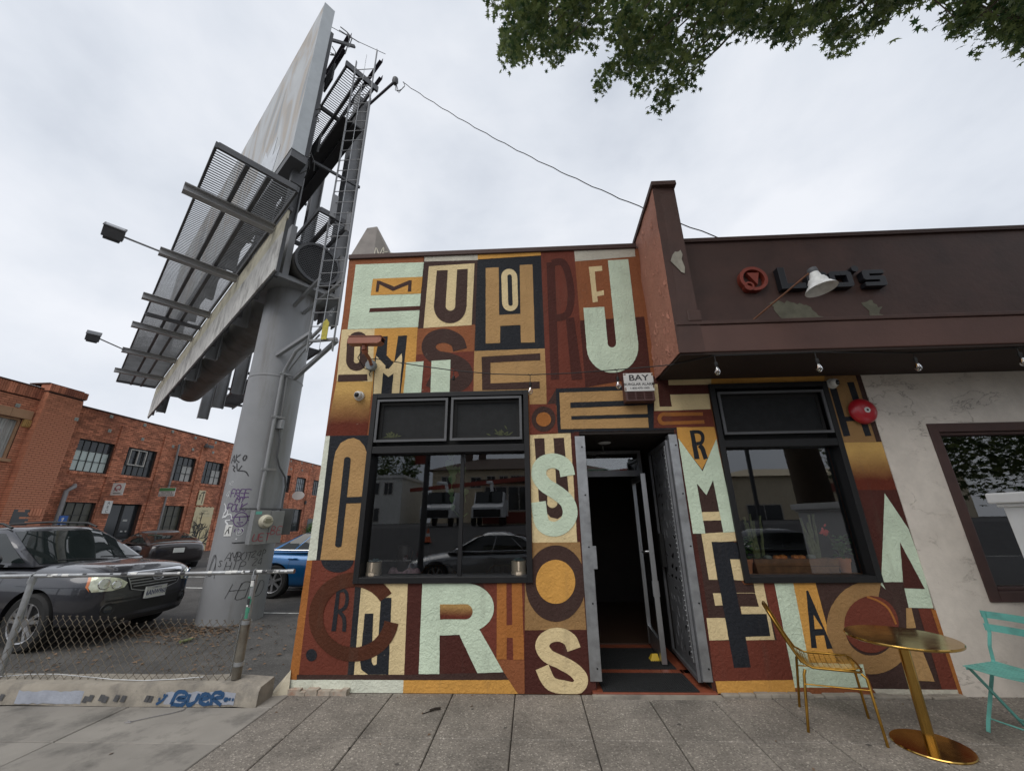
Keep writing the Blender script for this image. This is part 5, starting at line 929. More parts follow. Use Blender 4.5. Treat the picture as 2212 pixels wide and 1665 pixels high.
mb = MB(); bbox(mb,-0.72,0.75,-0.66,0.74,6.50,6.56); bbox(mb,-0.66,0.70,-0.60,0.68,6.561,6.62); part('saddle_plate', mb, M_post, bb, fix=True)
mb = MB(); bbox(mb,-0.66,0.55,0.50,0.62,6.62,7.9); bbox(mb,-0.66,0.55,-0.62,-0.50,6.62,7.7); bbox(mb,-0.60,0.6,-0.49,0.49,6.62,6.68); part('saddle', mb, M_post, bb, fix=True)
# torque tube with a mesh covered end
tb = MB(); pts = [BP(s,0,7.12) for s in (-0.74,12.4)]
tb.tube(pts, 0.49, 32); tube = part('torque_tube', tb, M_tube, bb, smooth=40)
mb = MB()
for s in (2.2, 4.9, 7.6, 10.3):
    mb.tube([BP(s-0.04,0,7.12), BP(s+0.04,0,7.12)], 0.50, 32)
part('tube_collar', mb, M_tube, tube, smooth=40)
mb = MB(); mb.tube([BP(-0.765,0,7.12), BP(-0.745,0,7.12)], 0.44, 32); part('tube_mouth', mb, M_blackm, tube, smooth=40)
mb = MB(); n = 28
for k in range(n): 
    t0, t1 = 2*math.pi*k/n, 2*math.pi*(k+1)/n
    mb.bar(BP(-0.78,0.47*math.cos(t0),7.12+0.47*math.sin(t0)), BP(-0.78,0.47*math.cos(t1),7.12+0.47*math.sin(t1)), 0.06, 0.06)
part('mesh_ring', mb, M_bsteel, tube)
mb = MB(); k = -0.66
while k < 0.67:
    for sg in (1, -1):
        for c_ in (k,):
            # diagonal wires o +- z = c
            a = []
            for t in (-0.6, 0.6):
                a.append(t)
            disc = 2*0.44*0.44 - c_*c_
            if disc > 0.01:
                h = math.sqrt(disc)/2
                p0, p1 = (c_/2 - h, c_/2 + h), (c_/2 + h, c_/2 - h)
                q0, q1 = ((p0[0], p0[1]*0.72/1.0*1), (p1[0], p1[1]*0.72)) if False else (p0, p1)
                mb.bar(BP(-0.79,q0[0],7.12+sg*q0[1]), BP(-0.79,q1[0],7.12+sg*q1[1]), 0.009, 0.004, BD)
    k += 0.062
part('expanded_mesh', mb, M_bsteel, tube)
# lower skirt boards (left face)
for i in range(6):
    s0, s1 = -1.48 + i*2.70, -1.48 + (i+1)*2.70 - 0.006
    mb = MB(); bbox(mb, s0, s1, 0.93, 0.955, 6.15, 7.02); part('skirt_panel', mb, M_skirt, bb, fix=True)
    mb = MB(); bbox(mb, s0, s1, 0.93, 0.950, 7.025, 7.36); part('skirt_panel', mb, M_skirt2, bb, fix=True)
    mb = MB(); bbox(mb, s0, s1, 0.90, 0.945, 7.37, 7.56); part('skirt_rail', mb, M_skirt2, bb, fix=True)
mb = MB(); bbox(mb,-1.50,14.7,0.90,0.928,6.12,6.20); bbox(mb,-1.50,14.7,0.86,0.928,7.56,7.64); part('skirt_edge', mb, M_bsteel, bb, fix=True)
mb = MB()
for i in range(14): bbox(mb, -1.2+i*1.18, -1.12+i*1.18, 0.80, 0.929, 6.2, 7.55)
part('skirt_stud', mb, M_bsteel, bb, fix=True)
# upper poster board (left face), slightly turned
PA = R(51.7); PD = Vector((-math.sin(PA), math.cos(PA), 0)); PN = Vector((-math.cos(PA), -math.sin(PA), 0)); PO = Vector(BP(-1.75, 1.16, 0))
def PP(s, o, z): return tuple(PO + PD*s + PN*o + Vector((0,0,z)))
def pbox(mb, s0, s1, o0, o1, z0, z1):
    vs = [PP(s,o,z) for z in (z0,z1) for s,o in ((s0,o0),(s1,o0),(s1,o1),(s0,o1))]
    return mb.add(vs, [(0,3,2,1),(4,5,6,7),(0,1,5,4),(1,2,6,5),(2,3,7,6),(3,0,4,7)])
mb = MB(); pbox(mb,0,14.6,-0.02,0.0,8.85,13.42); part('poster', mb, M_poster, bb, fix=True)
mb = MB(); pbox(mb,-0.022,-0.002,-0.24,0.005,8.78,13.44); part('poster_edge', mb, M_posteredge, bb, fix=True)
mb = MB(); pbox(mb,0,14.6,-0.16,-0.021,8.80,13.40); part('board_back', mb, M_boardback, bb, fix=True)
mb = MB(); pbox(mb,-0.01,14.6,-0.30,0.0,8.60,8.78); part('board_trim', mb, M_bsteel, bb, fix=True)
random.seed(31)
mb = MB()
pts_ = [(1.2,8.9),(1.0,9.7),(1.5,9.75),(1.45,10.3),(2.0,10.05),(2.3,10.5),(2.7,9.8),(3.4,9.6),(3.2,8.9)]
mb.prism(pts_, lambda u, v: PP(u, 0.004, v), PN*0.003); part('peeled_patch', mb, mat('peeled_poster', (0.55, 0.58, 0.62), 0.6, var=0.1), bb)
mb = MB()
for i in range(7): pbox(mb, 0.3+i*2.2, 0.42+i*2.2, -0.40, -0.17, 8.3, 13.2)
part('board_upright', mb, M_bsteel, bb, fix=True)
mb = MB()
for z in (8.65, 9.9): 
    for k in range(5):
        p = Vector(PP(0.05, -0.35, z+random.uniform(0,2.6))); q = p + Vector((random.uniform(-0.15,0.2),random.uniform(-0.2,0.2),random.uniform(-0.5,-0.2))); mb.tube([p,(p+q)/2+Vector((0.06,0,-0.04)),q],0.011,5)
part('loose_cable', mb, M_rubber, bb)
for z in (9.3, 11.6):
    mb = MB(); bbox(mb,-1.55,-1.10,0.62,0.66,z,z+0.55); part('bracket_plate', mb, M_boardback, bb, fix=True)
# lower catwalk of steel grating
def grating(s0, s1, o0, o1, z, pitch, stringers, nm='catwalk'):
    mb = MB(); 
    for o in (o0, o1): bbox(mb, s0, s1, o-0.02, o+0.02, z-0.10, z+0.02)
    for o in stringers: bbox(mb, s0, s1, o-0.035, o+0.035, z-0.13, z-0.021)
    for s in (s0, s1): bbox(mb, s-0.02, s+0.02, o0+0.021, o1-0.021, z-0.10, z+0.02)
    cw = part(nm, mb, M_bsteel, bb, fix=True)
    mb = MB(); s = s0 + pitch
    while s < s1 - 0.03:
        bbox(mb, s-0.009, s+0.009, o0+0.022, o1-0.022, z-0.004, z+0.012); s += pitch
    part('grating_bar', mb, M_grate, cw, kind='stuff')
    return cw
grating(-2.07, 14.9, 0.98, 2.27, 7.68, 0.068, (1.46, 1.80))
for i, s in enumerate((-0.82, 1.80, 4.50, 6.85, 9.62, 12.45)):
    mb = MB(); bbox(mb, s-0.075, s+0.075, 0.97, 2.47, 7.515, 7.53); bbox(mb, s-0.006, s+0.006, 0.97, 2.47, 7.38, 7.514); bbox(mb, s-0.075, s+0.075, 0.97, 2.47, 7.365, 7.379)
    part('outrigger', mb, M_grate2, bb, fix=True)
mb = MB(); bbox(mb, 5.75, 5.81, 0.97, 2.3, 7.42, 7.53); part('outrigger', mb, M_bsteel, bb, fix=True)
for s in (1.82, 9.10):
    mb = MB(); mb.tube([BP(9.62 if s > 5 else s,2.40,7.45), BP(s+0.03,3.08,7.50)], 0.022, 8); fa = part('floodlight_arm', mb, M_post, bb, smooth=60)
    mb = MB(); c_ = Vector(BP(s+0.04,3.22,7.53))
    Mx = Matrix.Translation(c_) @ Matrix.Rotation(BA + math.pi/2, 4, 'Z') @ Matrix.Rotation(R(-38), 4, 'Y') @ Matrix.Scale(0.72, 4)
    mb.box(-0.21,0.21,-0.23,0.23,-0.17,0.14).box(-0.23,0.23,-0.25,0.25,0.141,0.18).box(-0.17,0.17,-0.18,0.18,-0.25,-0.171).box(0.21,0.26,-0.04,0.04,-0.1,0.02)
    mb.xform(Mx); part('floodlight', mb, M_bsteel, fa, bevel=0.012)
    mb = MB(); mb.box(-0.18,0.18,-0.2,0.2,0.1805,0.184).xform(Mx); part('floodlight_lens', mb, M_panedark, fa)
# uprights
def wcol(s, o, z0, z1, ws, wo, m=M_post, nm='upright'):
    mb = MB(); t = 0.03
    bbox(mb, s-ws/2, s+ws/2, o+wo/2-t, o+wo/2, z0, z1); bbox(mb, s-ws/2, s+ws/2, o-wo/2, o-wo/2+t, z0, z1); bbox(mb, s-t/2, s+t/2, o-wo/2+t, o+wo/2-t, z0, z1)
    return part(nm, mb, m, bb, fix=True)
wcol(0.05, 0.58, 7.6, 13.5, 0.34, 0.32); wcol(0.02, -0.70, 6.15, 13.9, 0.36, 0.36)
wcol(3.0, 0.45, 7.5, 13.0, 0.3, 0.3); wcol(2.8,-0.70,6.2,13.0,0.3,0.3)
for s in (5.5, 7.9, 10.6, 13.2): wcol(s, -0.78, 6.15, 8.6, 0.22, 0.40)
for s in (4.3, 6.9, 9.5, 12.6): wcol(s, 0.74, 6.05, 7.4, 0.2, 0.3)
mb = MB(); bbox(mb, 4.0, 14.5, -1.35, -1.30, 7.1, 7.2); bbox(mb, 4.0, 14.5, -2.1, -2.05, 7.1, 7.2)
for s in (5.5,7.9,10.6,13.2): bbox(mb, s-0.05, s+0.05, -2.2, -1.0, 7.0, 7.09)
part('back_walkway_frame', mb, M_bsteel, bb, fix=True)
mb = MB(); s = 4.1
while s < 14.4: bbox(mb, s-0.012, s+0.012, -2.04, -1.36, 7.15, 7.18); s += 0.07
part('grating_bar', mb, M_bsteel, bb, kind='stuff')
# braces between tube and skirt
mb = MB()
for s in (2.2,4.9,7.6,10.3): bbox(mb, s-0.02, s+0.02, 0.45, 0.86, 6.4, 7.5)
part('rib_plate', mb, M_post, bb, fix=True)
# upper catwalk, plates, beams
grating(-1.15, 8.5, -0.50, 0.26, 13.0, 0.075, (-0.12,), 'catwalk')
mb = MB(); bbox(mb, 0.40, 0.46, -0.95, 0.75, 12.86, 12.96); bbox(mb, 4.5, 4.56, -0.95, 0.75, 12.86, 12.96); bbox(mb,-1.19,-1.13,-0.62,0.30,12.9,13.08); part('cross_beam', mb, M_bsteel, bb, fix=True)
mb = MB(); bbox(mb,-1.0,9.0,-0.44,-0.17,11.42,11.46); bbox(mb,-1.0,9.0,-0.15,0.10,11.42,11.46); part('walk_plate', mb, M_boardback, bb, fix=True)
mb = MB(); bbox(mb,-1.05,9.0,-0.166,-0.154,11.36,11.50); part('walk_beam', mb, M_bsteel, bb, fix=True)
for o, z, s0 in ((0.36,13.9,-1.25),(0.42,13.2,-1.3),(-0.56,14.0,-1.25),(-0.68,13.6,-1.1)):
    mb = MB(); bbox(mb, s0, s0+10, o-0.05, o+0.05, z, z+0.012); bbox(mb, s0, s0+10, o-0.05, o-0.04, z+0.013, z+0.16); part('channel_beam', mb, M_purple, bb, fix=True)
for o0, o1, z0, z1, s in ((0.95,0.2,13.0,13.6,-1.3),(0.55,-0.9,10.3,10.4,-0.2)):
    mb = MB(); mb.bar(BP(s,o0,z0), BP(s,o1,z1), 0.05, 0.07); part('brace', mb, M_bsteel, bb)
mb = MB(); a, b = BP(-1.5,1.0,13.2), BP(-1.5,-0.55,14.0); mb.tube([a, tuple((Vector(a)+Vector(b))/2+Vector((0,0,-0.05))), b], 0.008, 5); part('guy_wire', mb, M_bsteel, bb)
mb = MB(); p = Vector(BP(-1.5,0.5,13.55)); mb.tube([p+Vector((-0.2,0,0.22)), p, p+Vector((0.1,0,-0.3)), p+Vector((0.02,0.05,-0.75))],0.014,5); mb.tube([p, p+Vector((0.16,0,-0.25)), p+Vector((0.12,0,-0.6))],0.014,5); mb.tube([p+Vector((-0.22,0,0.1)),p+Vector((0.3,0.1,-0.25))],0.012,5); part('chain', mb, M_bsteel, bb)
# small landing, ladder
lg = grating(-1.49, 0.0, -0.27, 0.38, 8.0, 0.07, (0.06,), 'landing')
mb = MB(); bbox(mb,-1.53,-1.50,0.05,0.18,7.9,8.5); bbox(mb,-1.53,-1.50,-0.27,-0.18,7.75,8.25); part('landing_bracket', mb, M_post, bb, fix=True)
LA, LB_ = Vector((-4.21,2.0,0)), Vector((-3.71,2.0,0))
mb = MB()
for q, z1 in ((LA,12.9),(LB_,13.3)): mb.bar(q+Vector((0,0,4.72)), q+Vector((0,0,z1)), 0.012, 0.055, (0,1,0))
lad = part('ladder', mb, M_post, bb)
z = 4.95
while z < 12.8:
    mb = MB(); mb.tube([LA+Vector((0,0,z)), LB_+Vector((0,0,z))], 0.0105, 6); part('rung', mb, M_post, lad, smooth=60); z += 0.305
mb = MB(); mid = Vector((-3.96,2.0,0)); mb.tube([mid+Vector((0,-0.02,4.75)), mid+Vector((0,-0.02,13.1))], 0.006, 6); part('safety_cable', mb, M_steel, lad)
mb = MB(); q = mid+Vector((0.07,-0.04,4.95)); mb.prism([(-0.055,0),(0.055,0),(0.06,0.36),(0.0,0.44),(-0.06,0.36)], lambda u, v: (q.x+u, q.y, q.z+v), (0,-0.012,0)); part('warning_tag', mb, M_tagyel, lad)
mb = MB()
c0 = Vector((PC[0],PC[1],0))
mb.bar(LB_+Vector((0.05,0.02,4.95)), Vector((-4.83,2.72,4.45)), 0.07, 0.07); mb.bar(LA+Vector((0,0.02,5.12)), Vector((-5.15,2.52,4.9)), 0.07, 0.07)
mb.bar(LB_+Vector((0,0.02,6.3)), Vector((-4.9,2.75,6.0)), 0.06, 0.06); mb.bar(LA+Vector((0,0.02,6.35)), Vector((-5.05,2.6,6.1)), 0.06, 0.06)
mb.bar(LA+Vector((0,0.02,4.95)), LB_+Vector((0.05,0.02,4.98)), 0.05, 0.05)
part('ladder_bracket', mb, M_post, lad)
# conduits on the column
def colp(ang, z, r=PR): return (PC[0] + r*math.cos(R(ang)), PC[1] + r*math.sin(R(ang)), z)
CA = -32      # side turned to the street and the cafe
mb = MB(); r_ = PR + 0.06
mb.tube([colp(CA-12,1.86,r_), colp(CA-14,4.5,r_), colp(CA-10,4.66,r_+0.04), (-4.55,2.2,4.84), (-4.39,2.2,4.99), (-4.1,2.12,5.25), (-4.0,2.1,5.4)], 0.034, 10); part('conduit', mb, M_post, column, smooth=60)
mb = MB(); r2 = PR + 0.045
mb.tube([colp(CA-1,3.40,r2), colp(CA-5,4.5,r2), colp(CA-2,4.66,r2+0.03), (-4.50,2.32,4.84), (-4.1,2.15,5.15)], 0.017, 8); part('conduit', mb, M_post, column, smooth=60)
mb = MB()
mb.bar(colp(CA-1,3.38,r2), colp(CA-1,3.56,r2), 0.12, 0.09, (0,1,0)); part('junction_box', mb, M_meter, column, bevel=0.006)
mb = MB(); mb.tube([colp(CA-1,3.38,r2), colp(CA+4,3.15,r2), colp(CA+4,2.85,r2), colp(CA+14,2.65,r2), colp(CA+34,2.48,r2), colp(CA+42,2.3,r2), colp(CA+41,2.05,r2), colp(CA+36,1.9,r2+0.03), colp(CA+36,1.75,r2+0.06)], 0.017, 8); part('cable', mb, M_bsteel, column, smooth=60)
mb = MB()
for z in (2.59, 3.60, 4.5):
    mb.bar(colp(CA-20,z,r_+0.03), colp(CA+4,z,r_+0.03), 0.035, 0.04); mb.bar(colp(CA-12,z,PR-0.02), colp(CA-12,z,r_+0.02), 0.035, 0.04)
part('conduit_strut', mb, M_post, column)

# electricity meter cabinet strapped to the column
mt = thing('meter_cabinet', 'grey electricity meter cabinet with round dial cover fixed to the billboard column', 'meter', (-4.81, 2.61, 1.28))
ta = R(CA); un = Vector((math.cos(ta), math.sin(ta), 0)); ut = Vector((-un.y, un.x, 0))
MC = Vector(colp(CA, 0, PR + 0.16))
def mp_(u, v, d): return tuple(MC + ut*u + un*d + Vector((0,0,v)))
def mbox(mb, u0, u1, v0, v1, d0, d1):
    vs = [mp_(u,v,d) for v in (v0,v1) for u,d in ((u0,d0),(u1,d0),(u1,d1),(u0,d1))]
    return mb.add(vs, [(0,3,2,1),(4,5,6,7),(0,1,5,4),(1,2,6,5),(2,3,7,6),(3,0,4,7)])
mb = MB(); mbox(mb,-0.26,0.02,1.28,1.85,-0.06,0.10); part('cabinet', mb, M_meter, mt, fix=True, bevel=0.006)
mb = MB(); mbox(mb,0.025,0.26,1.29,1.84,-0.06,0.105); part('cabinet_door', mb, M_meter, mt, fix=True, bevel=0.006)
mb = MB(); mbox(mb,0.28,0.48,1.42,1.88,-0.16,-0.02); part('side_box', mb, M_bsteel, mt, fix=True, bevel=0.006)
mb = MB(); mbox(mb,-0.42,0.56,1.865,1.89,-0.16,-0.10); mbox(mb,-0.42,-0.20,1.30,1.325,-0.16,-0.10); part('strut', mb, M_bsteel, mt, fix=True)
Mx = Matrix.Translation(Vector(mp_(-0.06,1.66,0.10))) @ un.to_track_quat('Z','Y').to_matrix().to_4x4()
mb = MB(); mb.lathe([(0.115,0),(0.118,0.03),(0.108,0.05),(0.10,0.055),(0.098,0.09),(0.085,0.11),(0.03,0.115)], n=24).xform(Mx); part('meter_cover', mb, M_meterw, mt, smooth=40)
mb = MB(); mb.box(-0.045,0.045,-0.03,0.045,0.113,0.123).box(-0.08,0.08,-0.008,0.008,0.113,0.119).xform(Mx); part('meter_plate', mb, mat('meter_plate_tan', (0.2,0.185,0.13), 0.6), mt)  # flat plate and crossbar in a duller tan than the cover

# ---- handwriting: strokes of spray paint or marker wrapped on a surface
GL_ = {'A':[[(0,0),(2,6),(4,0)],[(0.8,2.2),(3.3,2.2)]],'B':[[(0,0),(0,6),(2.6,5.4),(2.6,3.6),(0,3.1),(3.2,2.6),(3,0.6),(0,0)]],'C':[[(3.6,5.2),(2,6),(0.3,4),(0.4,1.4),(2,0),(3.8,0.9)]],
 'D':[[(0,0),(0,6),(2.6,5.2),(3.4,3),(2.4,0.6),(0,0)]],'E':[[(3.4,6),(0,6),(0,0),(3.6,0)],[(0,3.1),(2.6,3.1)]],'F':[[(0,0),(0,6),(3.6,6)],[(0,3.2),(2.6,3.2)]],'H':[[(0,0),(0,6)],[(3.4,0),(3.4,6)],[(0,3),(3.4,3)]],
 'I':[[(1,0),(1,6)]],'K':[[(0,0),(0,6)],[(3.4,6),(0,2.8),(3.6,0)]],'L':[[(0,6),(0,0),(3.2,0)]],'M':[[(0,0),(0.4,6),(2.2,2.4),(4,6),(4.4,0)]],'N':[[(0,0),(0,6),(3.4,0),(3.4,6)]],'O':[[(2,6),(0.2,4.6),(0,1.6),(1.8,0),(3.5,1.4),(3.6,4.4),(2,6)]],
 'P':[[(0,0),(0,6),(3,5.2),(2.8,3.4),(0,2.8)]],'R':[[(0,0),(0,6),(2.9,5.3),(2.7,3.5),(0,3),(3.4,0)]],'S':[[(3.4,5.2),(1.8,6),(0.2,4.8),(1.8,3.2),(3.4,1.6),(1.8,0),(0,0.9)]],'T':[[(0,6),(4,6)],[(2,6),(2,0)]],'U':[[(0,6),(0.2,1),(1.8,0),(3.3,1),(3.5,6)]],
 'V':[[(0,6),(1.9,0),(3.8,6)]],'X':[[(0,0),(3.6,6)],[(0,6),(3.6,0)]],'Y':[[(0,6),(1.9,3),(1.9,0)],[(3.8,6),(1.9,3)]],'Z':[[(0,6),(3.6,6),(0,0),(3.8,0)]],'2':[[(0.2,4.8),(1.8,6),(3.4,4.6),(0,0),(3.8,0)]],'4':[[(2.8,0),(2.8,6),(0,2),(3.8,2)]],'6':[[(3,6),(0.4,3),(0.4,0.8),(2,0),(3.4,1.4),(2,3),(0.4,2)]],'7':[[(0,6),(3.6,6),(1.2,0)]],'8':[[(1.8,3.2),(0.3,4.6),(1.8,6),(3.3,4.6),(1.8,3.2),(0,1.5),(1.8,0),(3.6,1.5),(1.8,3.2)]],'0':[[(2,6),(0.2,4.6),(0,1.6),(1.8,0),(3.5,1.4),(3.6,4.4),(2,6)]],
 'a':[[(3,4),(1,4),(0.2,2),(1,0),(2.8,0.6),(3,4),(3.2,0)]],'n':[[(0,0),(0,4)],[(0,3),(1.8,4),(3,3),(3,0)]],'@':[[(2.6,2),(1.6,3),(1.2,1.6),(2.4,1.4),(3,3),(2,4.4),(0,3),(0,0.6),(2,-0.6),(4.2,0.6),(4.6,3.4),(3,5.6),(0.8,5.8)]],'^':[[(0,0),(1,3)],[(1.6,0),(2.2,3.2)],[(3.2,0),(3.6,3)]],'=':[[(0,2),(2.4,2)],[(0,4),(2.4,4)]]}
def cr_pts(p, n=5):
    q = [p[0]] + list(p) + [p[-1]]; out = []
    for i in range(1, len(q)-2):
        a, b, c_, d = q[i-1:i+3]
        for k in range(n):
            t = k/n; out.append(tuple(0.5*(2*b[j]+(c_[j]-a[j])*t+(2*a[j]-5*b[j]+4*c_[j]-d[j])*t*t+(-a[j]+3*b[j]-3*c_[j]+d[j])*t**3) for j in (0,1)))
    return out + [p[-1]]
def ribbon(mb, pts, w, fn):
    l = []
    for i, (x, y) in enumerate(pts):
        a, b = pts[max(i-1,0)], pts[min(i+1,len(pts)-1)]; dx, dy = b[0]-a[0], b[1]-a[1]; m = math.hypot(dx, dy) or 1
        ww = w * (0.75 + 0.5*random.random()) / 2
        l.append(((x - dy/m*ww, y + dx/m*ww), (x + dy/m*ww, y - dx/m*ww)))
    base = len(mb.v)
    for a, b in l: mb.v += [tuple(fn(*a)), tuple(fn(*b))]
    for i in range(len(l)-1): mb.f.append((base+2*i, base+2*i+1, base+2*i+3, base+2*i+2))
def scrawl(s, u, v, h, w, fn, mb=None, slant=0.12, jit=0.35, sp=1.25, rise=0.0):
    mb = mb or MB(); k = h/6; x = u
    for ch in s:
        if ch == ' ': x += 3*k; continue
        for st in GL_[ch]:
            p = [(x + (a + random.uniform(-jit,jit) + slant*b)*k, v + (b + random.uniform(-jit,jit))*k) for a, b in st]
            ribbon(mb, cr_pts(p, 4), w, fn)
        x += 4*k*sp; v += rise*h
    return mb
lift = [0.0]
def on_col(u, v):      # u: metres round the column measured from the conduit, v: height
    a = R(CA) + u/PR; r = PR + 0.004 + lift[0]; return (PC[0]+r*math.cos(a), PC[1]+r*math.sin(a), v)
random.seed(9)
mb = scrawl('FREE', -0.60, 2.09, 0.125, 0.014, on_col, sp=1.0); scrawl('MY', -0.49, 1.99, 0.10, 0.013, on_col, mb); scrawl('FOLK', -0.62, 1.84, 0.13, 0.014, on_col, mb, sp=0.95)
part('graffiti', mb, M_inkp, column)
mb = MB(); fx, fz = -0.34, 1.70
for pts_ in ([(fx+0.11*math.cos(t*0.5236), fz+0.12*math.sin(t*0.5236)) for t in range(13)], [(fx-0.10,fz+0.04),(fx+0.11,fz+0.05)], [(fx-0.02,fz+0.03),(fx-0.01,fz-0.03)], [(fx-0.05,fz-0.055),(fx+0.05,fz-0.05)], [(fx-0.11,fz+0.03),(fx-0.17,fz+0.05),(fx-0.16,fz-0.01),(fx-0.11,fz-0.02)], [(fx+0.11,fz+0.05),(fx+0.16,fz+0.06),(fx+0.15,fz-0.01),(fx+0.11,fz-0.01)],
             [(fx-0.09,fz+0.15),(fx-0.10,fz+0.19)], [(fx-0.02,fz+0.16),(fx-0.02,fz+0.20)], [(fx+0.05,fz+0.15),(fx+0.06,fz+0.19)], [(fx-0.05,fz-0.16),(fx-0.06,fz-0.21)], [(fx,fz-0.16),(fx,fz-0.21)], [(fx+0.05,fz-0.16),(fx+0.08,fz-0.21)], [(fx-0.02,fz-0.08),(fx+0.02,fz-0.09)]):
    ribbon(mb, cr_pts(pts_, 3), 0.014, on_col)
part('graffiti', mb, M_inkp, column)
mb = scrawl('AK', -0.80, 2.70, 0.16, 0.018, on_col, slant=0.0); scrawl('O', -0.51, 2.75, 0.09, 0.026, on_col, mb)
for pts_ in ([(-0.72,2.66),(-0.64,2.62),(-0.68,2.59),(-0.62,2.54)], [(-0.62,2.70),(-0.57,2.56),(-0.50,2.65)], [(-0.57,2.56),(-0.42,2.54),(-0.35,2.46)]): ribbon(mb, cr_pts(pts_), 0.02, on_col)
part('graffiti', mb, M_ink, column)
mb = scrawl('AMBOT', -0.46, 1.02, 0.13, 0.009, on_col, sp=0.9); scrawl('HIP', -0.43, 0.87, 0.13, 0.009, on_col, mb); scrawl('24P', -0.07, 1.06, 0.11, 0.009, on_col, mb); scrawl('HEND', -0.33, 0.42, 0.24, 0.009, on_col, mb, slant=0.3, sp=0.9); scrawl('24', -0.03, 0.93, 0.11, 0.008, on_col, mb)
ribbon(mb, cr_pts([(-0.78,0.75),(-0.70,1.10),(-0.62,1.02),(-0.64,0.82),(-0.74,0.80),(-0.65,1.12),(-0.58,0.74)]), 0.009, on_col); scrawl('S', -0.56, 0.93, 0.10, 0.010, on_col, mb)
part('graffiti', mb, M_ink, column)
mb = scrawl('4', -0.72, 2.08, 0.12, 0.010, on_col); scrawl('@', -0.36, 1.44, 0.12, 0.007, on_col, mb); scrawl('^', -0.36, 1.36, 0.045, 0.007, on_col, mb); scrawl('HZ', -0.70, 2.30, 0.06, 0.006, on_col, mb)
for pts_ in ([(-0.72,1.98),(-0.66,1.92),(-0.66,1.86)], [(-0.68,1.80),(-0.60,1.86),(-0.60,1.76),(-0.68,1.75),(-0.63,1.88)], [(-0.70,1.73),(-0.53,1.79),(-0.50,1.70),(-0.60,1.68),(-0.54,1.62),(-0.50,1.57)]): ribbon(mb, cr_pts(pts_), 0.022, on_col)
part('graffiti', mb, M_inkw, column)
mb = MB(); lift[0] = 0.002
for (u, v) in ((-0.57,1.42),): 
    vs = [on_col(u+0.13*i/6, v+zz) for i in range(7) for zz in (0,0.19)]; mb.add(vs, [(2*i,2*i+2,2*i+3,2*i+1) for i in range(6)])
part('sticker', mb, M_signw, column); lift[0] = 0.005
mb = MB(); ribbon(mb, cr_pts([(-0.55,1.45),(-0.51,1.53),(-0.48,1.46),(-0.50,1.56),(-0.46,1.57)]), 0.012, on_col); part('sticker_print', mb, M_ink, column); lift[0] = 0.0
def on_cab(u, v): return mp_(u, v, 0.1085)
mb = scrawl('UET', -0.22, 1.34, 0.12, 0.012, on_cab); scrawl('BE', 0.06, 1.44, 0.13, 0.012, on_cab, mb); part('graffiti', mb, M_inkr, mt)
mb = MB(); mbox(mb,-0.24,-0.14,1.78,1.83,0.1005,0.102); part('sticker', mb, M_turq, mt, fix=True)
def on_post(u, v): return BP(-0.19, -0.60 - u, v)
mb = scrawl('HZC4X', 0, 0, 0.11, 0.008, lambda u, v: BP(-0.165, -0.72 + v*0.9, 6.75 - u)); part('graffiti', mb, M_inkw, bb)

# service wire from the billboard to the roof
mb = MB(); p0, p1 = Vector(BP(-0.9,-0.55,12.6)), Vector((-3.15,2.05,12.15))
mb.bar(p0, p1, 0.05, 0.05); arm = part('wire_arm', mb, M_purple, bb)
mb = MB(); mb.lathe([(0.05,-0.1),(0.08,-0.02),(0.07,0.08),(0.02,0.1)], tuple(p1), 10); part('weatherhead', mb, M_bsteel, arm, smooth=50)
mb = MB(); q = p1
for k in range(3): mb.tube([q+Vector((0.02,0,-0.05)), q+Vector((0.02+0.05*k,0.02,-0.3-0.05*k)), q+Vector((0.16+0.03*k,0.0,-0.36+0.06*k)), q+Vector((0.26,0,-0.2)), q+Vector((0.22,0,-0.05))], 0.008, 5)
part('drip_loop', mb, M_rubber, arm)
pts = []; A_, B_ = p1+Vector((0.2,0,-0.06)), Vector((3.30,0.0,5.06))
for k in range(49):
    t = k/48; p = A_.lerp(B_, t); p.z -= 1.0*4*t*(1-t)*0.36; p += Vector((0.012*math.sin(k*1.9), 0, 0.012*math.cos(k*1.9))); pts.append(p)
mb = MB(); mb.tube(pts, 0.008, 6)
tag(part('service_wire', mb, M_rubber, smooth=60), 'sagging black service wire running from the billboard to the brown shop roof', 'wire')

# ------------------------------------------------------------------ kerb wall and chain-link fence
kw = thing('kerb_wall', 'low concrete kerb wall with blue graffiti along the edge of the parking lot', 'low wall', (-2.66, -0.33, 0))
mb = MB(); prof = [(-0.335,0.0),(-0.325,0.125),(-0.305,0.165),(-0.10,0.185),(-0.085,0.16),(-0.08,-0.02)]
nseg = 40
vs = []; fs = []
for i in range(nseg+1):
    x = -12.0 + (9.36)*i/nseg
    for (y, z) in prof: vs.append((x, y + random.uniform(-0.004,0.004), z + random.uniform(-0.005,0.005) + (0 if i < nseg else -0.012)))
k = len(prof)
for i in range(nseg):
    for j in range(k-1): fs.append((i*k+j, (i+1)*k+j, (i+1)*k+j+1, i*k+j+1))
fs.append(tuple(nseg*k+j for j in range(k)))
mb.add(vs, fs); part('wall_body', mb, M_kerb, kw, fix=True, smooth=40)
def kf(u, v): 
    return (u, -0.3345 + (v/0.125)*0.010 - 0.0035 - kl[0], v)
kl = [0.0]
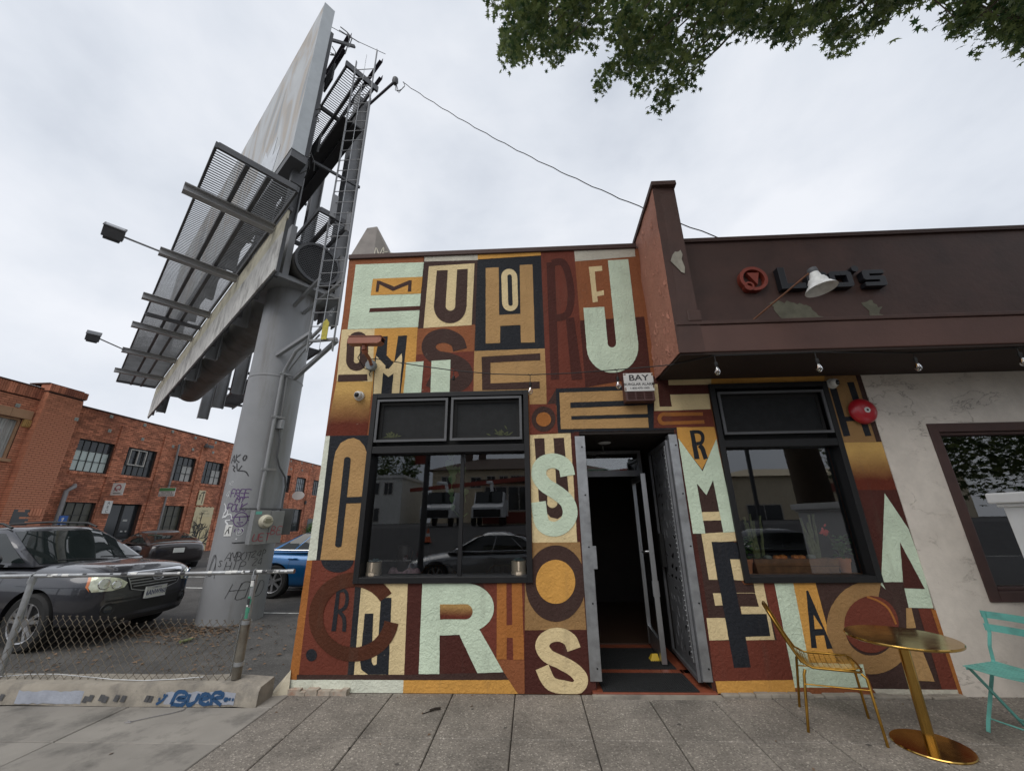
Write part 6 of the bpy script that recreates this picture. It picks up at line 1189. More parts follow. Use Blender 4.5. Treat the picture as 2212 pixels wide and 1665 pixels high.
for x0, x1, z0, z1, m in ((-5.05,-4.38,0.012,0.122,M_kerbblue), (-3.55,-2.86,0.014,0.120,M_kerbblue)):
    mb = MB(); n = 14
    top = [(x0+(x1-x0)*i/n, z1+random.uniform(-0.012,0.004)) for i in range(n+1)]; bot = [(x0+(x1-x0)*i/n, z0+random.uniform(0,0.012)) for i in range(n+1)]
    mb.add([kf(*p) for p in bot] + [kf(*p) for p in top], [(i,i+1,n+2+i,n+1+i) for i in range(n)]); part('paint_patch', mb, m, kw)
kl[0] = 0.004
mb = MB()
for st in ([(-3.47,0.02),(-3.44,0.11),(-3.36,0.112),(-3.345,0.08),(-3.42,0.066),(-3.34,0.05),(-3.36,0.018),(-3.47,0.022)], [(-3.31,0.10),(-3.315,0.03),(-3.28,0.02),(-3.235,0.05),(-3.22,0.105)], [(-3.19,0.06),(-3.12,0.075),(-3.13,0.10),(-3.18,0.095),(-3.19,0.045),(-3.14,0.022),(-3.10,0.035)], [(-3.08,0.015),(-3.075,0.105),(-3.0,0.11),(-2.985,0.08),(-3.06,0.065),(-2.98,0.018)], [(-2.96,0.05),(-2.94,0.065),(-2.925,0.05)]):
    ribbon(mb, cr_pts(st, 5), 0.031, kf)
for (x, z) in ((-2.905,0.062),(-2.875,0.06),(-3.60,0.06),(-3.56,0.09)): mb.add([kf(x-0.009,z-0.012), kf(x+0.009,z-0.009), kf(x+0.008,z+0.012), kf(x-0.01,z+0.010)], [(0,1,2,3)])
ribbon(mb, cr_pts([(-3.62,0.02),(-3.57,0.05),(-3.53,0.095)]), 0.02, kf)
part('graffiti', mb, M_inkb, kw)
mb = MB()
for x in (-5.28,-5.2,-4.34,-4.29,-4.18,-4.14,-4.03,-3.96,-3.72,-3.69): 
    z = random.uniform(0.03,0.045); mb.add([kf(x-0.03,z), kf(x+0.015,z-0.005), kf(x+0.03,z+0.045), kf(x-0.015,z+0.05)], [(0,1,2,3)])
part('paint_patch', mb, mat('old_paint_patch', (0.075,0.075,0.078), 0.9, var=0.3, vs=20), kw)
fence = thing('chain_link_fence', 'low torn chain-link fence with a stickered pipe rail on the kerb wall', 'fence', (-2.97, -0.19, 0.18))
FY = -0.19
rail_pts = [(-9.5,FY,1.10),(-7.0,FY,1.105),(-5.6,FY,1.118),(-4.0,FY,1.128),(-2.98,FY,1.142),(-2.56,FY,1.148)]
mb = MB(); mb.tube(rail_pts, 0.021, 12); rail = part('rail', mb, M_steel, fence, smooth=50)
mb = MB(); mb.tube([(-2.62,FY,1.147),(-2.55,FY,1.1485)], 0.0235, 12); part('rail_cap', mb, M_steel, rail, smooth=50)
random.seed(12)
mb = MB(); mbg = MB(); mbk = MB()
for k in range(34):
    x = random.choice([random.uniform(-3.35,-2.62), random.uniform(-6.0,-2.7)]); w = random.uniform(0.02,0.09)
    t = (mb, mbg, mbk)[0 if random.random() < 0.5 else 2]
    z = 1.105 + (x+7)/4.4*0.041
    a0, a1 = R(random.uniform(150,200)), R(random.uniform(215,260))
    vs = [(xx, FY + 0.0222*math.cos(a0+(a1-a0)*i/4), z - 0.0 + 0.0222*math.sin(a0+(a1-a0)*i/4)*-1) for i in range(5) for xx in (x, x+w)]
    t.add(vs, [(2*i,2*i+1,2*i+3,2*i+2) for i in range(4)])
part('sticker', mb, M_signw, rail); part('marker_scribble', mbk, M_ink, rail)
for x, r in ((-2.975,0.026),(-5.48,0.030),(-8.0,0.030)):
    mb = MB(); mb.tube([(x,FY,0.175),(x+0.004,FY,1.115)], r, 12); p = part('post', mb, M_steel, fence, smooth=50)
    mb = MB(); zr = 1.105 + (x+7)/4.4*0.041; mb.tube([(x,FY-0.03,zr-0.05),(x,FY-0.028,zr+0.012),(x,FY,zr+0.028),(x,FY+0.028,zr+0.012),(x,FY+0.03,zr-0.05)], 0.008, 8); mb.tube([(x,FY,zr-0.07),(x,FY,zr-0.025)], r+0.006, 12); part('rail_clamp', mb, M_steel, p, smooth=50)
    if x > -3:
        mb = MB(); mb.tube([(x-0.004,FY,0.18),(x-0.003,FY,0.70)], r+0.016, 14); part('post_sleeve', mb, mat('stained_steel', (0.22,0.20,0.165), 0.5, 0.7, var=0.35, vs=6, dirt=(0.12,0.09,0.06), dirt_amt=0.8, dirt_s=4), p, smooth=50)
        mb = MB()
        for z in (0.29,0.655): mb.tube([(x,FY,z),(x,FY,z+0.035)], r+0.022, 14)
        part('clamp_band', mb, M_steel, p, smooth=50)
        mb = MB(); mb.bar((x-0.065,FY-0.005,0.20),(x-0.055,FY-0.005,0.75),0.016,0.006); part('tension_bar', mb, M_steel, p)
        mb = MB(); mbg = MB(); mbk = MB()
        for k in range(13):
            z = random.uniform(0.7,1.08); h = random.uniform(0.015,0.06); t = random.choice((mb, mbg, mbk)); a0 = R(random.uniform(215,250)); a1 = a0 + R(random.uniform(50,80)); rr = r + 0.0012 + 0.0004*k
            t.add([(x+rr*math.cos(a0+(a1-a0)*i/5), FY+rr*math.sin(a0+(a1-a0)*i/5), zz) for i in range(6) for zz in (z, z+h)], [(2*i,2*i+2,2*i+3,2*i+1) for i in range(5)])
        part('sticker', mb, M_signw, p); part('sticker', mbg, M_inkg, p); part('sticker', mbk, M_ink, p)
# wire mesh, top edge ragged and sagging
mb = MB(); dx, dz = 0.042, 0.047
def sag(x): return 0.0 if x < -5 or x > -3.1 else -0.05*math.exp(-((x+4.12)/0.16)**2)
def wy(x, z): return FY - 0.032 + 0.012*math.sin(x*3.1) * (z-0.2)*2 + 0.006*math.sin(x*11+z*9)
i = 0; x = -3.04
while x > -9.4:
    top = 12 if i % 1 == 0 else 11
    pts = []
    for k in range(12):
        z = 0.178 + k*dz; s_ = (k/11.0)
        pts.append((x + (dx/2 if (k+i) % 2 else -dx/2)*1.06 + 0.004*math.sin(k+i), wy(x,z) + (0.003 if (k+i) % 2 else -0.003), z + sag(x)*s_ + 0.012*math.sin(x*2.3)*s_ + 0.018*math.sin(x*0.9)*s_))
    e_ = pts[-1]; pts.append((e_[0]+random.uniform(-0.012,0.012), e_[1]-0.006, e_[2]+0.02)); pts.append((e_[0]+random.uniform(-0.016,0.016), e_[1]-0.012, e_[2]+0.012))
    mb.tube(pts, 0.0030, 4, cap=False); x -= dx; i += 1
part('chain_link_mesh', mb, mat('rusty_wire', (0.16,0.135,0.10), 0.7, 0.4, var=0.4, vs=6), fence, kind='stuff')
mb = MB(); mb.tube([(-9,FY-0.04,0.22)] + [(-7.5+0.3*k, FY-0.045+0.02*math.sin(k), 0.20+0.022*math.sin(k*0.9)) for k in range(15)], 0.004, 5); part('bottom_wire', mb, M_steel, fence, smooth=60)

# cream masonry foot at the corner of the cafe and worn plinth
mb = MB(); mb.add([(-2.66,-0.10,-0.005),(-2.50,-0.055,-0.005),(-2.50,-0.045,0.05),(-2.60,-0.07,0.035),(-2.84,2.6,0.03),(-2.527,2.6,0.23),(-2.527,-0.01,0.20),(-2.72,0.1,0.012)], [(0,1,2,3),(3,2,6),(3,6,7),(0,3,7),(7,6,5,4)])
part('masonry_foot', mb, M_creamstep, cafe, smooth=60)
mb = MB()
random.seed(15)
x = -2.5
while x < -1.88:
    w = random.uniform(0.05,0.13); mb.box(x, min(x+w,-1.88)-0.004, -0.065-random.uniform(0,0.02), -0.008, -0.005, 0.03+random.uniform(0,0.022)); x += w
part('worn_plinth', mb, mat('orange_plinth', (0.38,0.33,0.27), 0.9, var=0.3, vs=14, bump=0.5, bs=30, dirt=(0.36,0.12,0.05), dirt_amt=0.9, dirt_s=3), cafe, bevel=0.01)
mb = MB(); x = 1.80
while x < 4.05:
    w = random.uniform(0.10,0.22); mb.box(x, min(x+w,4.05)-0.003, -0.06-random.uniform(0,0.035), -0.008, -0.005, 0.018+random.uniform(0,0.02)); x += w
part('worn_plinth', mb, M_kerb, cafe, bevel=0.01)

# roof vent hood
vent = thing('roof_vent', 'grey metal vent hood with scratched white writing on the cafe roof corner', 'vent', (-2.4, 0.3, 5.3))
mb = MB(); mb.prism([(-2.66,5.50),(-2.46,6.0),(-2.30,6.02),(-2.02,5.45),(-2.02,5.28),(-2.40,5.28),(-2.42,5.46)], lambda u, v: (u, 0.22, v), (0, 0.55, 0)); part('hood', mb, mat('vent_metal', (0.16,0.145,0.135), 0.55, 0.3, var=0.2, vs=6), vent, bevel=0.01)
mb = MB(); mb.prism([(-2.29,5.95),(-2.05,5.46),(-2.05,5.30),(-2.29,5.30)], lambda u, v: (u, 0.205, v), (0, 0.012, 0)); part('side_panel', mb, mat('vent_panel', (0.12,0.11,0.10), 0.6, 0.2, var=0.2), vent)
random.seed(3)
mb = scrawl('Man', -2.28, 5.40, 0.20, 0.014, lambda u, v: (u, 0.202, v + 0.0), slant=0.0, jit=0.15, sp=0.75, rise=-0.10); part('graffiti', mb, M_meterw, vent)
mb = MB(); mb.box(-2.66,-2.42,0.24,0.74,5.44,5.495); part('hood_mouth', mb, M_blackm, vent)

# ------------------------------------------------------------------ brick building along the far side of the lot (wall plane x = -18)
BX = -18.0
brickb = thing('brick_building', 'long two-storey red brick building with steel sash windows behind the parking lot', 'building', (BX, 12, 0.2))
wins = [(10.03,11.44,3.65,4.92),(12.03,13.46,3.69,4.92),(14.51,15.80,3.66,4.92),(16.43,17.80,3.68,4.92),(23.05,24.60,3.66,4.90),(25.40,26.70,3.70,4.90),(27.85,29.4,3.66,4.90),(18.5,19.85,3.67,4.91),(20.6,22.0,3.67,4.91),
        (10.10,11.42,0.55,2.50),(12.02,13.44,0.30,2.50),(14.55,15.78,0.95,2.51),(16.70,17.74,0.22,2.46),(25.2,26.75,0.95,2.57),(27.8,28.6,0.3,1.85),(19.0,21.0,0.9,2.5)]
def holes_row(zc): return sorted([(a, b) for a, b, z0, z1 in wins if z0 <= zc <= z1])
def lay(mb, y0, y1, z0, z1, x, dep=0.028, L=0.203, jit=0.004, openings=True, pitch=0.0762, head=0.0105, singles=None):
    r = 0; z = z0
    while z + pitch <= z1 + 0.001:
        h = pitch - 0.0125; zc = z + h/2
        hs = holes_row(zc) if openings else []
        segs = []; a = y0
        for p, q in hs:
            if q < y0 or p > y1: continue
            if p > a: segs.append((a, p))
            a = max(a, q)
        if a < y1: segs.append((a, y1))
        for p, q in segs:
            y = p - (L/2 if (r % 2) else 0.0)
            while y < q:
                b0, b1 = max(y, p), min(y + L - head, q)
                if b1 - b0 > 0.02:
                    xo = x + random.uniform(-jit, jit)
                    vs = [(x-dep,b0,z),(x-dep,b1,z),(x-dep,b1,z+h),(x-dep,b0,z+h),(xo,b0,z),(xo,b1,z),(xo,b1,z+h),(xo,b0,z+h)]
                    fs = [(4,5,6,7),(0,4,7,3),(1,2,6,5),(3,7,6,2),(0,1,5,4)]
                    if singles is not None and len(singles) < 300 and z > 2.0: singles.append((b0, b1, z, h, xo))
                    else: mb.add(vs, fs)
                y += L
        r += 1; z += pitch
def wall_with_holes(y0, y1, z0, z1, x, hs):
    ys_ = sorted({y0, y1} | {v for a,b,c_,d in hs for v in (a,b) if y0 < v < y1}); zs_ = sorted({z0, z1} | {v for a,b,c_,d in hs for v in (c_,d) if z0 < v < z1})
    mb = MB()
    for i in range(len(ys_)-1):
        for j in range(len(zs_)-1):
            yc, zc = (ys_[i]+ys_[i+1])/2, (zs_[j]+zs_[j+1])/2
            if any(a < yc < b and c_ < zc < d for a,b,c_,d in hs): continue
            mb.add([(x,ys_[i],zs_[j]),(x,ys_[i+1],zs_[j]),(x,ys_[i+1],zs_[j+1]),(x,ys_[i],zs_[j+1])], [(0,1,2,3)])
    for a,b,c_,d in hs:
        if a >= y0 and b <= y1:
            mb.add([(x,a,c_),(x,b,c_),(x,b,d),(x,a,d),(x-0.25,a,c_),(x-0.25,b,c_),(x-0.25,b,d),(x-0.25,a,d)], [(0,4,5,1),(1,5,6,2),(2,6,7,3),(3,7,4,0)])
    return mb
random.seed(21)
part('mortar_wall', wall_with_holes(9.5, 31, 0, 6.12, BX-0.014, wins), M_mortar, brickb)
mb = MB(); lay(mb, 9.52, 22.0, 0.12, 6.14, BX); part('brickwork', mb, M_brick, brickb, kind='stuff')
mb = MB(); lay(mb, 22.0, 31.0, 0.12, 6.14, BX); part('brickwork', mb, M_brick, brickb, kind='stuff')
mb = MB(); mb.box(BX-8,BX+0.03,9.48,31,6.145,6.19); part('coping', mb, mat('coping', (0.075,0.04,0.035), 0.8), brickb)
mb = MB(); mb.box(BX-9,BX-0.3,9.0,31,0,6.0); part('building_mass', mb, M_blackm, brickb)
# shallow piers between bays
for y0, y1 in ((11.46,12.0),(13.62,13.95),(15.95,16.3),(18.0,18.4),(22.4,22.75),(24.75,25.1),(27.0,27.35)):
    mb = MB(); lay(mb, y0, y1, 0.12, 5.78, BX+0.045, dep=0.06, openings=False); part('pier', mb, M_brick, brickb, kind='stuff')
# tall pier near the camera: bricks one by one
PX = BX + 0.30
mb = MB(); mb.box(BX-0.3,PX-0.014,8.30,9.46,0,6.50); part('pier_core', mb, M_mortar, brickb)
sing = []; mb = MB(); lay(mb, 8.28, 9.48, 0.1, 6.30, PX, openings=False, singles=sing, L=0.2)
part('brickwork', mb, M_pierbrick, brickb, kind='stuff')
for (b0, b1, z, h, xo) in sing:
    key = round(b1-b0, 3); nm = 'brick'
    q = MB(); q.add([(-0.028,0,0),(-0.028,b1-b0,0),(-0.028,b1-b0,h),(-0.028,0,h),(0,0,0),(0,b1-b0,0),(0,b1-b0,h),(0,0,h)], [(4,5,6,7),(0,4,7,3),(1,2,6,5),(3,7,6,2),(0,1,5,4)])
    if ('B', key) not in MATS: MATS[('B', key)] = q.mesh('brick'); MATS[('B', key)].materials.append(M_pierbrick)
    o = bpy.data.objects.new('brick', MATS[('B', key)]); COL.objects.link(o); o.parent = brickb; o.matrix_parent_inverse = world_matrix(brickb).inverted(); o.location = (xo, b0, z)
# brick returns on the pier's near side and soldier course on top
mb = MB()
z = 0.1; r = 0
while z < 6.28:
    x = BX - 0.02 - (0.1 if r % 2 else 0)
    while x < PX - 0.03:
        mb.box(max(x,BX-0.02), min(x+0.19,PX-0.03), 8.272, 8.30, z, z+0.0637); x += 0.2
    z += 0.0762; r += 1
part('brickwork', mb, M_pierbrick, brickb, kind='stuff')
mb = MB(); y = 8.24
while y < 9.5: mb.box(BX-0.05,PX+0.03,y,y+0.062,6.34,6.60); y += 0.0725
part('soldier_course', mb, M_brick, brickb, kind='stuff')
mb = MB(); mb.box(BX-0.5,PX+0.02,8.26,9.5,6.305,6.335); mb.box(BX-0.5,PX-0.02,8.2,9.4,6.60,6.64); part('pier_cap', mb, M_mortar, brickb)
# left wing
lw = [(5.8,8.02,3.80,5.20),(8.55,9.05,1.45,2.15)]
part('mortar_wall', wall_with_holes(3.0, 8.28, 0, 6.3, BX+0.05-0.014, lw[:1]), M_mortar, brickb)
_w = wins; wins = lw[:1]
mb = MB(); lay(mb, 3.0, 8.27, 0.1, 5.98, BX+0.05); part('brickwork', mb, M_pierbrick, brickb, kind='stuff'); wins = _w
mb = MB(); y = 3.0
while y < 8.24: mb.box(BX-0.1,BX+0.10,y,y+0.062,6.0,6.38); y += 0.0725
part('soldier_course', mb, M_brick, brickb, kind='stuff')
mb = MB(); mb.box(BX-0.3,BX+0.12,3,8.24,6.39,6.43); part('coping', mb, M_mortar, brickb)
mb = MB(); mb.box(BX-8,BX-0.3,3,9.0,0,6.2); part('building_mass', mb, M_blackm, brickb)
mb = MB()
for i in range(5): mb.box(BX+0.02,BX+0.12,8.22-0.62*(i+1)+0.006,8.22-0.62*i,5.21,5.52)
part('lintel_stone', mb, M_stone, brickb, bevel=0.01)
mb = MB(); mb.box(BX+0.02,BX+0.11,8.03,8.25,4.94,5.20)
for i in range(4): mb.box(BX+0.11,BX+0.13,8.06+i*0.05,8.09+i*0.05,4.97,5.17)
part('carved_block', mb, mat('carved_stone', (0.42,0.26,0.09), 0.8), brickb)
mb = MB(); 
for i in range(30): mb.tube([(BX-0.12+0.02*math.sin(i*1.3),5.85+i*0.073,3.82),(BX-0.12+0.03*math.sin(i*1.1),5.84+i*0.074,5.15)],0.045,5)
part('curtain', mb, M_curtain, brickb, smooth=60)
mb = MB(); mb.frame(0,0,0,0,0,0,0) if False else None
mb.box(BX-0.06,BX+0.0,5.8,8.02,5.14,5.20); mb.box(BX-0.06,BX+0.0,7.95,8.02,3.8,5.14); mb.box(BX-0.1,BX+0.16,5.8,8.06,3.70,3.80); part('window_frame', mb, M_stone, brickb)
mb = MB(); mb.box(PX-0.01,PX+0.002,8.56,9.06,1.45,2.16); part('vent_opening', mb, M_panedark, brickb)
mb = MB()
for i in range(5): mb.box(PX,PX+0.02,9.02+i*0.09,9.09+i*0.09,1.95,2.22)
part('decorative_tile', mb, M_pierbrick, brickb)

def sash_window(y0, y1, z0, z1, ny, nz, colours, sill=True, inset=0.12):
    """steel sash: frame > panes; colours(i,j) picks the glass of column i, row j"""
    x = BX - inset; mb = MB(); t = 0.035
    mb.box(x-0.03,x+0.02,y0,y0+t,z0,z1); mb.box(x-0.03,x+0.02,y1-t,y1,z0,z1); mb.box(x-0.03,x+0.02,y0+t,y1-t,z0,z0+t); mb.box(x-0.03,x+0.02,y0+t,y1-t,z1-t,z1)
    py, pz = (y1-y0-2*t)/ny, (z1-z0-2*t)/nz
    for i in range(1, ny): mb.box(x-0.02,x+0.015,y0+t+i*py-0.011,y0+t+i*py+0.011,z0+t,z1-t)
    for j in range(1, nz):
        for i in range(ny): mb.box(x-0.019,x+0.012,y0+t+i*py+0.0112,y0+t+(i+1)*py-0.0112,z0+t+j*pz-0.011,z0+t+j*pz+0.011)
    w = part('window', mb, M_sash, brickb)
    for i in range(ny):
        for j in range(nz):
            q = MB(); g = 0.012
            tl = random.uniform(-0.004,0.004)
            q.add([(x-0.012+tl,y0+t+i*py+g,z0+t+j*pz+g),(x-0.012-tl,y0+t+(i+1)*py-g,z0+t+j*pz+g),(x-0.012-tl,y0+t+(i+1)*py-g,z0+t+(j+1)*pz-g),(x-0.012+tl,y0+t+i*py+g,z0+t+(j+1)*pz-g)], [(0,1,2,3)])
            part('pane', q, colours(i, j), w)
    if sill:
        s = MB(); y = y0-0.02
        while y < y1: s.box(BX-0.12,BX+0.045,y,min(y+0.062,y1+0.03),z0-0.11,z0-0.005); y += 0.0725
        part('sill_brick', s, M_brick, w, kind='stuff')
    return w
sash_window(10.03,11.44,3.65,4.92,5,3, lambda i,j: M_panedark if j == 2 else M_panepale)
w2 = sash_window(12.03,13.46,3.69,4.92,5,3, lambda i,j: M_panedark)
mb = MB(); x = BX-0.09
for a in ((12.22,12.26,4.15,4.86),(12.98,13.02,4.15,4.86),(12.26,12.98,4.15,4.19),(12.26,12.98,4.82,4.86),(12.60,12.63,4.19,4.82)): mb.box(x,x+0.05,*a)
part('insert_frame', mb, M_trim, w2)
cur = lambda i,j: M_curtain if (i >= 2 and j < 2) else M_panedark
sash_window(14.51,15.80,3.66,4.92,4,3, cur); sash_window(16.43,17.80,3.68,4.92,4,3, cur)
for y0, y1 in ((18.5,19.85),(20.6,22.0),(23.05,24.60)): sash_window(y0,y1,3.67,4.90,4,3, lambda i,j: M_panedark)
pale2 = mat('pane_sky', (0.22,0.25,0.27), 0.2); sash_window(25.40,26.70,3.70,4.90,5,3, lambda i,j: pale2); sash_window(27.85,29.4,3.66,4.90,5,3, lambda i,j: M_panedark)
sash_window(10.10,11.42,0.55,2.50,4,4, lambda i,j: M_paneyel); sash_window(14.55,15.78,0.95,2.51,3,3, lambda i,j: M_paneyel, inset=0.14)
sash_window(25.2,26.75,0.95,2.57,2,3, lambda i,j: M_panedark); sash_window(19.0,21.0,0.9,2.5,4,3, lambda i,j: M_panedark)
# entrance
mb = MB(); x = BX-0.16
mb.box(x-0.04,x,12.02,12.10,0.3,2.5); mb.box(x-0.04,x,13.36,13.44,0.3,2.5); mb.box(x-0.04,x,12.10,13.36,2.42,2.5); mb.box(x-0.04,x,12.68,12.80,0.3,2.42); mb.box(x-0.04,x,12.8,13.36,1.05,1.12); mb.box(x-0.04,x,12.1,12.68,1.02,1.1)
ent = part('door', mb, M_blackm, brickb)
mb = MB(); mb.box(x-0.03,x-0.02,12.1,13.36,0.3,2.42); part('pane', mb, M_panedark, ent)
mb = MB(); mb.box(x-0.019,x-0.012,12.9,13.1,1.75,1.83); mb.box(x-0.019,x-0.012,12.92,13.02,1.3,1.36); mb.box(x-0.019,x-0.012,13.12,13.2,1.3,1.36); part('notice', mb, M_curtain, ent)
mb = MB(); 
for y0, y1 in ((12.0,12.05),): pass
mb.tube([(BX+0.6,11.9,0.9),(BX+0.6,13.6,1.25),(BX+0.6,14.0,1.25)],0.02,6); mb.tube([(BX+0.6,11.9,0.9),(BX+0.6,11.9,0.2)],0.02,6); mb.tube([(BX+0.6,13.3,1.2),(BX+0.6,13.3,0.2)],0.02,6); part('handrail', mb, M_sash, brickb)
# cream door surround with scalloped edge and bare tree painted over it
poly = []; y0, y1, zt = 16.46, 17.74, 2.46
n = 16
for i in range(n+1): poly.append((y0 + (0.025 if i % 2 else -0.01), 0.22 + (zt-0.25)*i/n))
for i in range(1, 11): poly.append((y0 + (y1-y0)*i/10, zt + (0.02 if i % 2 else -0.02)))
for i in range(n, -1, -1): poly.append((y1 + (-0.025 if i % 2 else 0.01), 0.22 + (zt-0.25)*i/n))
mb = MB(); mb.prism(poly, lambda u, v: (BX+0.018, u, v), (0.02, 0, 0)); cd = part('door_surround', mb, M_creamdoor, brickb, fix=True)
mb = MB(); mb.box(BX+0.039,BX+0.05,16.74,17.70,0.24,1.96); part('door', mb, mat('cream_door', (0.62,0.52,0.30), 0.6, var=0.04), cd)
mb = MB(); mb.box(BX+0.051,BX+0.056,16.69,16.74,0.24,2.0); mb.box(BX+0.051,BX+0.056,16.74,17.72,1.96,2.0); part('door_trim', mb, M_creamdoor, cd)
random.seed(77); mb = MB()
def branch(u, v, a, L, w, d):
    p = [(u, v)]
    for i in range(3): a += random.uniform(-0.5,0.5); u += L/3*math.cos(a); v += L/3*math.sin(a); p.append((u, v))
    ribbon(mb, cr_pts(p, 3), w, lambda y, z: (BX+0.0585+0.0002*d, min(max(y,16.47),17.72), max(z,0.25)))
    if d < 4:
        for k in range(random.choice((2,3))): branch(*p[random.choice((1,2,3))], a + random.uniform(-1.2,1.2), L*0.62, w*0.6, d+1)
branch(17.0,0.42,1.5,0.9,0.10,0); branch(17.0,0.45,2.0,0.75,0.075,1); branch(17.05,0.45,0.9,0.85,0.075,1); branch(17.1,0.5,1.3,0.9,0.07,1); branch(16.6,0.45,0.1,0.9,0.07,2)
part('painted_tree', mb, M_ink, cd)
YX = lambda x: (lambda u, v: (x, u, v))
def ytext(s, y, z, size, x): return text_mb(s, size, lambda u, v: (x, y+u, z+v), None)
part('lettering', ytext('eyes gone', 17.12, 2.28, 0.10, BX+0.0395), M_ink, cd); part('lettering', ytext('rock human union', 17.12, 2.13, 0.10, BX+0.0395), M_ink, cd)
# drain pipes, anchor plates, wall lamps
mb = MB(); mb.tube([(BX+0.11,14.40,5.46),(BX+0.11,14.42,5.3),(BX+0.11,14.47,0.3)],0.045,10); part('drain_pipe', mb, M_drain, brickb, smooth=60)
mb = MB(); mb.tube([(BX-0.05,10.42,3.12),(BX+0.12,10.30,3.05),(BX+0.14,10.06,2.86),(BX+0.14,10.06,0.2)],0.075,12); part('drain_pipe', mb, M_drain, brickb, smooth=60)
anchors = [(7.72,5.62,0.07),(9.42,5.54,0.30),(10.9,6.03,0),(11.01,5.43,0),(12.45,6.01,0),(12.54,5.36,0),(13.94,6.02,0.01),(14.19,5.31,0),(15.38,5.99,0),(15.4,5.36,0),(16.8,5.99,0),(16.79,5.42,0),(24.27,5.97,0),(25.71,6.03,0),(27.29,6.01,0),(24.44,5.4,0),(25.93,5.48,0),(27.32,5.55,0)]
for y, z, dx in anchors:
    mb = MB(); mb.box(BX+dx+0.002,BX+dx+0.02,y-0.065,y+0.065,z-0.065,z+0.065); mb.lathe([(0.02,BX+dx+0.0205),(0.02,BX+dx+0.045)],(0,y,z),8,'X'); part('anchor_plate', mb, M_plate, brickb)
mb = MB(); mb.box(BX,BX+0.1,16.1,16.2,5.72,5.8); mb.box(BX+0.06,BX+0.34,16.02,16.36,5.58,5.72); mb.tube([(BX+0.05,16.2,5.78),(BX+0.03,16.25,6.15)],0.01,5); wl = part('wall_lamp', mb, M_bsteel, brickb, bevel=0.02)
mb = MB(); mb.box(BX+0.12,BX+0.32,16.08,16.33,5.565,5.578); part('lamp_lens', mb, M_trim, wl)
mb = MB(); mb.box(BX+0.005,BX+0.12,26.9,27.05,2.95,3.2); part('wall_lamp', mb, M_sash, brickb)
mb = MB(); mb.box(BX-0.05,BX+0.01,27.8,28.6,0.3,1.85); part('door', mb, M_panedark, brickb)
# hanging and flat signs
def blade(y, x0, x1, z0, z1, label, m=M_signw, arm=True):
    t = thing('hanging_sign', label, 'sign', (x0, y, z0))
    mb = MB(); mb.box(x0, x1, y-0.012, y+0.012, z0, z1); part('sign_panel', mb, m, t, bevel=0.004)
    if arm:
        mb = MB(); mb.tube([(BX+0.0,y,z1+0.10),(x1+0.08,y,z1+0.10)],0.016,6); mb.tube([(x0+0.06,y,z1+0.1),(x0+0.06,y,z1)],0.006,5); mb.tube([(x1-0.06,y,z1+0.1),(x1-0.06,y,z1)],0.006,5); mb.box(BX+0.0,BX+0.03,y-0.04,y+0.04,z1+0.02,z1+0.2); part('sign_arm', mb, M_sash, t)
    return t
def xtext(s, x, y, z, size, bold=False): return text_mb(s, size, lambda u, v: (x+u, y, z+v), None, bold)
sg = blade(11.75, BX+0.12, BX+0.66, 2.80, 3.30, 'white square hanging sign with red swirl roundel on the brick wall')
mb = MB(); cx_, cz_ = BX+0.40, 3.10
ribbon(mb, [(cx_+0.12*math.cos(t*0.3), cz_+0.12*math.sin(t*0.3)) for t in range(-3, 17)], 0.045, lambda u, v: (u, 11.735, v)); ribbon(mb, [(cx_-0.08,cz_-0.06),(cx_+0.1,cz_-0.06)], 0.03, lambda u, v: (u, 11.7345, v)); part('emblem', mb, M_inkr, sg)
mb = MB(); ribbon(mb, [(cx_-0.15,cz_-0.14),(cx_-0.15,cz_+0.02)], 0.03, lambda u, v: (u, 11.734, v)); ribbon(mb, [(cx_-0.17,2.88),(cx_+0.17,2.88)], 0.03, lambda u, v: (u, 11.7345, v)); part('emblem', mb, M_ink, sg)
sg = thing('wall_sign', 'tall white board lettered A E C beside the brick building entrance', 'sign', (BX, 11.82, 2.05))
mb = MB(); mb.box(BX+0.06,BX+0.10,11.66,11.98,2.06,2.58); part('sign_panel', mb, M_signw, sg, bevel=0.004)
for k, ch in enumerate('AEC'): part('letter', ytext(ch, 11.82, 2.48-0.165*k, 0.17, BX+0.1015), M_ink, sg)
sg = blade(13.95, BX+0.15, BX+0.95, 2.86, 3.26, 'white and green hanging sign lettered PILATES & BODYWORK over the lot')
mb = MB(); mb.box(BX+0.155,BX+0.945,13.93,13.9375,3.11,3.25); part('green_band', mb, M_signgreen, sg)
part('lettering', xtext('PILATES &', BX+0.55, 13.935, 3.03, 0.13, True), M_drain, sg); part('lettering', xtext('BODYWORK', BX+0.55, 13.935, 2.92, 0.13, True), M_drain, sg)
sg = thing('wall_sign', 'upright cream board with a black hammer and vertical letters above the cream door', 'sign', (BX, 16.62, 2.54))
mb = MB(); mb.box(BX+0.055,BX+0.075,16.41,16.85,2.55,3.32); part('sign_panel', mb, M_creamdoor, sg)
mb = MB(); ribbon(mb, [(16.72,2.64),(16.73,3.20)], 0.05, lambda u, v: (BX+0.0765, u, v)); ribbon(mb, cr_pts([(16.55,3.15),(16.68,3.22),(16.82,3.22)]), 0.06, lambda u, v: (BX+0.0765, u, v)); scrawl('TRUNK', -3.12, 16.47, 0.10, 0.02, lambda u, v: (BX+0.0765, v, -u), mb, slant=0, jit=0.1, sp=0.9); part('emblem', mb, M_ink, sg)
sg = thing('hanging_sign', 'small white oval sign on an iron arm past the column', 'sign', (BX, 25.4, 3.5))
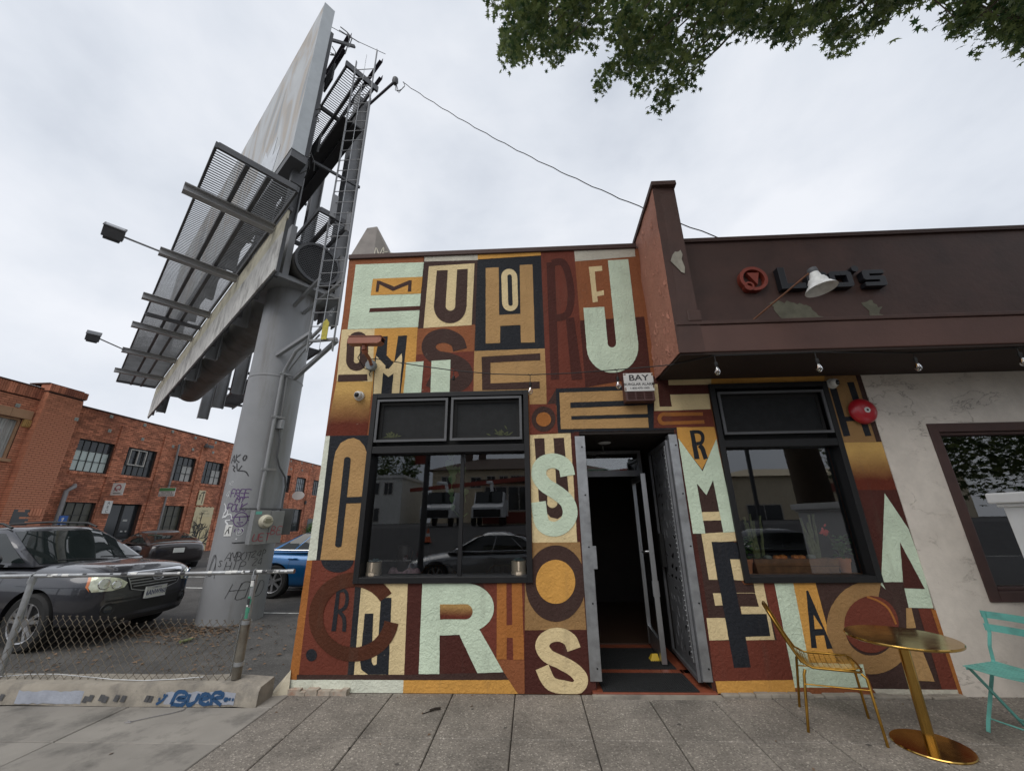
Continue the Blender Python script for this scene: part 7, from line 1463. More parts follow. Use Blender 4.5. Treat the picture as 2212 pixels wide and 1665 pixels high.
mb = MB(); mb.lathe([(0.36,-0.012),(0.36,0.012)], (0,0,0), 24, 'Y'); mb.xform(Matrix.Translation((BX+0.55,25.0,3.50)) @ Matrix.Diagonal((1.3,1,0.85,1))); part('sign_panel', mb, M_signw, sg)
mb = MB(); mb.tube([(BX,25.0,3.86),(BX+0.95,25.0,3.86)],0.02,6); part('sign_arm', mb, M_sash, sg)
sg = thing('parking_sign', 'small blue and white sign by the drain pipe behind the dark car roof', 'sign', (BX+0.5, 9.96, 0.2))
mb = MB(); mb.box(BX+0.5,BX+0.52,9.82,10.10,1.66,1.96); part('sign_panel', mb, M_signblue, sg)
mb = MB(); ribbon(mb, cr_pts([(9.90,1.84),(9.97,1.87),(9.93,1.75),(10.02,1.72)]), 0.03, lambda u, v: (BX+0.5215, u, v)); part('emblem', mb, M_signw, sg)
mb = MB(); mb.box(BX+0.5,BX+0.515,9.93,9.99,0.15,1.66); part('pole', mb, M_steel, sg)
# shrub by the far door
def leaf_cloud(name, centers, rad, n, size, m, parent=None, kind=None, flat=0.5, star=False):
    mb = MB()
    for c_ in centers:
        for k in range(n):
            p = Vector(c_) + Vector([max(-1.5*s_, min(1.5*s_, random.gauss(0,s_))) for s_ in rad])
            s = size * random.uniform(0.7,1.25)
            q = Matrix.Rotation(random.uniform(0,6.28),3,'Z') @ Matrix.Rotation(random.uniform(-1,1)*flat*2,3,'X') @ Matrix.Rotation(random.uniform(-1,1)*flat*2,3,'Y')
            if star:
                ang = [0,0.35,0.75,1.25,1.62,2.3,3.14]; 
                prof = [(1.0,0.0),(0.42,0.62),(0.62,0.86),(0.24,0.98),(0.08,1.46),(-0.12,0.72),(-0.62,0.62)]
                L_ = [(1.0,0),(0.33,0.20),(0.52,0.66),(0.10,0.34),(-0.12,0.86),(-0.24,0.30),(-0.62,0.34),(-0.42,0.0)]
                pts = [(x, y, 0) for x, y in L_] + [(x, -y, 0) for x, y in L_[-2:0:-1]]
                cz = 0.12
                vs = [(0,0,0)] + [(x, y, -0.25*(x*x+y*y)) for x, y, _ in pts]
                n_ = len(pts); mb.add([p + q @ (Vector(v)*s) for v in vs], [(0, 1+i, 1+(i+1) % n_) for i in range(n_)])
            else:
                mb.add([p + q @ (Vector(v)*s) for v in ((-1,0,0),(0,0.45,0.1),(1,0,-0.15),(0,-0.45,0.1))], [(0,1,2),(0,2,3)])
    return part(name, mb, m, parent, kind=kind)
sh = thing('shrub', 'small dark green shrub beside the far brick building doorway', 'shrub', (BX+0.7, 27.4, 0.3))
leaf_cloud('foliage', [(BX+0.7,27.4,1.1),(BX+0.6,27.1,0.9),(BX+0.7,27.7,1.2)], (0.22,0.25,0.25), 150, 0.08, M_plant, sh)
mb = MB(); mb.tube([(BX+0.7,27.4,0.25),(BX+0.68,27.4,1.1)],0.03,6); part('stem', mb, M_bark, sh)

# ------------------------------------------------------------------ cars
def smoothstep(t): return t*t*(3-2*t)
def lerp_table(tab, x):
    if x <= tab[0][0]: return tab[0][1:]
    for a, b in zip(tab, tab[1:]):
        if a[0] <= x <= b[0]:
            t = (x-a[0])/(b[0]-a[0]); return tuple(p+(q-p)*t for p, q in zip(a[1:], b[1:]))
    return tab[-1][1:]
def eval_mesh(o):
    dg = bpy.context.evaluated_depsgraph_get(); ev = o.evaluated_get(dg); me = bpy.data.meshes.new_from_object(ev); return me
def build_car(name, label, loc, heading, P):
    """x forward from the front bumper (0) to the tail (-L), y left, z up from the road"""
    car = thing(name, label, 'car', loc, heading)
    L, W = P['L'], P['W']/2
    def cross(x, zl, zt, w, drop):
        zs = zt - drop; h = zs - zl
        half = [(0,zl),(0.72*w,zl),(0.93*w,zl+0.03),(0.985*w,zl+0.16*h),(1.0*w,zl+0.45*h),(0.995*w,zl+0.72*h),(0.965*w,zl+0.93*h),(0.90*w,zs+0.25*drop),(0.74*w,zs+0.72*drop),(0.38*w,zt-0.01*drop),(0,zt)]
        return [(x,y,z) for y, z in half] + [(x,-y,z) for y, z in half[-2:0:-1]]
    st = P['stations']; rings = [cross(*s) for s in st]; k = len(rings[0]); mb = MB(); vs = [p for r in rings for p in r]; fs = []
    for i in range(len(rings)-1):
        for j in range(k): fs.append((i*k+j, i*k+(j+1) % k, (i+1)*k+(j+1) % k, (i+1)*k+j))
    fs.append(tuple(range(k))[::-1]); fs.append(tuple((len(rings)-1)*k+j for j in range(k)))
    mb.add(vs, fs); tmp = part('lower_body', mb, P['paint'], None, fix=True)
    ss = tmp.modifiers.new('s', 'SUBSURF'); ss.levels = 2; ss.render_levels = 2
    me = eval_mesh(tmp); tmp.modifiers.clear(); tmp.data = me
    cut = MB()
    for ax in P['axles']:
        for sy in (1, -1):
            cut.lathe([(P['arch'],sy*(W+0.2)),(P['arch'],sy*(W-0.30))], (ax,0,P['wr']), 36, 'Y')
    co = part('cut', cut, None, None, fix=True)
    bo = tmp.modifiers.new('b', 'BOOLEAN'); bo.operation = 'DIFFERENCE'; bo.object = co; bo.solver = 'EXACT'
    me = eval_mesh(tmp); tmp.modifiers.clear(); tmp.data = me
    bpy.data.objects.remove(co)
    me.polygons.foreach_set('use_smooth', [True]*len(me.polygons)); me.set_sharp_from_angle(angle=R(38))
    me.materials.clear(); me.materials.append(P['paint'])
    tmp.name = 'body'; tmp.parent = car; body = tmp
    bvh = BVHTree.FromPolygons([v.co for v in me.vertices], [tuple(p.vertices) for p in me.polygons])
    # inner shell blocks the view through the arches
    mb = MB(); mb.box(-L+0.4,-0.5,-W+0.33,W-0.33,0.22,0.75); part('underbody', mb, M_plastic, car, local=True)
    # greenhouse: rings lofted upward
    g = P['cabin']   # list of (z, x_front, x_rear, half width)
    def ring(z, xf, xr, w, n=10, rf=0.20, rr=0.25):
        pts = []
        for (cx, sx, rad, s0) in ((xf, 1, rf, 0),):
            pass
        p = []
        # front curve from right to left, then left side, rear curve, right side
        for i in range(n+1): t = -1 + 2*i/n; p.append((xf - rf*abs(t)**2.6*0.75, t*w, z))
        for i in range(1, n): t = i/n; p.append((xf - rf*0.75 + (xr + rr*0.6 - xf + rf*0.75)*t, w*(1+0.03*math.sin(math.pi*t)), z))
        for i in range(n+1): t = 1 - 2*i/n; p.append((xr + rr*0.6*abs(t)**2.6, t*w, z))
        for i in range(1, n): t = 1 - i/n; p.append((xf - rf*0.75 + (xr + rr*0.6 - xf + rf*0.75)*t, -w*(1+0.03*math.sin(math.pi*t)), z))
        return p
    n = 10; levels = []
    m = 8
    def cab(t):     # t in 0..1 -> params
        f = t*(len(g)-1); i = min(int(f), len(g)-2); u = f-i
        return tuple(a+(b-a)*u for a, b in zip(g[i], g[i+1]))
    for i in range(m+1): levels.append(ring(*cab(i/m)))
    top = levels[-1]; cx = sum(p[0] for p in top)/len(top)
    for s_, dz in ((0.93,0.028),(0.8,0.048),(0.5,0.066),(0.2,0.072)): levels.append([(cx+(p[0]-cx)*s_, p[1]*s_, g[-1][0]+dz) for p in top])
    k = len(levels[0]); mb = MB(); fs = []
    for i in range(len(levels)-1):
        for j in range(k): fs.append((i*k+j, i*k+(j+1) % k, (i+1)*k+(j+1) % k, (i+1)*k+j))
    fs.append(tuple((len(levels)-1)*k+j for j in range(k)))
    mb.add([p for r in levels for p in r], fs)
    cabin = part('roof', mb, P['paint'], car, local=True, smooth=60, fix=True)
    def cabpt(j, t, off):
        """point on the cabin skin: ring index j (float), height t"""
        r = ring(*cab(t)); K = len(r); a = int(math.floor(j)) % K; b = (a+1) % K; u = j - math.floor(j)
        p = Vector(r[a]).lerp(Vector(r[b]), u)
        r2 = ring(*cab(min(t+0.05,1.0))); r1 = ring(*cab(max(t-0.05,0.0)))
        up_ = (Vector(r2[a]).lerp(Vector(r2[b]), u) - Vector(r1[a]).lerp(Vector(r1[b]), u)).normalized()
        al = (Vector(r[b]) - Vector(r[a])).normalized(); nn = al.cross(up_).normalized()
        return p + nn*off
    def glasspatch(nm, jt, off=0.006, m_=M_carglass):
        """jt: list of rows, each row list of (j,t)"""
        mb = MB(); R_ = len(jt); C_ = len(jt[0])
        mb.add([cabpt(j, t, off) for row in jt for j, t in row], [(r*C_+c_, r*C_+c_+1, (r+1)*C_+c_+1, (r+1)*C_+c_) for r in range(R_-1) for c_ in range(C_-1)])
        return part(nm, mb, m_, car, local=True, smooth=80)
    rows = [0.05+0.88*i/5 for i in range(6)]
    glasspatch('windscreen', [[(0.45+9.1*c_/10, t) for c_ in range(11)] for t in rows])
    glasspatch('rear_window', [[(20.6+8.8*c_/10, t) for c_ in range(11)] for t in [0.12+0.76*i/5 for i in range(6)]])
    for side, (a, b) in enumerate(((10.15,19.7),)):
        spl = P.get('pillars', [0.0,0.46,0.80,1.0])
        for q in range(len(spl)-1):
            j0 = a+(b-a)*spl[q]+0.10; j1 = a+(b-a)*spl[q+1]-0.10
            jt = []
            for t in [0.10+0.76*i/4 for i in range(5)]:
                jt.append([(j0+(j1-j0)*c_/5, t) for c_ in range(6)])
            glasspatch('side_window', jt)
            jt2 = [[(50-j, t) for j, t in row] for row in jt]
            glasspatch('side_window', [row[::-1] for row in jt2])
    # patches that follow the body
    def conform(nm, poly, d, m_, off=0.008, parent=None, plane='yz', x0=1.0, smooth=70, n=9):
        """poly in (y,z) cast along -x (d) or in (x,z) cast along y"""
        bm = bmesh.new(); vs = [bm.verts.new((p[0], p[1], 0)) for p in poly]; bm.faces.new(vs)
        bmesh.ops.triangulate(bm, faces=bm.faces[:]); 
        bmesh.ops.subdivide_edges(bm, edges=bm.edges[:], cuts=n, use_grid_fill=True)
        bmesh.ops.triangulate(bm, faces=bm.faces[:])
        V = []; ok = True; D = Vector(d).normalized(); last = None
        for v in bm.verts:
            o = (Vector((x0, v.co.x, v.co.y)) - D*0) if plane == 'yz' else Vector((v.co.x, x0, v.co.y))
            if plane == 'yz': o = Vector((0, v.co.x, v.co.y)) - D*1.2
            else: o = Vector((v.co.x, 0, v.co.y)) - D*2.0
            hit = bvh.ray_cast(o, D)
            if hit[0] is None: p = last if last else o + D*1.2; V.append(p)
            else: last = hit[0] - D*off; V.append(last)
        mb = MB(); bm.verts.index_update(); mb.add(V, [tuple(v.index for v in f.verts) for f in bm.faces]); bm.free()
        return part(nm, mb, m_, parent or car, local=True, smooth=smooth)
    P['conform'] = conform
    # wheels
    for ax in P['axles']:
        for sy in (1, -1):
            wr, y = P['wr'], sy*(W-0.115)
            mb = MB(); mb.lathe([(wr*0.66,-0.10),(wr*0.90,-0.112),(wr*0.985,-0.085),(wr,-0.04),(wr,0.04),(wr*0.985,0.085),(wr*0.90,0.112),(wr*0.66,0.10)], (ax,y,wr), 36, 'Y', close=True); w = part('wheel', mb, M_tyre, car, local=True, smooth=40)
            mb = MB(); ri = wr*0.68
            mb.lathe([(ri,0.105*sy),(ri*0.93,0.10*sy),(ri*0.90,0.02*sy),(ri*0.90,-0.08*sy)], (ax,y,wr), 32, 'Y', close=True)
            mb.lathe([(0.055,0.085*sy),(0.06,0.06*sy),(0.07,0.03*sy)], (ax,y,wr), 14, 'Y')
            ns = P.get('spokes', 5)
            for s_ in range(ns):
                a = 2*math.pi*s_/ns + 0.3; ca, sa = math.cos(a), math.sin(a)
                for dl in (-0.20, 0.20) if P.get('split', True) else (0.0,):
                    c2, s2 = math.cos(a+dl*0.5), math.sin(a+dl*0.5); c3, s3 = math.cos(a+dl*1.0), math.sin(a+dl*1.0)
                    mb.bar((ax+0.05*c2,y+0.07*sy,wr+0.05*s2),(ax+ri*0.92*c3,y+0.092*sy,wr+ri*0.92*s3),0.045,0.025,(0,1,0))
            part('rim', mb, M_rim, w, local=False, smooth=40) if False else part('rim', mb, M_rim, w, local=True, smooth=40)
            mb = MB(); mb.lathe([(ri*0.9,-0.02*sy),(ri*0.9,-0.03*sy)], (ax,y,wr), 24, 'Y'); part('brake_disc', mb, M_plastic, w, local=True)
    # mirrors
    if P.get('mirror'):
        mx_, mz = P['mirror']
        for sy in (1, -1):
            mb = MB(); c_ = Vector((mx_, sy*(W+0.10), mz)); 
            mb.lathe([(0.02,-0.16),(0.075,-0.12),(0.088,0.0),(0.08,0.09),(0.03,0.13)], (0,0,0), 14, 'Y', ).xform(Matrix.Translation(c_) @ Matrix.Diagonal((0.9,1.0*sy,0.95,1)))
            mi_ = part('door_mirror', mb, P.get('mirror_mat', P['paint']), car, local=True, smooth=60, fix=True)
            mb = MB(); mb.bar((mx_+0.03,sy*(W-0.06),mz-0.08),(mx_+0.03,sy*(W+0.04),mz-0.05),0.10,0.035); part('mirror_arm', mb, M_plastic, mi_, local=True)
    return car, body, conform, bvh

# --- grey SUV, nose towards the cafe
sH = R(-3.93)
suvP = dict(L=4.75, W=1.85, paint=M_suv, wr=0.365, arch=0.425, axles=(-0.93,-3.645), mirror=(-1.72,1.16), mirror_mat=M_suv, spokes=5, pillars=[0.0,0.42,0.74,1.0],
  stations=[(-4.76,0.45,0.92,0.62,0.10),(-4.74,0.40,1.0,0.74,0.09),(-4.6,0.34,1.08,0.87,0.10),(-3.9,0.26,1.10,0.922,0.10),(-3.0,0.23,1.10,0.925,0.10),(-2.0,0.23,1.10,0.925,0.11),(-1.35,0.23,1.11,0.922,0.13),(-0.95,0.24,1.10,0.92,0.15),(-0.6,0.25,1.07,0.912,0.14),(-0.36,0.25,1.05,0.88,0.13),(-0.20,0.26,1.02,0.80,0.12),(-0.10,0.265,0.985,0.68,0.11),(-0.035,0.28,0.945,0.50,0.10),(0.0,0.31,0.89,0.30,0.08)],
  cabin=[(1.06,-1.08,-4.66,0.80),(1.25,-1.42,-4.55,0.765),(1.45,-1.78,-4.42,0.70),(1.57,-2.02,-4.25,0.635)])
suv, sbody, conf, sbvh = build_car('suv', 'dark grey suv parked behind the chain-link fence, its nose towards the cafe', (-6.026,1.98,0.003), sH, suvP)
FD = (-1,0,0)
hl = None
for sy in (1, -1):
    pl = [(0.44,0.815),(0.47,0.755),(0.62,0.725),(0.85,0.73),(0.90,0.80),(0.88,0.945),(0.74,0.925),(0.56,0.885)]
    h = conf('headlight', [(sy*a, b) for a, b in pl], (-1,-0.45*sy,0), M_lamp, 0.010)
    h2 = conf('turn_lens', [(sy*a, b) for a, b in [(0.875,0.735),(0.925,0.80),(0.905,0.94),(0.875,0.94),(0.895,0.80)]], (-1,-0.45*sy,0), M_amber, 0.013)
    for (a, b, r) in ((0.58,0.80,0.058),(0.73,0.825,0.072)):
        mb = MB(); 
        o = Vector((0, sy*a, b)) + Vector((1.2,0.54*sy,0)); hit = sbvh.ray_cast(o, Vector((-1,-0.45*sy,0)).normalized())
        if hit[0]:
            Mx = Matrix.Translation(hit[0] + Vector((0.008,0.004*sy,0))) @ Vector((1,0.45*sy,0.05)).to_track_quat('Z','Y').to_matrix().to_4x4()
            mb.lathe([(r,0.0),(r*1.0,0.012),(r*0.86,0.014),(r*0.82,0.004),(r*0.3,0.002)], n=20).xform(Mx); part('headlight_reflector', mb, M_chrome, h, local=True, smooth=40)
g = conf('grille', [(-0.43,0.82),(-0.36,0.72),(-0.2,0.68),(0.2,0.68),(0.36,0.72),(0.43,0.82),(0.43,0.93),(-0.43,0.93)], FD, M_plastic, 0.012)
conf('grille_trim', [(-0.46,0.935),(-0.44,0.905),(0.44,0.905),(0.46,0.935),(0.42,0.955),(-0.42,0.955)], FD, M_chrome, 0.024)
for z, w in ((0.87,0.42),(0.83,0.41),(0.79,0.39),(0.75,0.35)): conf('grille_bar', [(-w,z-0.007),(w,z-0.007),(w,z+0.007),(-w,z+0.007)], FD, M_steel, 0.018, parent=g)
for sy in (1,-1): conf('grille_edge', [(sy*a, b) for a, b in [(0.43,0.88),(0.445,0.88),(0.375,0.71),(0.20,0.665),(0.0,0.665),(0.0,0.68),(0.2,0.68),(0.365,0.72)]], FD, M_steel, 0.022, parent=g)
o = sbvh.ray_cast(Vector((1.2,0,0.86)), Vector((-1,0,0)))[0]
mb = MB(); Mx = Matrix.Translation(o + Vector((0.03,0,0))) @ Matrix.Rotation(R(90),4,'Y')
vs_ = []
for i in range(24): 
    t = 2*math.pi*i/24; vs_.append((0.062*math.sin(t), 0.092*math.cos(t), 0))
mb.tube([Vector(v) for v in vs_] + [Vector(vs_[0])], 0.009, 6, cap=False); mb.tube([(-0.052,0.03,0),(0.035,0.015,0),(0.035,-0.06,0)], 0.009, 6); mb.xform(Mx); part('grille_emblem', mb, M_chrome, g, local=True, smooth=60)
conf('bumper_intake', [(-0.60,0.50),(-0.56,0.40),(0.56,0.40),(0.60,0.50),(0.58,0.55),(-0.58,0.55)], FD, M_plastic, 0.006)
conf('bumper_lip', [(-0.80,0.345),(0.80,0.345),(0.80,0.30),(-0.80,0.30)], FD, M_plastic, 0.006)
conf('bumper_slat', [(-0.62,0.60),(-0.62,0.575),(0.62,0.575),(0.62,0.60)], FD, M_plastic, 0.004)
conf('bumper_seam', [(-0.84,0.70),(-0.84,0.693),(0.84,0.693),(0.84,0.70)], FD, M_plastic, 0.003)
for sy in (1,-1):
    hit = sbvh.ray_cast(Vector((1.2,sy*0.90,0.48)), Vector((-1,-0.25*sy,0)).normalized())[0]
    if hit:
        Mx = Matrix.Translation(hit+Vector((0.004,0,0))) @ Vector((1,0.35*sy,0)).to_track_quat('Z','Y').to_matrix().to_4x4()
        mb = MB(); mb.lathe([(0.085,0.0),(0.08,0.012),(0.06,0.006),(0.03,0.008)], n=20).xform(Mx); fl = part('fog_lamp', mb, M_plastic, suv, local=True, smooth=40)
        mb = MB(); mb.lathe([(0.05,0.008),(0.048,0.016),(0.03,0.018)], n=16).xform(Mx); part('fog_lens', mb, M_panedark, fl, local=True, smooth=40)
mb = MB(); py = 0.0; mb.box(0.015,0.045,py-0.165,py+0.165,0.555,0.715); npl = part('number_plate', mb, M_numplate, suv, local=True, bevel=0.003)
part('plate_text', text_mb('6ANW960', 0.098, lambda u, v: (0.0465, py+u*0.72, 0.625+v), None, True), M_inkplate, npl, local=True)
part('plate_text', text_mb('California', 0.04, lambda u, v: (0.0465, py+u, 0.692+v), None), M_inkplate, npl, local=True)
mb = MB(); mb.frame(0,0,0,0,0,0,0) if False else mb.box(0.046,0.05,py-0.166,py+0.166,0.551,0.562).box(0.046,0.05,py-0.166,py+0.166,0.708,0.719); part('plate_frame', mb, M_chrome, npl, local=True)
for sy in (1,-1):
    mb = MB(); mb.tube([(-2.15,sy*0.60,1.60),(-2.35,sy*0.60,1.665),(-3.2,sy*0.59,1.69),(-4.0,sy*0.58,1.66),(-4.2,sy*0.58,1.60)], 0.018, 8); part('roof_rail', mb, M_plastic, suv, local=True, smooth=60)
mb = MB()
for y0 in (0.62, 0.02):
    mb.tube([(-1.03,y0,1.10),(-1.10,y0-0.3,1.125),(-1.14,y0-0.62,1.135)], 0.010, 6)
part('wiper', mb, M_plastic, suv, local=True)
conf('hood_seam', [(-0.63,0.965),(-0.63,0.958),(0.63,0.958),(0.63,0.965)], FD, M_plastic, 0.004)
for xx in (-1.55,-2.62,-3.45):
    for sy in (1,-1): conf('door_seam', [(xx,0.38),(xx+0.007,0.38),(xx+0.007,1.0),(xx,1.0)], (0,-sy,0), M_plastic, 0.002, plane='xz')
for sy in (1,-1):
    mb = MB(); 
    for xx in (-2.45,-3.3): mb.tube([(xx,sy*0.925,0.94),(xx-0.06,sy*0.95,0.945),(xx-0.18,sy*0.95,0.945),(xx-0.24,sy*0.925,0.94)],0.016,6)
    part('door_handle', mb, M_suv, suv, local=True, smooth=60)
conf('side_moulding', [(-1.40,0.46),(-1.40,0.52),(-3.15,0.54),(-3.15,0.48)], (0,1,0), M_suv, 0.018, plane='xz'); conf('side_moulding', [(-1.40,0.46),(-1.40,0.52),(-3.15,0.54),(-3.15,0.48)], (0,-1,0), M_suv, 0.018, plane='xz')

def sedan(name, label, loc, heading, paint, L=4.7, H=1.44, rear=((0.42,),(0.72,),(1.15,),(1.55,))):
    P_ = dict(L=L, W=1.83, paint=paint, wr=0.335, arch=0.385, axles=(-0.92,-0.92-2.80), mirror=(-1.55,0.98), spokes=7, split=False, pillars=[0.0,0.44,0.80,1.0],
      stations=[(-L-0.01,0.44,0.86,0.60,0.08),(-L+0.01,0.38,0.93,0.73,0.07),(-L+0.16,0.30,0.985,0.83,0.09),(-L+0.6,0.22,1.0,0.89,0.10),(-3.4,0.19,0.97,0.913,0.10),(-2.6,0.19,0.95,0.915,0.10),(-1.7,0.19,0.95,0.912,0.11),(-1.1,0.20,0.92,0.905,0.14),(-0.6,0.20,0.84,0.87,0.15),(-0.25,0.21,0.75,0.80,0.14),(-0.08,0.22,0.68,0.70,0.12),(0.0,0.26,0.60,0.58,0.10)],
      cabin=[(0.92,-1.12,-L+rear[0][0],0.80),(1.08,-1.45,-L+rear[1][0],0.765),(H-0.15,-1.88,-L+rear[2][0],0.68),(H-0.075,-2.15,-L+rear[3][0],0.60)])
    car, body, cf, bv = build_car(name, label, loc, heading, P_)
    for sy in (1,-1):
        cf('headlight', [(sy*a,b) for a,b in [(0.44,0.60),(0.80,0.66),(0.84,0.72),(0.60,0.70)]], (-1,-0.5*sy,0), M_lamp, 0.008)
        cf('tail_lamp', [(sy*a,b) for a,b in [(0.46,0.80),(0.50,0.73),(0.80,0.70),(0.86,0.80),(0.80,0.87),(0.55,0.86)]], (1,-0.5*sy,0), M_taillamp, 0.008)
        for xx in (-1.5,-2.55,-3.40): cf('door_seam', [(xx,0.30),(xx+0.007,0.30),(xx+0.007,0.86),(xx,0.86)], (0,-sy,0), M_plastic, 0.002, plane='xz')
        mb = MB()
        for xx in (-2.35,-3.2): mb.tube([(xx,sy*0.905,0.80),(xx-0.05,sy*0.935,0.805),(xx-0.17,sy*0.935,0.805),(xx-0.22,sy*0.905,0.80)],0.014,6)
        part('door_handle', mb, paint, car, local=True, smooth=60)
        mb = MB(); mb.tube([(-1.25,sy*0.835,0.945),(-2.4,sy*0.84,0.965),(-3.4,sy*0.835,0.975),(-L+0.7,sy*0.79,0.985)],0.011,6); part('window_trim', mb, M_chrome, car, local=True)
    cf('grille', [(-0.42,0.44),(0.42,0.44),(0.50,0.60),(-0.50,0.60)], (-1,0,0), M_plastic, 0.006)
    cf('rear_diffuser', [(-0.70,0.33),(0.70,0.33),(0.66,0.42),(-0.66,0.42)], (1,0,0), M_plastic, 0.004)
    mb = MB(); mb.box(-L-0.035,-L-0.012,-0.155,0.155,0.66,0.81); n_ = part('number_plate', mb, M_numplate, car, local=True)
    part('plate_text', text_mb('I', 0.01, lambda u, v: (-L-0.036, -u, 0.73+v), None), M_inkplate, n_, local=True) if False else None
    return car
sedan('sedan', 'black fastback car parked nose-in near the brick building, seen from behind', (-16.4,12.1,0.02), R(148), M_blkcar, 4.75, 1.38, ((0.22,),(0.75,),(1.55,),(2.2,)))
sedan('sedan', 'bright blue saloon car half hidden between the billboard column and the cafe', (-2.08,5.57,0.055), R(-0.5), M_bluecar, 4.6, 1.47)
sedan('sedan', 'silver saloon car parked at the street kerb, reflected in the cafe window', (-3.6,-7.75,-0.15), R(180), M_silver, 4.6, 1.46)

# leaf litter and a crushed bottle under the suv
random.seed(5); mb = MB()
for k in range(900):
    a = random.random()
    if a < 0.7: x, y = random.gauss(-5.6,0.55), random.gauss(2.2,0.25)
    else: x, y = random.uniform(-6.6,-2.9), random.uniform(0.0,2.6)
    if (x-PC[0])**2+(y-PC[1])**2 < 0.27: continue
    s = random.uniform(0.012,0.04); t = random.uniform(0,6.28); z = 0.0105*y+0.004+random.uniform(0,0.012)
    mb.add([(x+s*math.cos(t),y+s*math.sin(t),z),(x-s*0.5*math.sin(t),y+s*0.5*math.cos(t),z+0.012),(x-s*math.cos(t),y-s*math.sin(t),z),(x+s*0.5*math.sin(t),y-s*0.5*math.cos(t),z+0.004)],[(0,1,2),(0,2,3)])
tag(part('leaf_litter', mb, M_litter), 'dry brown leaves blown together at the foot of the billboard column', 'leaf litter', kind='stuff')
mb = MB(); mb.lathe([(0.03,0),(0.034,0.02),(0.030,0.1),(0.034,0.16),(0.013,0.21),(0.013,0.23)], n=12).xform(Matrix.Translation((-5.05,1.55,0.045)) @ Matrix.Rotation(R(75),4,'Z') @ Matrix.Rotation(R(90),4,'Y') @ Matrix.Diagonal((0.6,0.9,0.85,1)))
tag(part('bottle', mb, mat('bottle_green', (0.15,0.17,0.07), 0.35, var=0.5, vs=30), smooth=50), 'crushed yellow-green plastic bottle lying on the asphalt behind the fence', 'bottle')

sedan('sedan', 'dark saloon car parked further along the kerb, reflected in the second cafe window', (4.3,-7.8,-0.15), R(180), M_suv, 4.7, 1.46)

# ------------------------------------------------------------------ fittings on the facade
# terracotta painted box camera
c1 = thing('security_camera', 'terracotta painted box camera on a bracket at the cafe corner', 'security camera', (-2.06, 0, 3.6))
Mx = Matrix.Translation((-1.98,-0.40,3.73)) @ Matrix.Rotation(R(-8),4,'Z') @ Matrix.Rotation(R(5),4,'Y')
mb = MB(); mb.box(-0.20,0.20,-0.05,0.05,-0.045,0.045).box(-0.21,0.235,-0.06,0.06,0.046,0.056).box(-0.215,-0.2,-0.045,0.045,-0.04,0.04)
mb.add([(0.2,-0.05,-0.045),(0.2,0.05,-0.045),(0.2,0.05,0.045),(0.2,-0.05,0.045),(0.235,-0.045,-0.02),(0.235,0.045,-0.02),(0.235,0.045,0.045),(0.235,-0.045,0.045)], [(4,5,6,7),(0,1,5,4),(1,2,6,5),(2,3,7,6),(3,0,4,7)])
mb.xform(Mx); part('housing', mb, M_camo, c1, bevel=0.004)
mb = MB(); mb.box(0.236,0.239,-0.035,0.035,-0.01,0.035).xform(Mx); part('lens_glass', mb, M_lens, c1)
mb = MB(); mb.tube([(-1.99,-0.39,3.685),(-1.99,-0.38,3.63)],0.03,10); mb.tube([(-1.99,-0.38,3.63),(-1.985,-0.35,3.60)],0.036,10); mb.tube([(-1.985,-0.36,3.605),(-1.99,-0.2,3.58),(-2.02,-0.06,3.56)],0.022,8); part('bracket', mb, M_camo, c1, smooth=50)
mb = MB(); mb.lathe([(0.065,-0.075),(0.068,-0.07),(0.068,-0.004)], (-2.03,0,3.56), 16, 'Y'); part('junction_box', mb, mat('box_grey', (0.23,0.26,0.27), 0.6), c1, smooth=40)
mb = MB(); mb.tube([(-2.02,-0.33,3.69),(-2.12,-0.25,3.58),(-2.09,-0.1,3.50),(-2.05,-0.05,3.50)],0.006,5); mb.tube([(-2.03,-0.03,3.49),(-2.05,-0.02,3.45),(-2.04,-0.015,3.42)],0.006,5); part('cable', mb, M_rubber, c1)
def dome_cam(x, z, label, tilt):
    t = thing('security_camera', label, 'security camera', (x, 0, z))
    mb = MB(); mb.lathe([(0.058,-0.03),(0.062,-0.022),(0.062,-0.003)], (x,0,z), 24, 'Y'); part('mount', mb, M_camw, t, smooth=40)
    Mx = Matrix.Translation((x,-0.055,z)) @ Vector(tilt).to_track_quat('Z','Y').to_matrix().to_4x4()
    mb = MB(); mb.lathe([(0.02,-0.045),(0.046,-0.02),(0.052,0.0),(0.046,0.02),(0.036,0.035),(0.03,0.036)], n=22).xform(Mx); part('ball', mb, M_camw, t, smooth=60)
    mb = MB(); mb.lathe([(0.033,0.0355),(0.030,0.042),(0.012,0.046)], n=18).xform(Mx); part('lens', mb, M_lens, t, smooth=60)
dome_cam(-2.15, 3.155, 'white round camera left of the big window, below the terracotta camera', (-0.1,-1,-0.15))
dome_cam(3.69, 3.16, 'white round camera under the brown soffit above the red bell', (0.35,-1,-0.25))
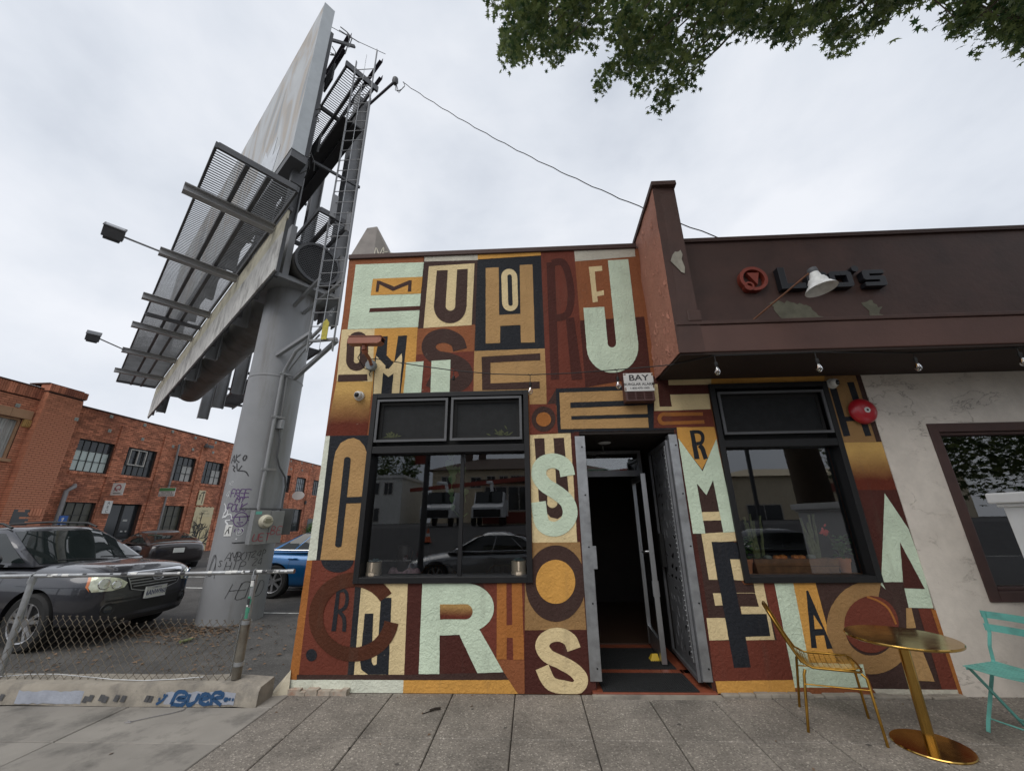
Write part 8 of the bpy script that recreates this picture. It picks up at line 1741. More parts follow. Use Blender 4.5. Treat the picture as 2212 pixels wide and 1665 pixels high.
# burglar alarm bell box
al = thing('alarm_box', 'burglar alarm box with white BAY sign and brown louvres above the doorway', 'alarm', (1.34, 0, 3.13))
mb = MB(); mb.box(1.17,1.515,-0.14,-0.003,2.965,3.31); part('housing', mb, mat('alarm_brown', (0.075,0.03,0.026), 0.5), al, bevel=0.006)
mb = MB(); mb.box(1.165,1.52,-0.148,-0.1415,3.085,3.315); part('sign_panel', mb, M_signw, al, bevel=0.002)
mb = MB()
for r_ in range(4):
    for c_ in range(3): 
        x = 1.195 + c_*0.103; z = 2.988 + r_*0.023
        mb.add([(x,-0.1405,z),(x+0.085,-0.1405,z),(x+0.085,-0.152,z+0.012),(x,-0.152,z+0.012),(x+0.085,-0.1405,z+0.015),(x,-0.1405,z+0.015)], [(0,1,2,3),(3,2,4,5)])
part('louvres', mb, mat('louvre_brown', (0.085,0.034,0.03), 0.45), al)
part('lettering', text_mb('BAY', 0.105, lambda u, v: (1.345+u*1.25, -0.1488, 3.252+v), None, True), M_ink, al)
part('lettering', text_mb('BURGLAR ALARM', 0.047, lambda u, v: (1.343+u, -0.1488, 3.172+v), None, True), M_ink, al)
part('lettering', text_mb('1-800-470-1000', 0.036, lambda u, v: (1.345+u, -0.1488, 3.122+v), None, True), M_ink, al)
mb = MB()
random.seed(2)
for (x, z, w, h) in ((1.168,3.29,0.03,0.02),(1.50,3.28,0.02,0.03),(1.505,3.12,0.012,0.09),(1.17,3.09,0.015,0.05)): mb.add([(x,-0.1488,z),(x+w,-0.1488,z+0.004),(x+w*0.8,-0.1488,z+h),(x+0.003,-0.1488,z+h*0.8)],[(0,1,2,3)])
part('rust_mark', mb, M_rust, al)
# red bell
be = thing('fire_bell', 'round red fire bell on the wall right of the second window', 'bell', (3.92, 0, 2.80))
mb = MB(); mb.lathe([(0.145,-0.03),(0.152,-0.035),(0.150,-0.055),(0.13,-0.085),(0.09,-0.105),(0.03,-0.11)], (3.925,0,2.80), 36, 'Y'); part('gong', mb, M_red, be, smooth=50)
mb = MB(); mb.lathe([(0.04,-0.03),(0.04,-0.003)], (3.925,0,2.80), 14, 'Y'); part('mount', mb, M_steel, be)
mb = MB(); mb.lathe([(0.033,-0.1105),(0.033,-0.114),(0.014,-0.115)], (3.925,0,2.80), 18, 'Y'); p = part('hub', mb, M_camw, be, smooth=40)
mb = MB(); mb.lathe([(0.013,-0.1155),(0.010,-0.122)], (3.925,0,2.80), 10, 'Y'); part('nut', mb, M_blackm, be)
# string of bulbs
sl = thing('string_lights', 'black string of hanging filament bulbs across the cafe front and under the soffit', 'string lights', (0, -0.25, 3.3))
cab_pts = [(-2.03,-0.06,3.64),(-1.90,-0.2,3.58),(-1.74,-0.25,3.533),(-1.3,-0.25,3.445),(-0.90,-0.25,3.375),(-0.4,-0.25,3.315),(0.03,-0.25,3.293),(0.5,-0.26,3.295),(1.06,-0.29,3.312),(1.45,-0.31,3.345),(1.72,-0.31,3.253),(1.96,-0.40,3.25),(2.98,-0.46,3.252),(4.05,-0.46,3.25),(5.02,-0.46,3.25),(6.2,-0.46,3.25)]
cab_pts[9] = (1.52,-0.31,3.335); cab_pts[10] = (1.60,-0.86,3.27)
cab_pts = cab_pts[:10] + [(1.60,-0.55,3.255),(1.97,-0.79,3.252),(2.98,-0.81,3.25),(4.05,-0.71,3.25),(5.02,-0.77,3.25),(6.2,-0.77,3.25)]
mb = MB(); mb.tube(cab_pts, 0.0065, 6); part('cable', mb, M_rubber, sl, smooth=60)
for i, (p, drop) in enumerate((((-1.74,-0.25,3.533),0.05),((-0.90,-0.25,3.375),0.07),((0.03,-0.25,3.293),0.10),((1.06,-0.29,3.312),0.09),((1.97,-0.79,3.252),0.07),((2.98,-0.81,3.25),0.07),((4.05,-0.71,3.25),0.05),((5.02,-0.77,3.25),0.05))):
    x, y, z = p
    mb = MB(); mb.tube([(x,y,z+0.004),(x,y,z-drop)],0.004,5); mb.tube([(x-0.025,y,z+0.008),(x,y,z-0.004),(x+0.025,y,z+0.006)],0.007,5); mb.lathe([(0.012,z-drop-0.055),(0.017,z-drop-0.045),(0.017,z-drop-0.005),(0.008,z-drop)],(x,y,0),12); so_ = part('socket', mb, M_rubber, sl, smooth=40)
    if i != 1 and i != 0:
        zb = z-drop-0.055
        mb = MB(); mb.lathe([(0.012,zb),(0.018,zb-0.02),(0.030,zb-0.05),(0.029,zb-0.07),(0.016,zb-0.09),(0.004,zb-0.095)],(x,y,0),16); part('bulb', mb, M_bulb, so_, smooth=80)
        mb = MB(); mb.tube([(x-0.006,y,zb),(x-0.012,y,zb-0.055),(x,y,zb-0.02),(x+0.012,y,zb-0.055),(x+0.006,y,zb)],0.0016,4); part('filament', mb, M_brass, so_)

# ------------------------------------------------------------------ table and chairs on the pavement
tb_ = thing('cafe_table', 'round brass pedestal table with a wide brass disc foot', 'table', (2.955,-0.89,0))
mb = MB(); mb.lathe([(0.02,0.698),(0.352,0.698),(0.360,0.703),(0.361,0.712),(0.356,0.718),(0.02,0.7185)], n=72); part('table_top', mb, M_gold, tb_, local=True, smooth=35)
mb = MB(); mb.lathe([(0.236,0.002),(0.238,0.008),(0.234,0.014),(0.03,0.0155)], n=64); part('foot', mb, M_gold, tb_, local=True, smooth=35)
mb = MB(); mb.lathe([(0.036,0.0156),(0.036,0.69)], n=28); mb.lathe([(0.12,0.690),(0.12,0.6975)], n=28); part('pedestal', mb, M_gold, tb_, local=True, smooth=35)
# gold wire chair: local axes, x forward (towards the table), y left
ch = thing('wire_chair', 'gold wire-mesh side chair standing left of the brass table', 'chair', (2.513,-0.575,0), R(-25.5))
sw, zs_ = 0.235, 0.455
fr = 0.0105
def leg(p, q, r=fr):
    mb = MB(); mb.tube([p, q], r, 8); mb.lathe([(0.013,0),(0.013,0.014)],(q[0],q[1],0.0),10); return mb
for sy in (1,-1):
    mb = MB(); mb.tube([(0.20,sy*sw*0.93,zs_-0.006),(0.225,sy*sw,zs_-0.03),(0.245,sy*0.25,0.0)],fr,8); part('leg', mb, M_goldd, ch, local=True, smooth=60)
    mb = MB(); mb.tube([(-0.175,sy*sw*0.95,zs_-0.025),(-0.19,sy*sw,zs_-0.06),(-0.245,sy*0.25,0.0)],fr,8); part('leg', mb, M_goldd, ch, local=True, smooth=60)
    mb = MB(); mb.tube([(-0.205,sy*0.243,0.33),(0.225,sy*0.243,0.35)],0.0055,6); part('stretcher', mb, M_goldd, ch, local=True, smooth=60)
outline = [(0.215,-0.17),(0.225,0.0),(0.215,0.17)]
sideL = [(0.215,0.17,zs_+0.0),(0.19,0.225,zs_+0.004),(0.05,0.235,zs_+0.002),(-0.12,0.232,zs_-0.004),(-0.19,0.228,zs_+0.03),(-0.235,0.222,zs_+0.11),(-0.30,0.21,zs_+0.25),(-0.355,0.195,zs_+0.375),(-0.372,0.15,zs_+0.405)]
loop = sideL + [(-0.378,0,zs_+0.41)] + [(x,-y,z) for x,y,z in sideL[::-1]] + [(0.225,0,zs_+0.0)] + [sideL[0]]
mb = MB(); mb.tube(cr_pts2 if False else loop, 0.0085, 8, cap=False); part('seat_frame', mb, M_goldd, ch, local=True, smooth=60)
mb = MB()
def shell(u, v):      # u across -1..1, v along front 0 .. top 1
    prof = [(0.222,0.0),(0.05,-0.035),(-0.12,-0.04),(-0.195,0.02),(-0.24,0.115),(-0.305,0.25),(-0.374,0.408)]
    f = v*(len(prof)-1); i = min(int(f), len(prof)-2); t = f-i
    x = prof[i][0]+(prof[i+1][0]-prof[i][0])*t; z = prof[i][1]+(prof[i+1][1]-prof[i][1])*t
    w = 0.232 - 0.035*max(0,v-0.5)*2 - 0.03*max(0,0.08-v)/0.08
    edge = abs(u)**3; z2 = z + (0.035*edge if v < 0.45 else 0); x2 = x - (0.0 if v < 0.45 else 0.018*(1-u*u)) * min(1,(v-0.45)*4 if v > 0.45 else 0)
    return (x2, u*w, zs_ + z2*1.0)
for k in range(-9, 10): mb.tube([shell(k/9.6, v/16) for v in range(17)], 0.0022, 4, cap=False)
for k in range(1, 26): mb.tube([shell(-1+u/5, k/26) for u in range(11)], 0.0022, 4, cap=False)
part('wire_mesh', mb, M_goldd, ch, local=True, smooth=60)

# turquoise folding bistro chair
bc = thing('bistro_chair', 'turquoise slatted metal folding chair right of the brass table', 'chair', (3.80,-0.80,0), R(197))
# x forward
for k in range(6):
    x = 0.17 - k*0.068
    mb = MB(); pts = [(x + 0.012*math.sin(0), -0.19 + 0.38*i/8, 0.452 - 0.010*math.sin(math.pi*i/8)) for i in range(9)]
    for i in range(8): mb.bar(pts[i], pts[i+1], 0.058, 0.004)
    part('seat_slat', mb, M_turq, bc, local=True)
for z, xo in ((0.80,-0.275),(0.70,-0.262)):
    mb = MB(); pts = [(xo - 0.03*math.sin(math.pi*i/8), -0.215 + 0.43*i/8, z) for i in range(9)]
    for i in range(8): mb.bar(pts[i], pts[i+1], 0.006, 0.055)
    part('back_slat', mb, M_turq, bc, local=True)
for sy in (1,-1):
    mb = MB(); pts = [(-0.27,sy*0.19,0.82),(-0.258,sy*0.19,0.66),(-0.20,sy*0.19,0.56),(-0.185,sy*0.19,0.46),(0.12,sy*0.188,0.06),(0.155,sy*0.188,0.0)]
    for i in range(len(pts)-1): mb.bar(pts[i], pts[i+1], 0.022, 0.010, (1,0,0))
    part('back_leg', mb, M_turq, bc, local=True)
    mb = MB(); mb.bar((0.17,sy*0.168,0.445),(-0.25,sy*0.168,0.0),0.010,0.022,(0,0,1)); mb.bar((0.20,sy*0.168,0.44),(-0.20,sy*0.168,0.44),0.008,0.018); part('front_leg', mb, M_turq, bc, local=True)
for x, z, y in ((0.10,0.085,0.188),(-0.20,0.055,0.168)):
    mb = MB(); mb.tube([(x,-y,z),(x,y,z)],0.006,6); part('stretcher', mb, M_turq, bc, local=True)

# white painted podium at the picture's right edge
pd = thing('podium', 'white painted wooden podium with a moulded cap in front of the brown framed window', 'podium', (4.7,-1.4,0))
mb = MB(); mb.box(4.435,4.95,-2.2,-0.62,0.0,1.70); part('body', mb, M_white, pd, bevel=0.006)
mb = MB(); mb.box(4.37,5.0,-2.27,-0.56,1.735,1.83); mb.box(4.405,4.98,-2.23,-0.59,1.701,1.734); part('cap', mb, M_white, pd, bevel=0.014)

# ------------------------------------------------------------------ things standing in the windows
def pot(x, label):
    t = thing('plant_pot', label, 'plant pot', (x,0.17,1.045), 0, 'stoneware pots on the big window sill')
    mb = MB(); mb.lathe([(0.084,0.0),(0.088,0.006),(0.088,0.045),(0.082,0.047)], n=28); part('saucer', mb, M_pot, t, local=True, smooth=40)
    mb = MB(); mb.lathe([(0.080,0.047),(0.083,0.06),(0.083,0.155),(0.076,0.156),(0.074,0.14)], n=28); part('pot', mb, M_pot, t, local=True, smooth=40)
    mb = MB(); mb.lathe([(0.073,0.139),(0.01,0.142)], n=16); part('soil', mb, M_soil, t, local=True)
    mb = MB()
    for ring_, n_, L_, el in ((0,8,0.075,0.25),(1,7,0.06,0.7),(2,5,0.045,1.1)):
        for i in range(n_):
            a = 6.283*i/n_ + ring_*0.4; d = Vector((math.cos(a)*math.cos(el), math.sin(a)*math.cos(el), math.sin(el))); s = Vector((-math.sin(a), math.cos(a), 0)); o = Vector((0,0,0.15))
            mb.add([o, o+d*L_*0.6+s*0.016, o+d*L_, o+d*L_*0.6-s*0.016, o+d*L_*0.6+Vector((0,0,0.010))], [(0,1,4),(1,2,4),(2,3,4),(3,0,4),(0,3,2,1)])
    part('succulent', mb, M_succ, t, local=True)
pot(-1.82, 'stoneware pot with a blue-grey succulent at the left end of the big window'); pot(-0.155, 'stoneware pot with a blue-grey succulent at the right end of the big window')
# wooden planter with gourds, flower pots and cacti in the second window
pl = thing('planter_box', 'long brown wooden planter box on the second window sill', 'planter', (2.86,0.2,1.055))
mb = MB(); x0, x1 = 2.44, 3.34
mb.add([(x0+0.02,0.14,1.055),(x1-0.02,0.14,1.055),(x1-0.02,0.30,1.055),(x0+0.02,0.30,1.055),(x0,0.13,1.20),(x1,0.13,1.20),(x1,0.31,1.20),(x0,0.31,1.20)], [(0,3,2,1),(4,5,6,7),(0,1,5,4),(1,2,6,5),(2,3,7,6),(3,0,4,7)]); part('box', mb, M_wood, pl, bevel=0.004)
mb = MB(); mb.box(x0-0.002,x1+0.002,0.1285,0.1300,1.125,1.128); part('board_joint', mb, M_soil, pl)
def gourd(x, r, m, label, z=1.20, y=0.19):
    t = thing('gourd', label, 'pumpkin', (x,y,z), 0, 'small pumpkins in the planter box')
    mb = MB(); n = 24; prof = [(0.1,0.0),(0.75,0.12),(1.0,0.5),(0.9,0.8),(0.5,0.98),(0.08,0.9)]
    vs = []; 
    for a, b in prof:
        for i in range(n): th = 6.283*i/n; rr = r*a*(1+0.06*math.cos(8*th)); vs.append((rr*math.cos(th), rr*math.sin(th), b*r*1.25))
    mb.add(vs, [(i*n+j, i*n+(j+1)%n, (i+1)*n+(j+1)%n, (i+1)*n+j) for i in range(len(prof)-1) for j in range(n)]); part('flesh', mb, m, t, local=True, smooth=60)
    mb = MB(); mb.tube([(0,0,r*1.1),(0.004,0,r*1.45)],0.005,6); part('stalk', mb, M_cactus, t, local=True)
for x, r, m, lb in ((2.62,0.042,M_gourd,'grey-green gourd, leftmost in the planter box'),(2.72,0.040,M_pumpkin,'small orange pumpkin beside the leftmost grey gourd'),(2.785,0.043,M_pumpkin,'small orange pumpkin, second of the left orange pair'),(2.92,0.042,M_pumpkin,'small orange pumpkin, left one of the right pair'),(2.985,0.040,M_pumpkin,'small orange pumpkin, right one of the right pair'),(3.09,0.045,M_gourd,'grey-green gourd, rightmost in the planter box')): gourd(x, r, m, lb, 1.185)
def flowerpot(x, label, fl):
    t = thing('flower_pot', label, 'flower pot', (x,0.18,1.055))
    mb = MB(); mb.lathe([(0.045,0.0),(0.062,0.11),(0.070,0.112),(0.072,0.145),(0.064,0.146),(0.06,0.12)], n=22); part('pot', mb, M_terra, t, local=True, smooth=35)
    mb = MB(); mb.lathe([(0.06,0.121),(0.01,0.13)], n=14); part('soil', mb, M_soil, t, local=True)
    lf = leaf_cloud('foliage', [(0,0,0.22),(0.02,0,0.30)], (0.05,0.04,0.05), 55, 0.028, M_plant, t)
    lf.matrix_parent_inverse = Matrix.Identity(4)
    mb = MB(); mb.tube([(0,0,0.13),(fl[0]*0.5,0,0.3),(fl[0],0,fl[1])],0.004,5); part('stem', mb, M_cactus, t, local=True)
    random.seed(8); mb = MB()
    for k in range(24):
        p = Vector((fl[0]+random.gauss(0,0.018),random.gauss(0,0.015),fl[1]+random.gauss(0,0.018))); a = random.uniform(0,6.28); d = Vector((math.cos(a),-0.4,math.sin(a)))*0.02; s = Vector((-math.sin(a),0.2,math.cos(a)))*0.012
        mb.add([p-d,p+s,p+d,p-s],[(0,1,2,3)])
    part('flower', mb, M_petal, t, local=True)
flowerpot(2.37, 'terracotta pot with a red geranium at the left of the planter box', (-0.055,0.46)); flowerpot(3.42, 'terracotta pot with a red geranium at the right of the planter box', (-0.12,0.42))
def cactus(x, h, label, sd):
    t = thing('cactus', label, 'cactus', (x,0.24,1.19)); random.seed(sd); mb = MB()
    for k in range(7):
        a = random.uniform(-0.11,0.11); hh = h*random.uniform(0.5,1.0); pts = [(a*0.5,random.uniform(-0.02,0.02),0)]
        for i in range(1,8): pts.append((a*0.5+a*0.6*i/7+random.uniform(-0.008,0.008), pts[0][1]+random.uniform(-0.006,0.006), hh*i/7))
        mb.tube(pts, [0.018*(1-0.35*i/7)*(1.15 if i%2 else 0.85) for i in range(8)], 6)
    part('stems', mb, M_cactus, t, local=True, smooth=30)
cactus(2.56, 0.50, 'brownish column cactus behind the left end of the planter box', 3); cactus(3.18, 0.52, 'brownish column cactus behind the right end of the planter box', 6)
# trailing vine hanging inside the big window
vi = thing('hanging_vine', 'pale green heart-leaved vine hanging inside the big window', 'vine', (-0.95,0.3,2.4))
mb = MB(); mb.tube([(-1.0,0.3,2.46),(-0.97,0.3,2.2),(-0.99,0.31,1.95),(-0.94,0.3,1.75),(-0.85,0.3,1.66),(-0.78,0.3,1.72)],0.005,5); mb.tube([(-0.86,0.3,2.46),(-0.85,0.3,2.1),(-0.80,0.3,1.85)],0.004,5); part('stem', mb, M_plant, vi, smooth=60)
for (x, z, s) in ((-1.02,2.32,0.085),(-0.97,2.24,0.09),(-0.98,2.14,0.07),(-0.86,2.25,0.075),(-0.99,1.98,0.055),(-0.97,1.90,0.05),(-0.80,1.98,0.05),(-0.96,1.80,0.045),(-1.0,2.44,0.07)):
    mb = MB(); a = random.uniform(-0.4,0.4)
    hp = [(0,-1.1),(0.55,-0.45),(0.72,0.1),(0.55,0.5),(0.25,0.6),(0,0.4),(-0.25,0.6),(-0.55,0.5),(-0.72,0.1),(-0.55,-0.45)]
    pts = [(x+s*(u*math.cos(a)-v*math.sin(a)), 0.29+0.02*abs(u)-0.01*v, z+s*(u*math.sin(a)+v*math.cos(a))) for u, v in hp]
    mb.add([(x,0.285,z)]+pts, [(0,1+i,1+(i+1)%10) for i in range(10)]); part('leaf', mb, M_plant, vi)
for (x, z) in ((-1.70,2.60),(-0.33,2.61)):
    t = thing('small_plant', 'yellow-green leafy tuft behind the %s upper screen' % ('left' if x < -1 else 'right'), 'plant', (x,0.024,z)); random.seed(int(x*10))
    mb = MB()
    for k in range(26):
        a = random.uniform(0.0,3.1); L_ = random.uniform(0.03,0.08); o = Vector((x+random.gauss(0,0.035),0.027+random.uniform(0,0.002),z+abs(random.gauss(0,0.03)))); d = Vector((math.cos(a),-0.02,math.sin(a)))*L_; s = Vector((-math.sin(a),0,math.cos(a)))*0.009
        mb.add([o,o+d*0.6+s,o+d,o+d*0.6-s],[(0,1,2,3)])
    part('leaves', mb, mat('tuft_green_%d' % int(x*-10), (0.05,0.058,0.02), 0.7), t)
# chairs and table seen through the glass
def shell_chair(x, y, rz, m, label):
    t = thing('dining_chair', label, 'chair', (x,y,0.05), rz)
    mb = MB(); vs = []; fs = []
    for i in range(9):
        u = -1+2*i/8
        for j in range(9):
            v = j/8; w = 0.22*(1-0.55*max(0,v-0.6)**2*4); vs.append((-0.2-0.06*v+0.05*u*u, u*w, 0.45+0.45*v))
    n = 9; fs = [(i*n+j,i*n+j+1,(i+1)*n+j+1,(i+1)*n+j) for i in range(8) for j in range(8)]
    mb.add(vs, fs); o = part('backrest', mb, m, t, local=True, smooth=60); so2 = o.modifiers.new('s','SOLIDIFY'); so2.thickness = 0.012
    mb = MB(); mb.lathe([(0.02,0.44),(0.21,0.44),(0.215,0.455),(0.02,0.46)], n=20); part('seat', mb, m, t, local=True, smooth=40)
    for a, b in ((1,1),(1,-1),(-1,1),(-1,-1)):
        mb = MB(); mb.tube([(a*0.14,b*0.14,0.44),(a*0.2,b*0.2,0.0)],0.012,6); part('leg', mb, M_goldd, t, local=True)
shell_chair(-1.42,0.80,R(-60),M_turq,'turquoise chair with a ribbed back behind the seated customer'); shell_chair(-0.12,0.62,R(-90),M_white,'white ribbed chair back behind the right stoneware pot')
for x, lb in ((-1.15,'low brass wire chair back seen at the window bottom, left one'),(-0.35,'low brass wire chair back seen at the window bottom, right one')):
    t = thing('wire_chair', lb, 'chair', (x,0.55,0.05)); mb = MB()
    mb.tube([(x-0.22,0.55,0.5),(x-0.21,0.55,1.04),(x-0.12,0.55,1.12),(x+0.12,0.55,1.12),(x+0.21,0.55,1.04),(x+0.22,0.55,0.5)],0.010,6); part('back_frame', mb, M_gold, t, smooth=60)
    mb = MB()
    for k in range(9): xx = x-0.17+k*0.042; mb.tube([(xx,0.55,0.5),(xx,0.55,1.11)],0.003,4)
    part('back_wires', mb, M_gold, t)
    mb = MB(); mb.box(x-0.22,x+0.22,0.55,0.98,0.49,0.51); part('seat', mb, M_gold, t)
    for a in (-0.2,0.2):
        for b in (0.57,0.96):
            mb = MB(); mb.tube([(x+a,b,0.49),(x+a,b,0.05)],0.01,6); part('leg', mb, M_gold, t)
# seated customer behind the glass
pe = thing('person', 'seated dark-haired customer in a mauve patterned sweater behind the window', 'person', (-1.60,0.60,0.05))
def skin(nm, V, E, rad, m, sub=2, parent=pe):
    me = bpy.data.meshes.new(nm); me.from_pydata(V, E, []); o = bpy.data.objects.new(nm, me); COL.objects.link(o)
    o.modifiers.new('skin','SKIN'); 
    for i, r in enumerate(rad): me.skin_vertices[0].data[i].radius = (r[0], r[1]) if isinstance(r, tuple) else (r, r)
    me.skin_vertices[0].data[0].use_root = True
    s = o.modifiers.new('sub','SUBSURF'); s.levels = sub; s.render_levels = sub
    em = eval_mesh(o); bpy.data.objects.remove(o)
    em.polygons.foreach_set('use_smooth', [True]*len(em.polygons)); em.materials.clear(); em.materials.append(m)
    return part(nm, em, None, parent, local=True)
# local axes: facing +y (into the room), turned a little to the right
V = [(0,0,0.56),(0,-0.01,0.70),(0.0,0.0,0.90),(0.0,0.01,1.03),(0.0,0.02,1.11),(0.0,0.035,1.20),(0.0,0.05,1.28),
     (0.17,0.01,1.0),(0.235,0.03,0.80),(0.22,0.22,0.72),(-0.17,0.01,1.0),(-0.235,0.03,0.80),(-0.2,0.24,0.74),
     (0.10,0.18,0.52),(0.11,0.42,0.50),(0.11,0.44,0.08),(-0.10,0.18,0.52),(-0.11,0.42,0.50),(-0.11,0.44,0.08),(0.11,0.55,0.03),(-0.11,0.55,0.03)]
E_ = [(0,1),(1,2),(2,3),(3,4),(4,5),(5,6),(2,7),(7,8),(8,9),(2,10),(10,11),(11,12),(0,13),(13,14),(14,15),(0,16),(16,17),(17,18),(15,19),(18,20)]
rad = [(0.16,0.12),(0.15,0.11),(0.16,0.105),0.055,0.05,(0.075,0.09),(0.07,0.085),0.055,0.045,0.035,0.055,0.045,0.035,0.085,0.065,0.045,0.085,0.065,0.045,0.035,0.035]
skin('body', V, E_, rad, M_skin)
Vt = [(0,0,0.58),(0,-0.01,0.72),(0,0,0.90),(0,0.005,1.01),(0.17,0.01,0.985),(0.237,0.03,0.80),(0.225,0.18,0.735),(-0.17,0.01,0.985),(-0.237,0.03,0.80),(-0.205,0.20,0.75)]
skin('sweater', Vt, [(0,1),(1,2),(2,3),(2,4),(4,5),(5,6),(2,7),(7,8),(8,9)], [(0.19,0.145),(0.175,0.13),(0.18,0.12),0.075,0.075,0.066,0.05,0.075,0.066,0.05], M_knit)
skin('hair', [(0,0.03,1.30),(0,-0.01,1.24),(0,-0.035,1.12),(0.0,-0.05,0.98)], [(0,1),(1,2),(2,3)], [(0.09,0.10),(0.105,0.10),(0.105,0.07),(0.08,0.04)], M_hair)
skin('trousers', [(0,0,0.56),(0.10,0.18,0.53),(0.11,0.43,0.51),(0.11,0.445,0.12),(-0.10,0.18,0.53),(-0.11,0.43,0.51),(-0.11,0.445,0.12)], [(0,1),(1,2),(2,3),(0,4),(4,5),(5,6)], [(0.175,0.135),0.095,0.078,0.06,0.095,0.078,0.06], M_ink)
for sx in (1,-1):
    for k in range(5):
        b = Vector((sx*(0.20+0.012*(k-2)), 0.25, 0.72)); 
        if k == 4: skin('finger', [tuple(b), tuple(b+Vector((-sx*0.02,0.03,0.0))), tuple(b+Vector((-sx*0.03,0.055,-0.005)))], [(0,1),(1,2)], [0.010,0.009,0.007], M_skin, 1)
        else: skin('finger', [tuple(b), tuple(b+Vector((0,0.045+0.006*(k%3),0.0))), tuple(b+Vector((0,0.07+0.008*(k%3),-0.018)))], [(0,1),(1,2)], [0.009,0.008,0.007], M_skin, 1)
pe.rotation_euler = (0,0,R(-20))
for hh in (): pass
it = thing('indoor_table', 'dark wooden cafe table in front of the seated customer', 'table', (-1.45,1.45,0.05))
mb = MB(); mb.lathe([(0.02,0.70),(0.36,0.70),(0.36,0.73),(0.02,0.73)], n=28); part('table_top', mb, M_wood, it, local=True, smooth=35)
mb = MB(); mb.lathe([(0.2,0.0),(0.2,0.02),(0.03,0.03),(0.03,0.7)], n=18); part('pedestal', mb, M_blackm, it, local=True, smooth=35)

# ------------------------------------------------------------------ pavement odds and ends
mb = MB(); mb.tube([(-3.30,-0.36,0.006),(-3.28,-0.42,0.006),(-3.33,-0.47,0.006),(-3.46,-0.56,0.006),(-3.56,-0.64,0.006)],0.0035,6); mb.tube([(-3.56,-0.64,0.008),(-3.60,-0.63,0.008),(-3.54,-0.66,0.008),(-3.59,-0.67,0.012)],0.004,5)
tag(part('cord', mb, M_drain, smooth=60), 'short dark cord end lying on the pavement below the blue graffiti', 'cord')
mb = MB(); mb.tube([(-0.97,-0.40,0.012),(-0.92,-0.385,0.02),(-0.88,-0.36,0.014)],0.010,6); mb.tube([(-1.02,-0.45,0.006),(-0.96,-0.40,0.008)],0.004,5)
tag(part('twig', mb, M_soil), 'small broken twig on the pavement slabs below the painted R', 'twig')
random.seed(44)
mb = MB()
for k in range(60):
    x = random.uniform(-3.3,5); y = -0.02 - abs(random.gauss(0,0.05))
    if random.random() < 0.4: y = random.uniform(-2.2,-0.1)
    if -0.1 < x - 0.55 < 1.3 and y > -0.12: continue
    s = random.uniform(0.006,0.02); t = random.uniform(0,6.28)
    mb.add([(x+s*math.cos(t),y+s*math.sin(t),0.003),(x-s*0.5*math.sin(t),y+s*0.5*math.cos(t),0.009),(x-s*math.cos(t),y-s*math.sin(t),0.003),(x+s*0.5*math.sin(t),y-s*0.5*math.cos(t),0.004)],[(0,1,2),(0,2,3)])
tag(part('leaf_scraps', mb, M_litter), 'scattered scraps of dead leaf on the pavement and along the wall foot', 'leaf scraps', kind='stuff')

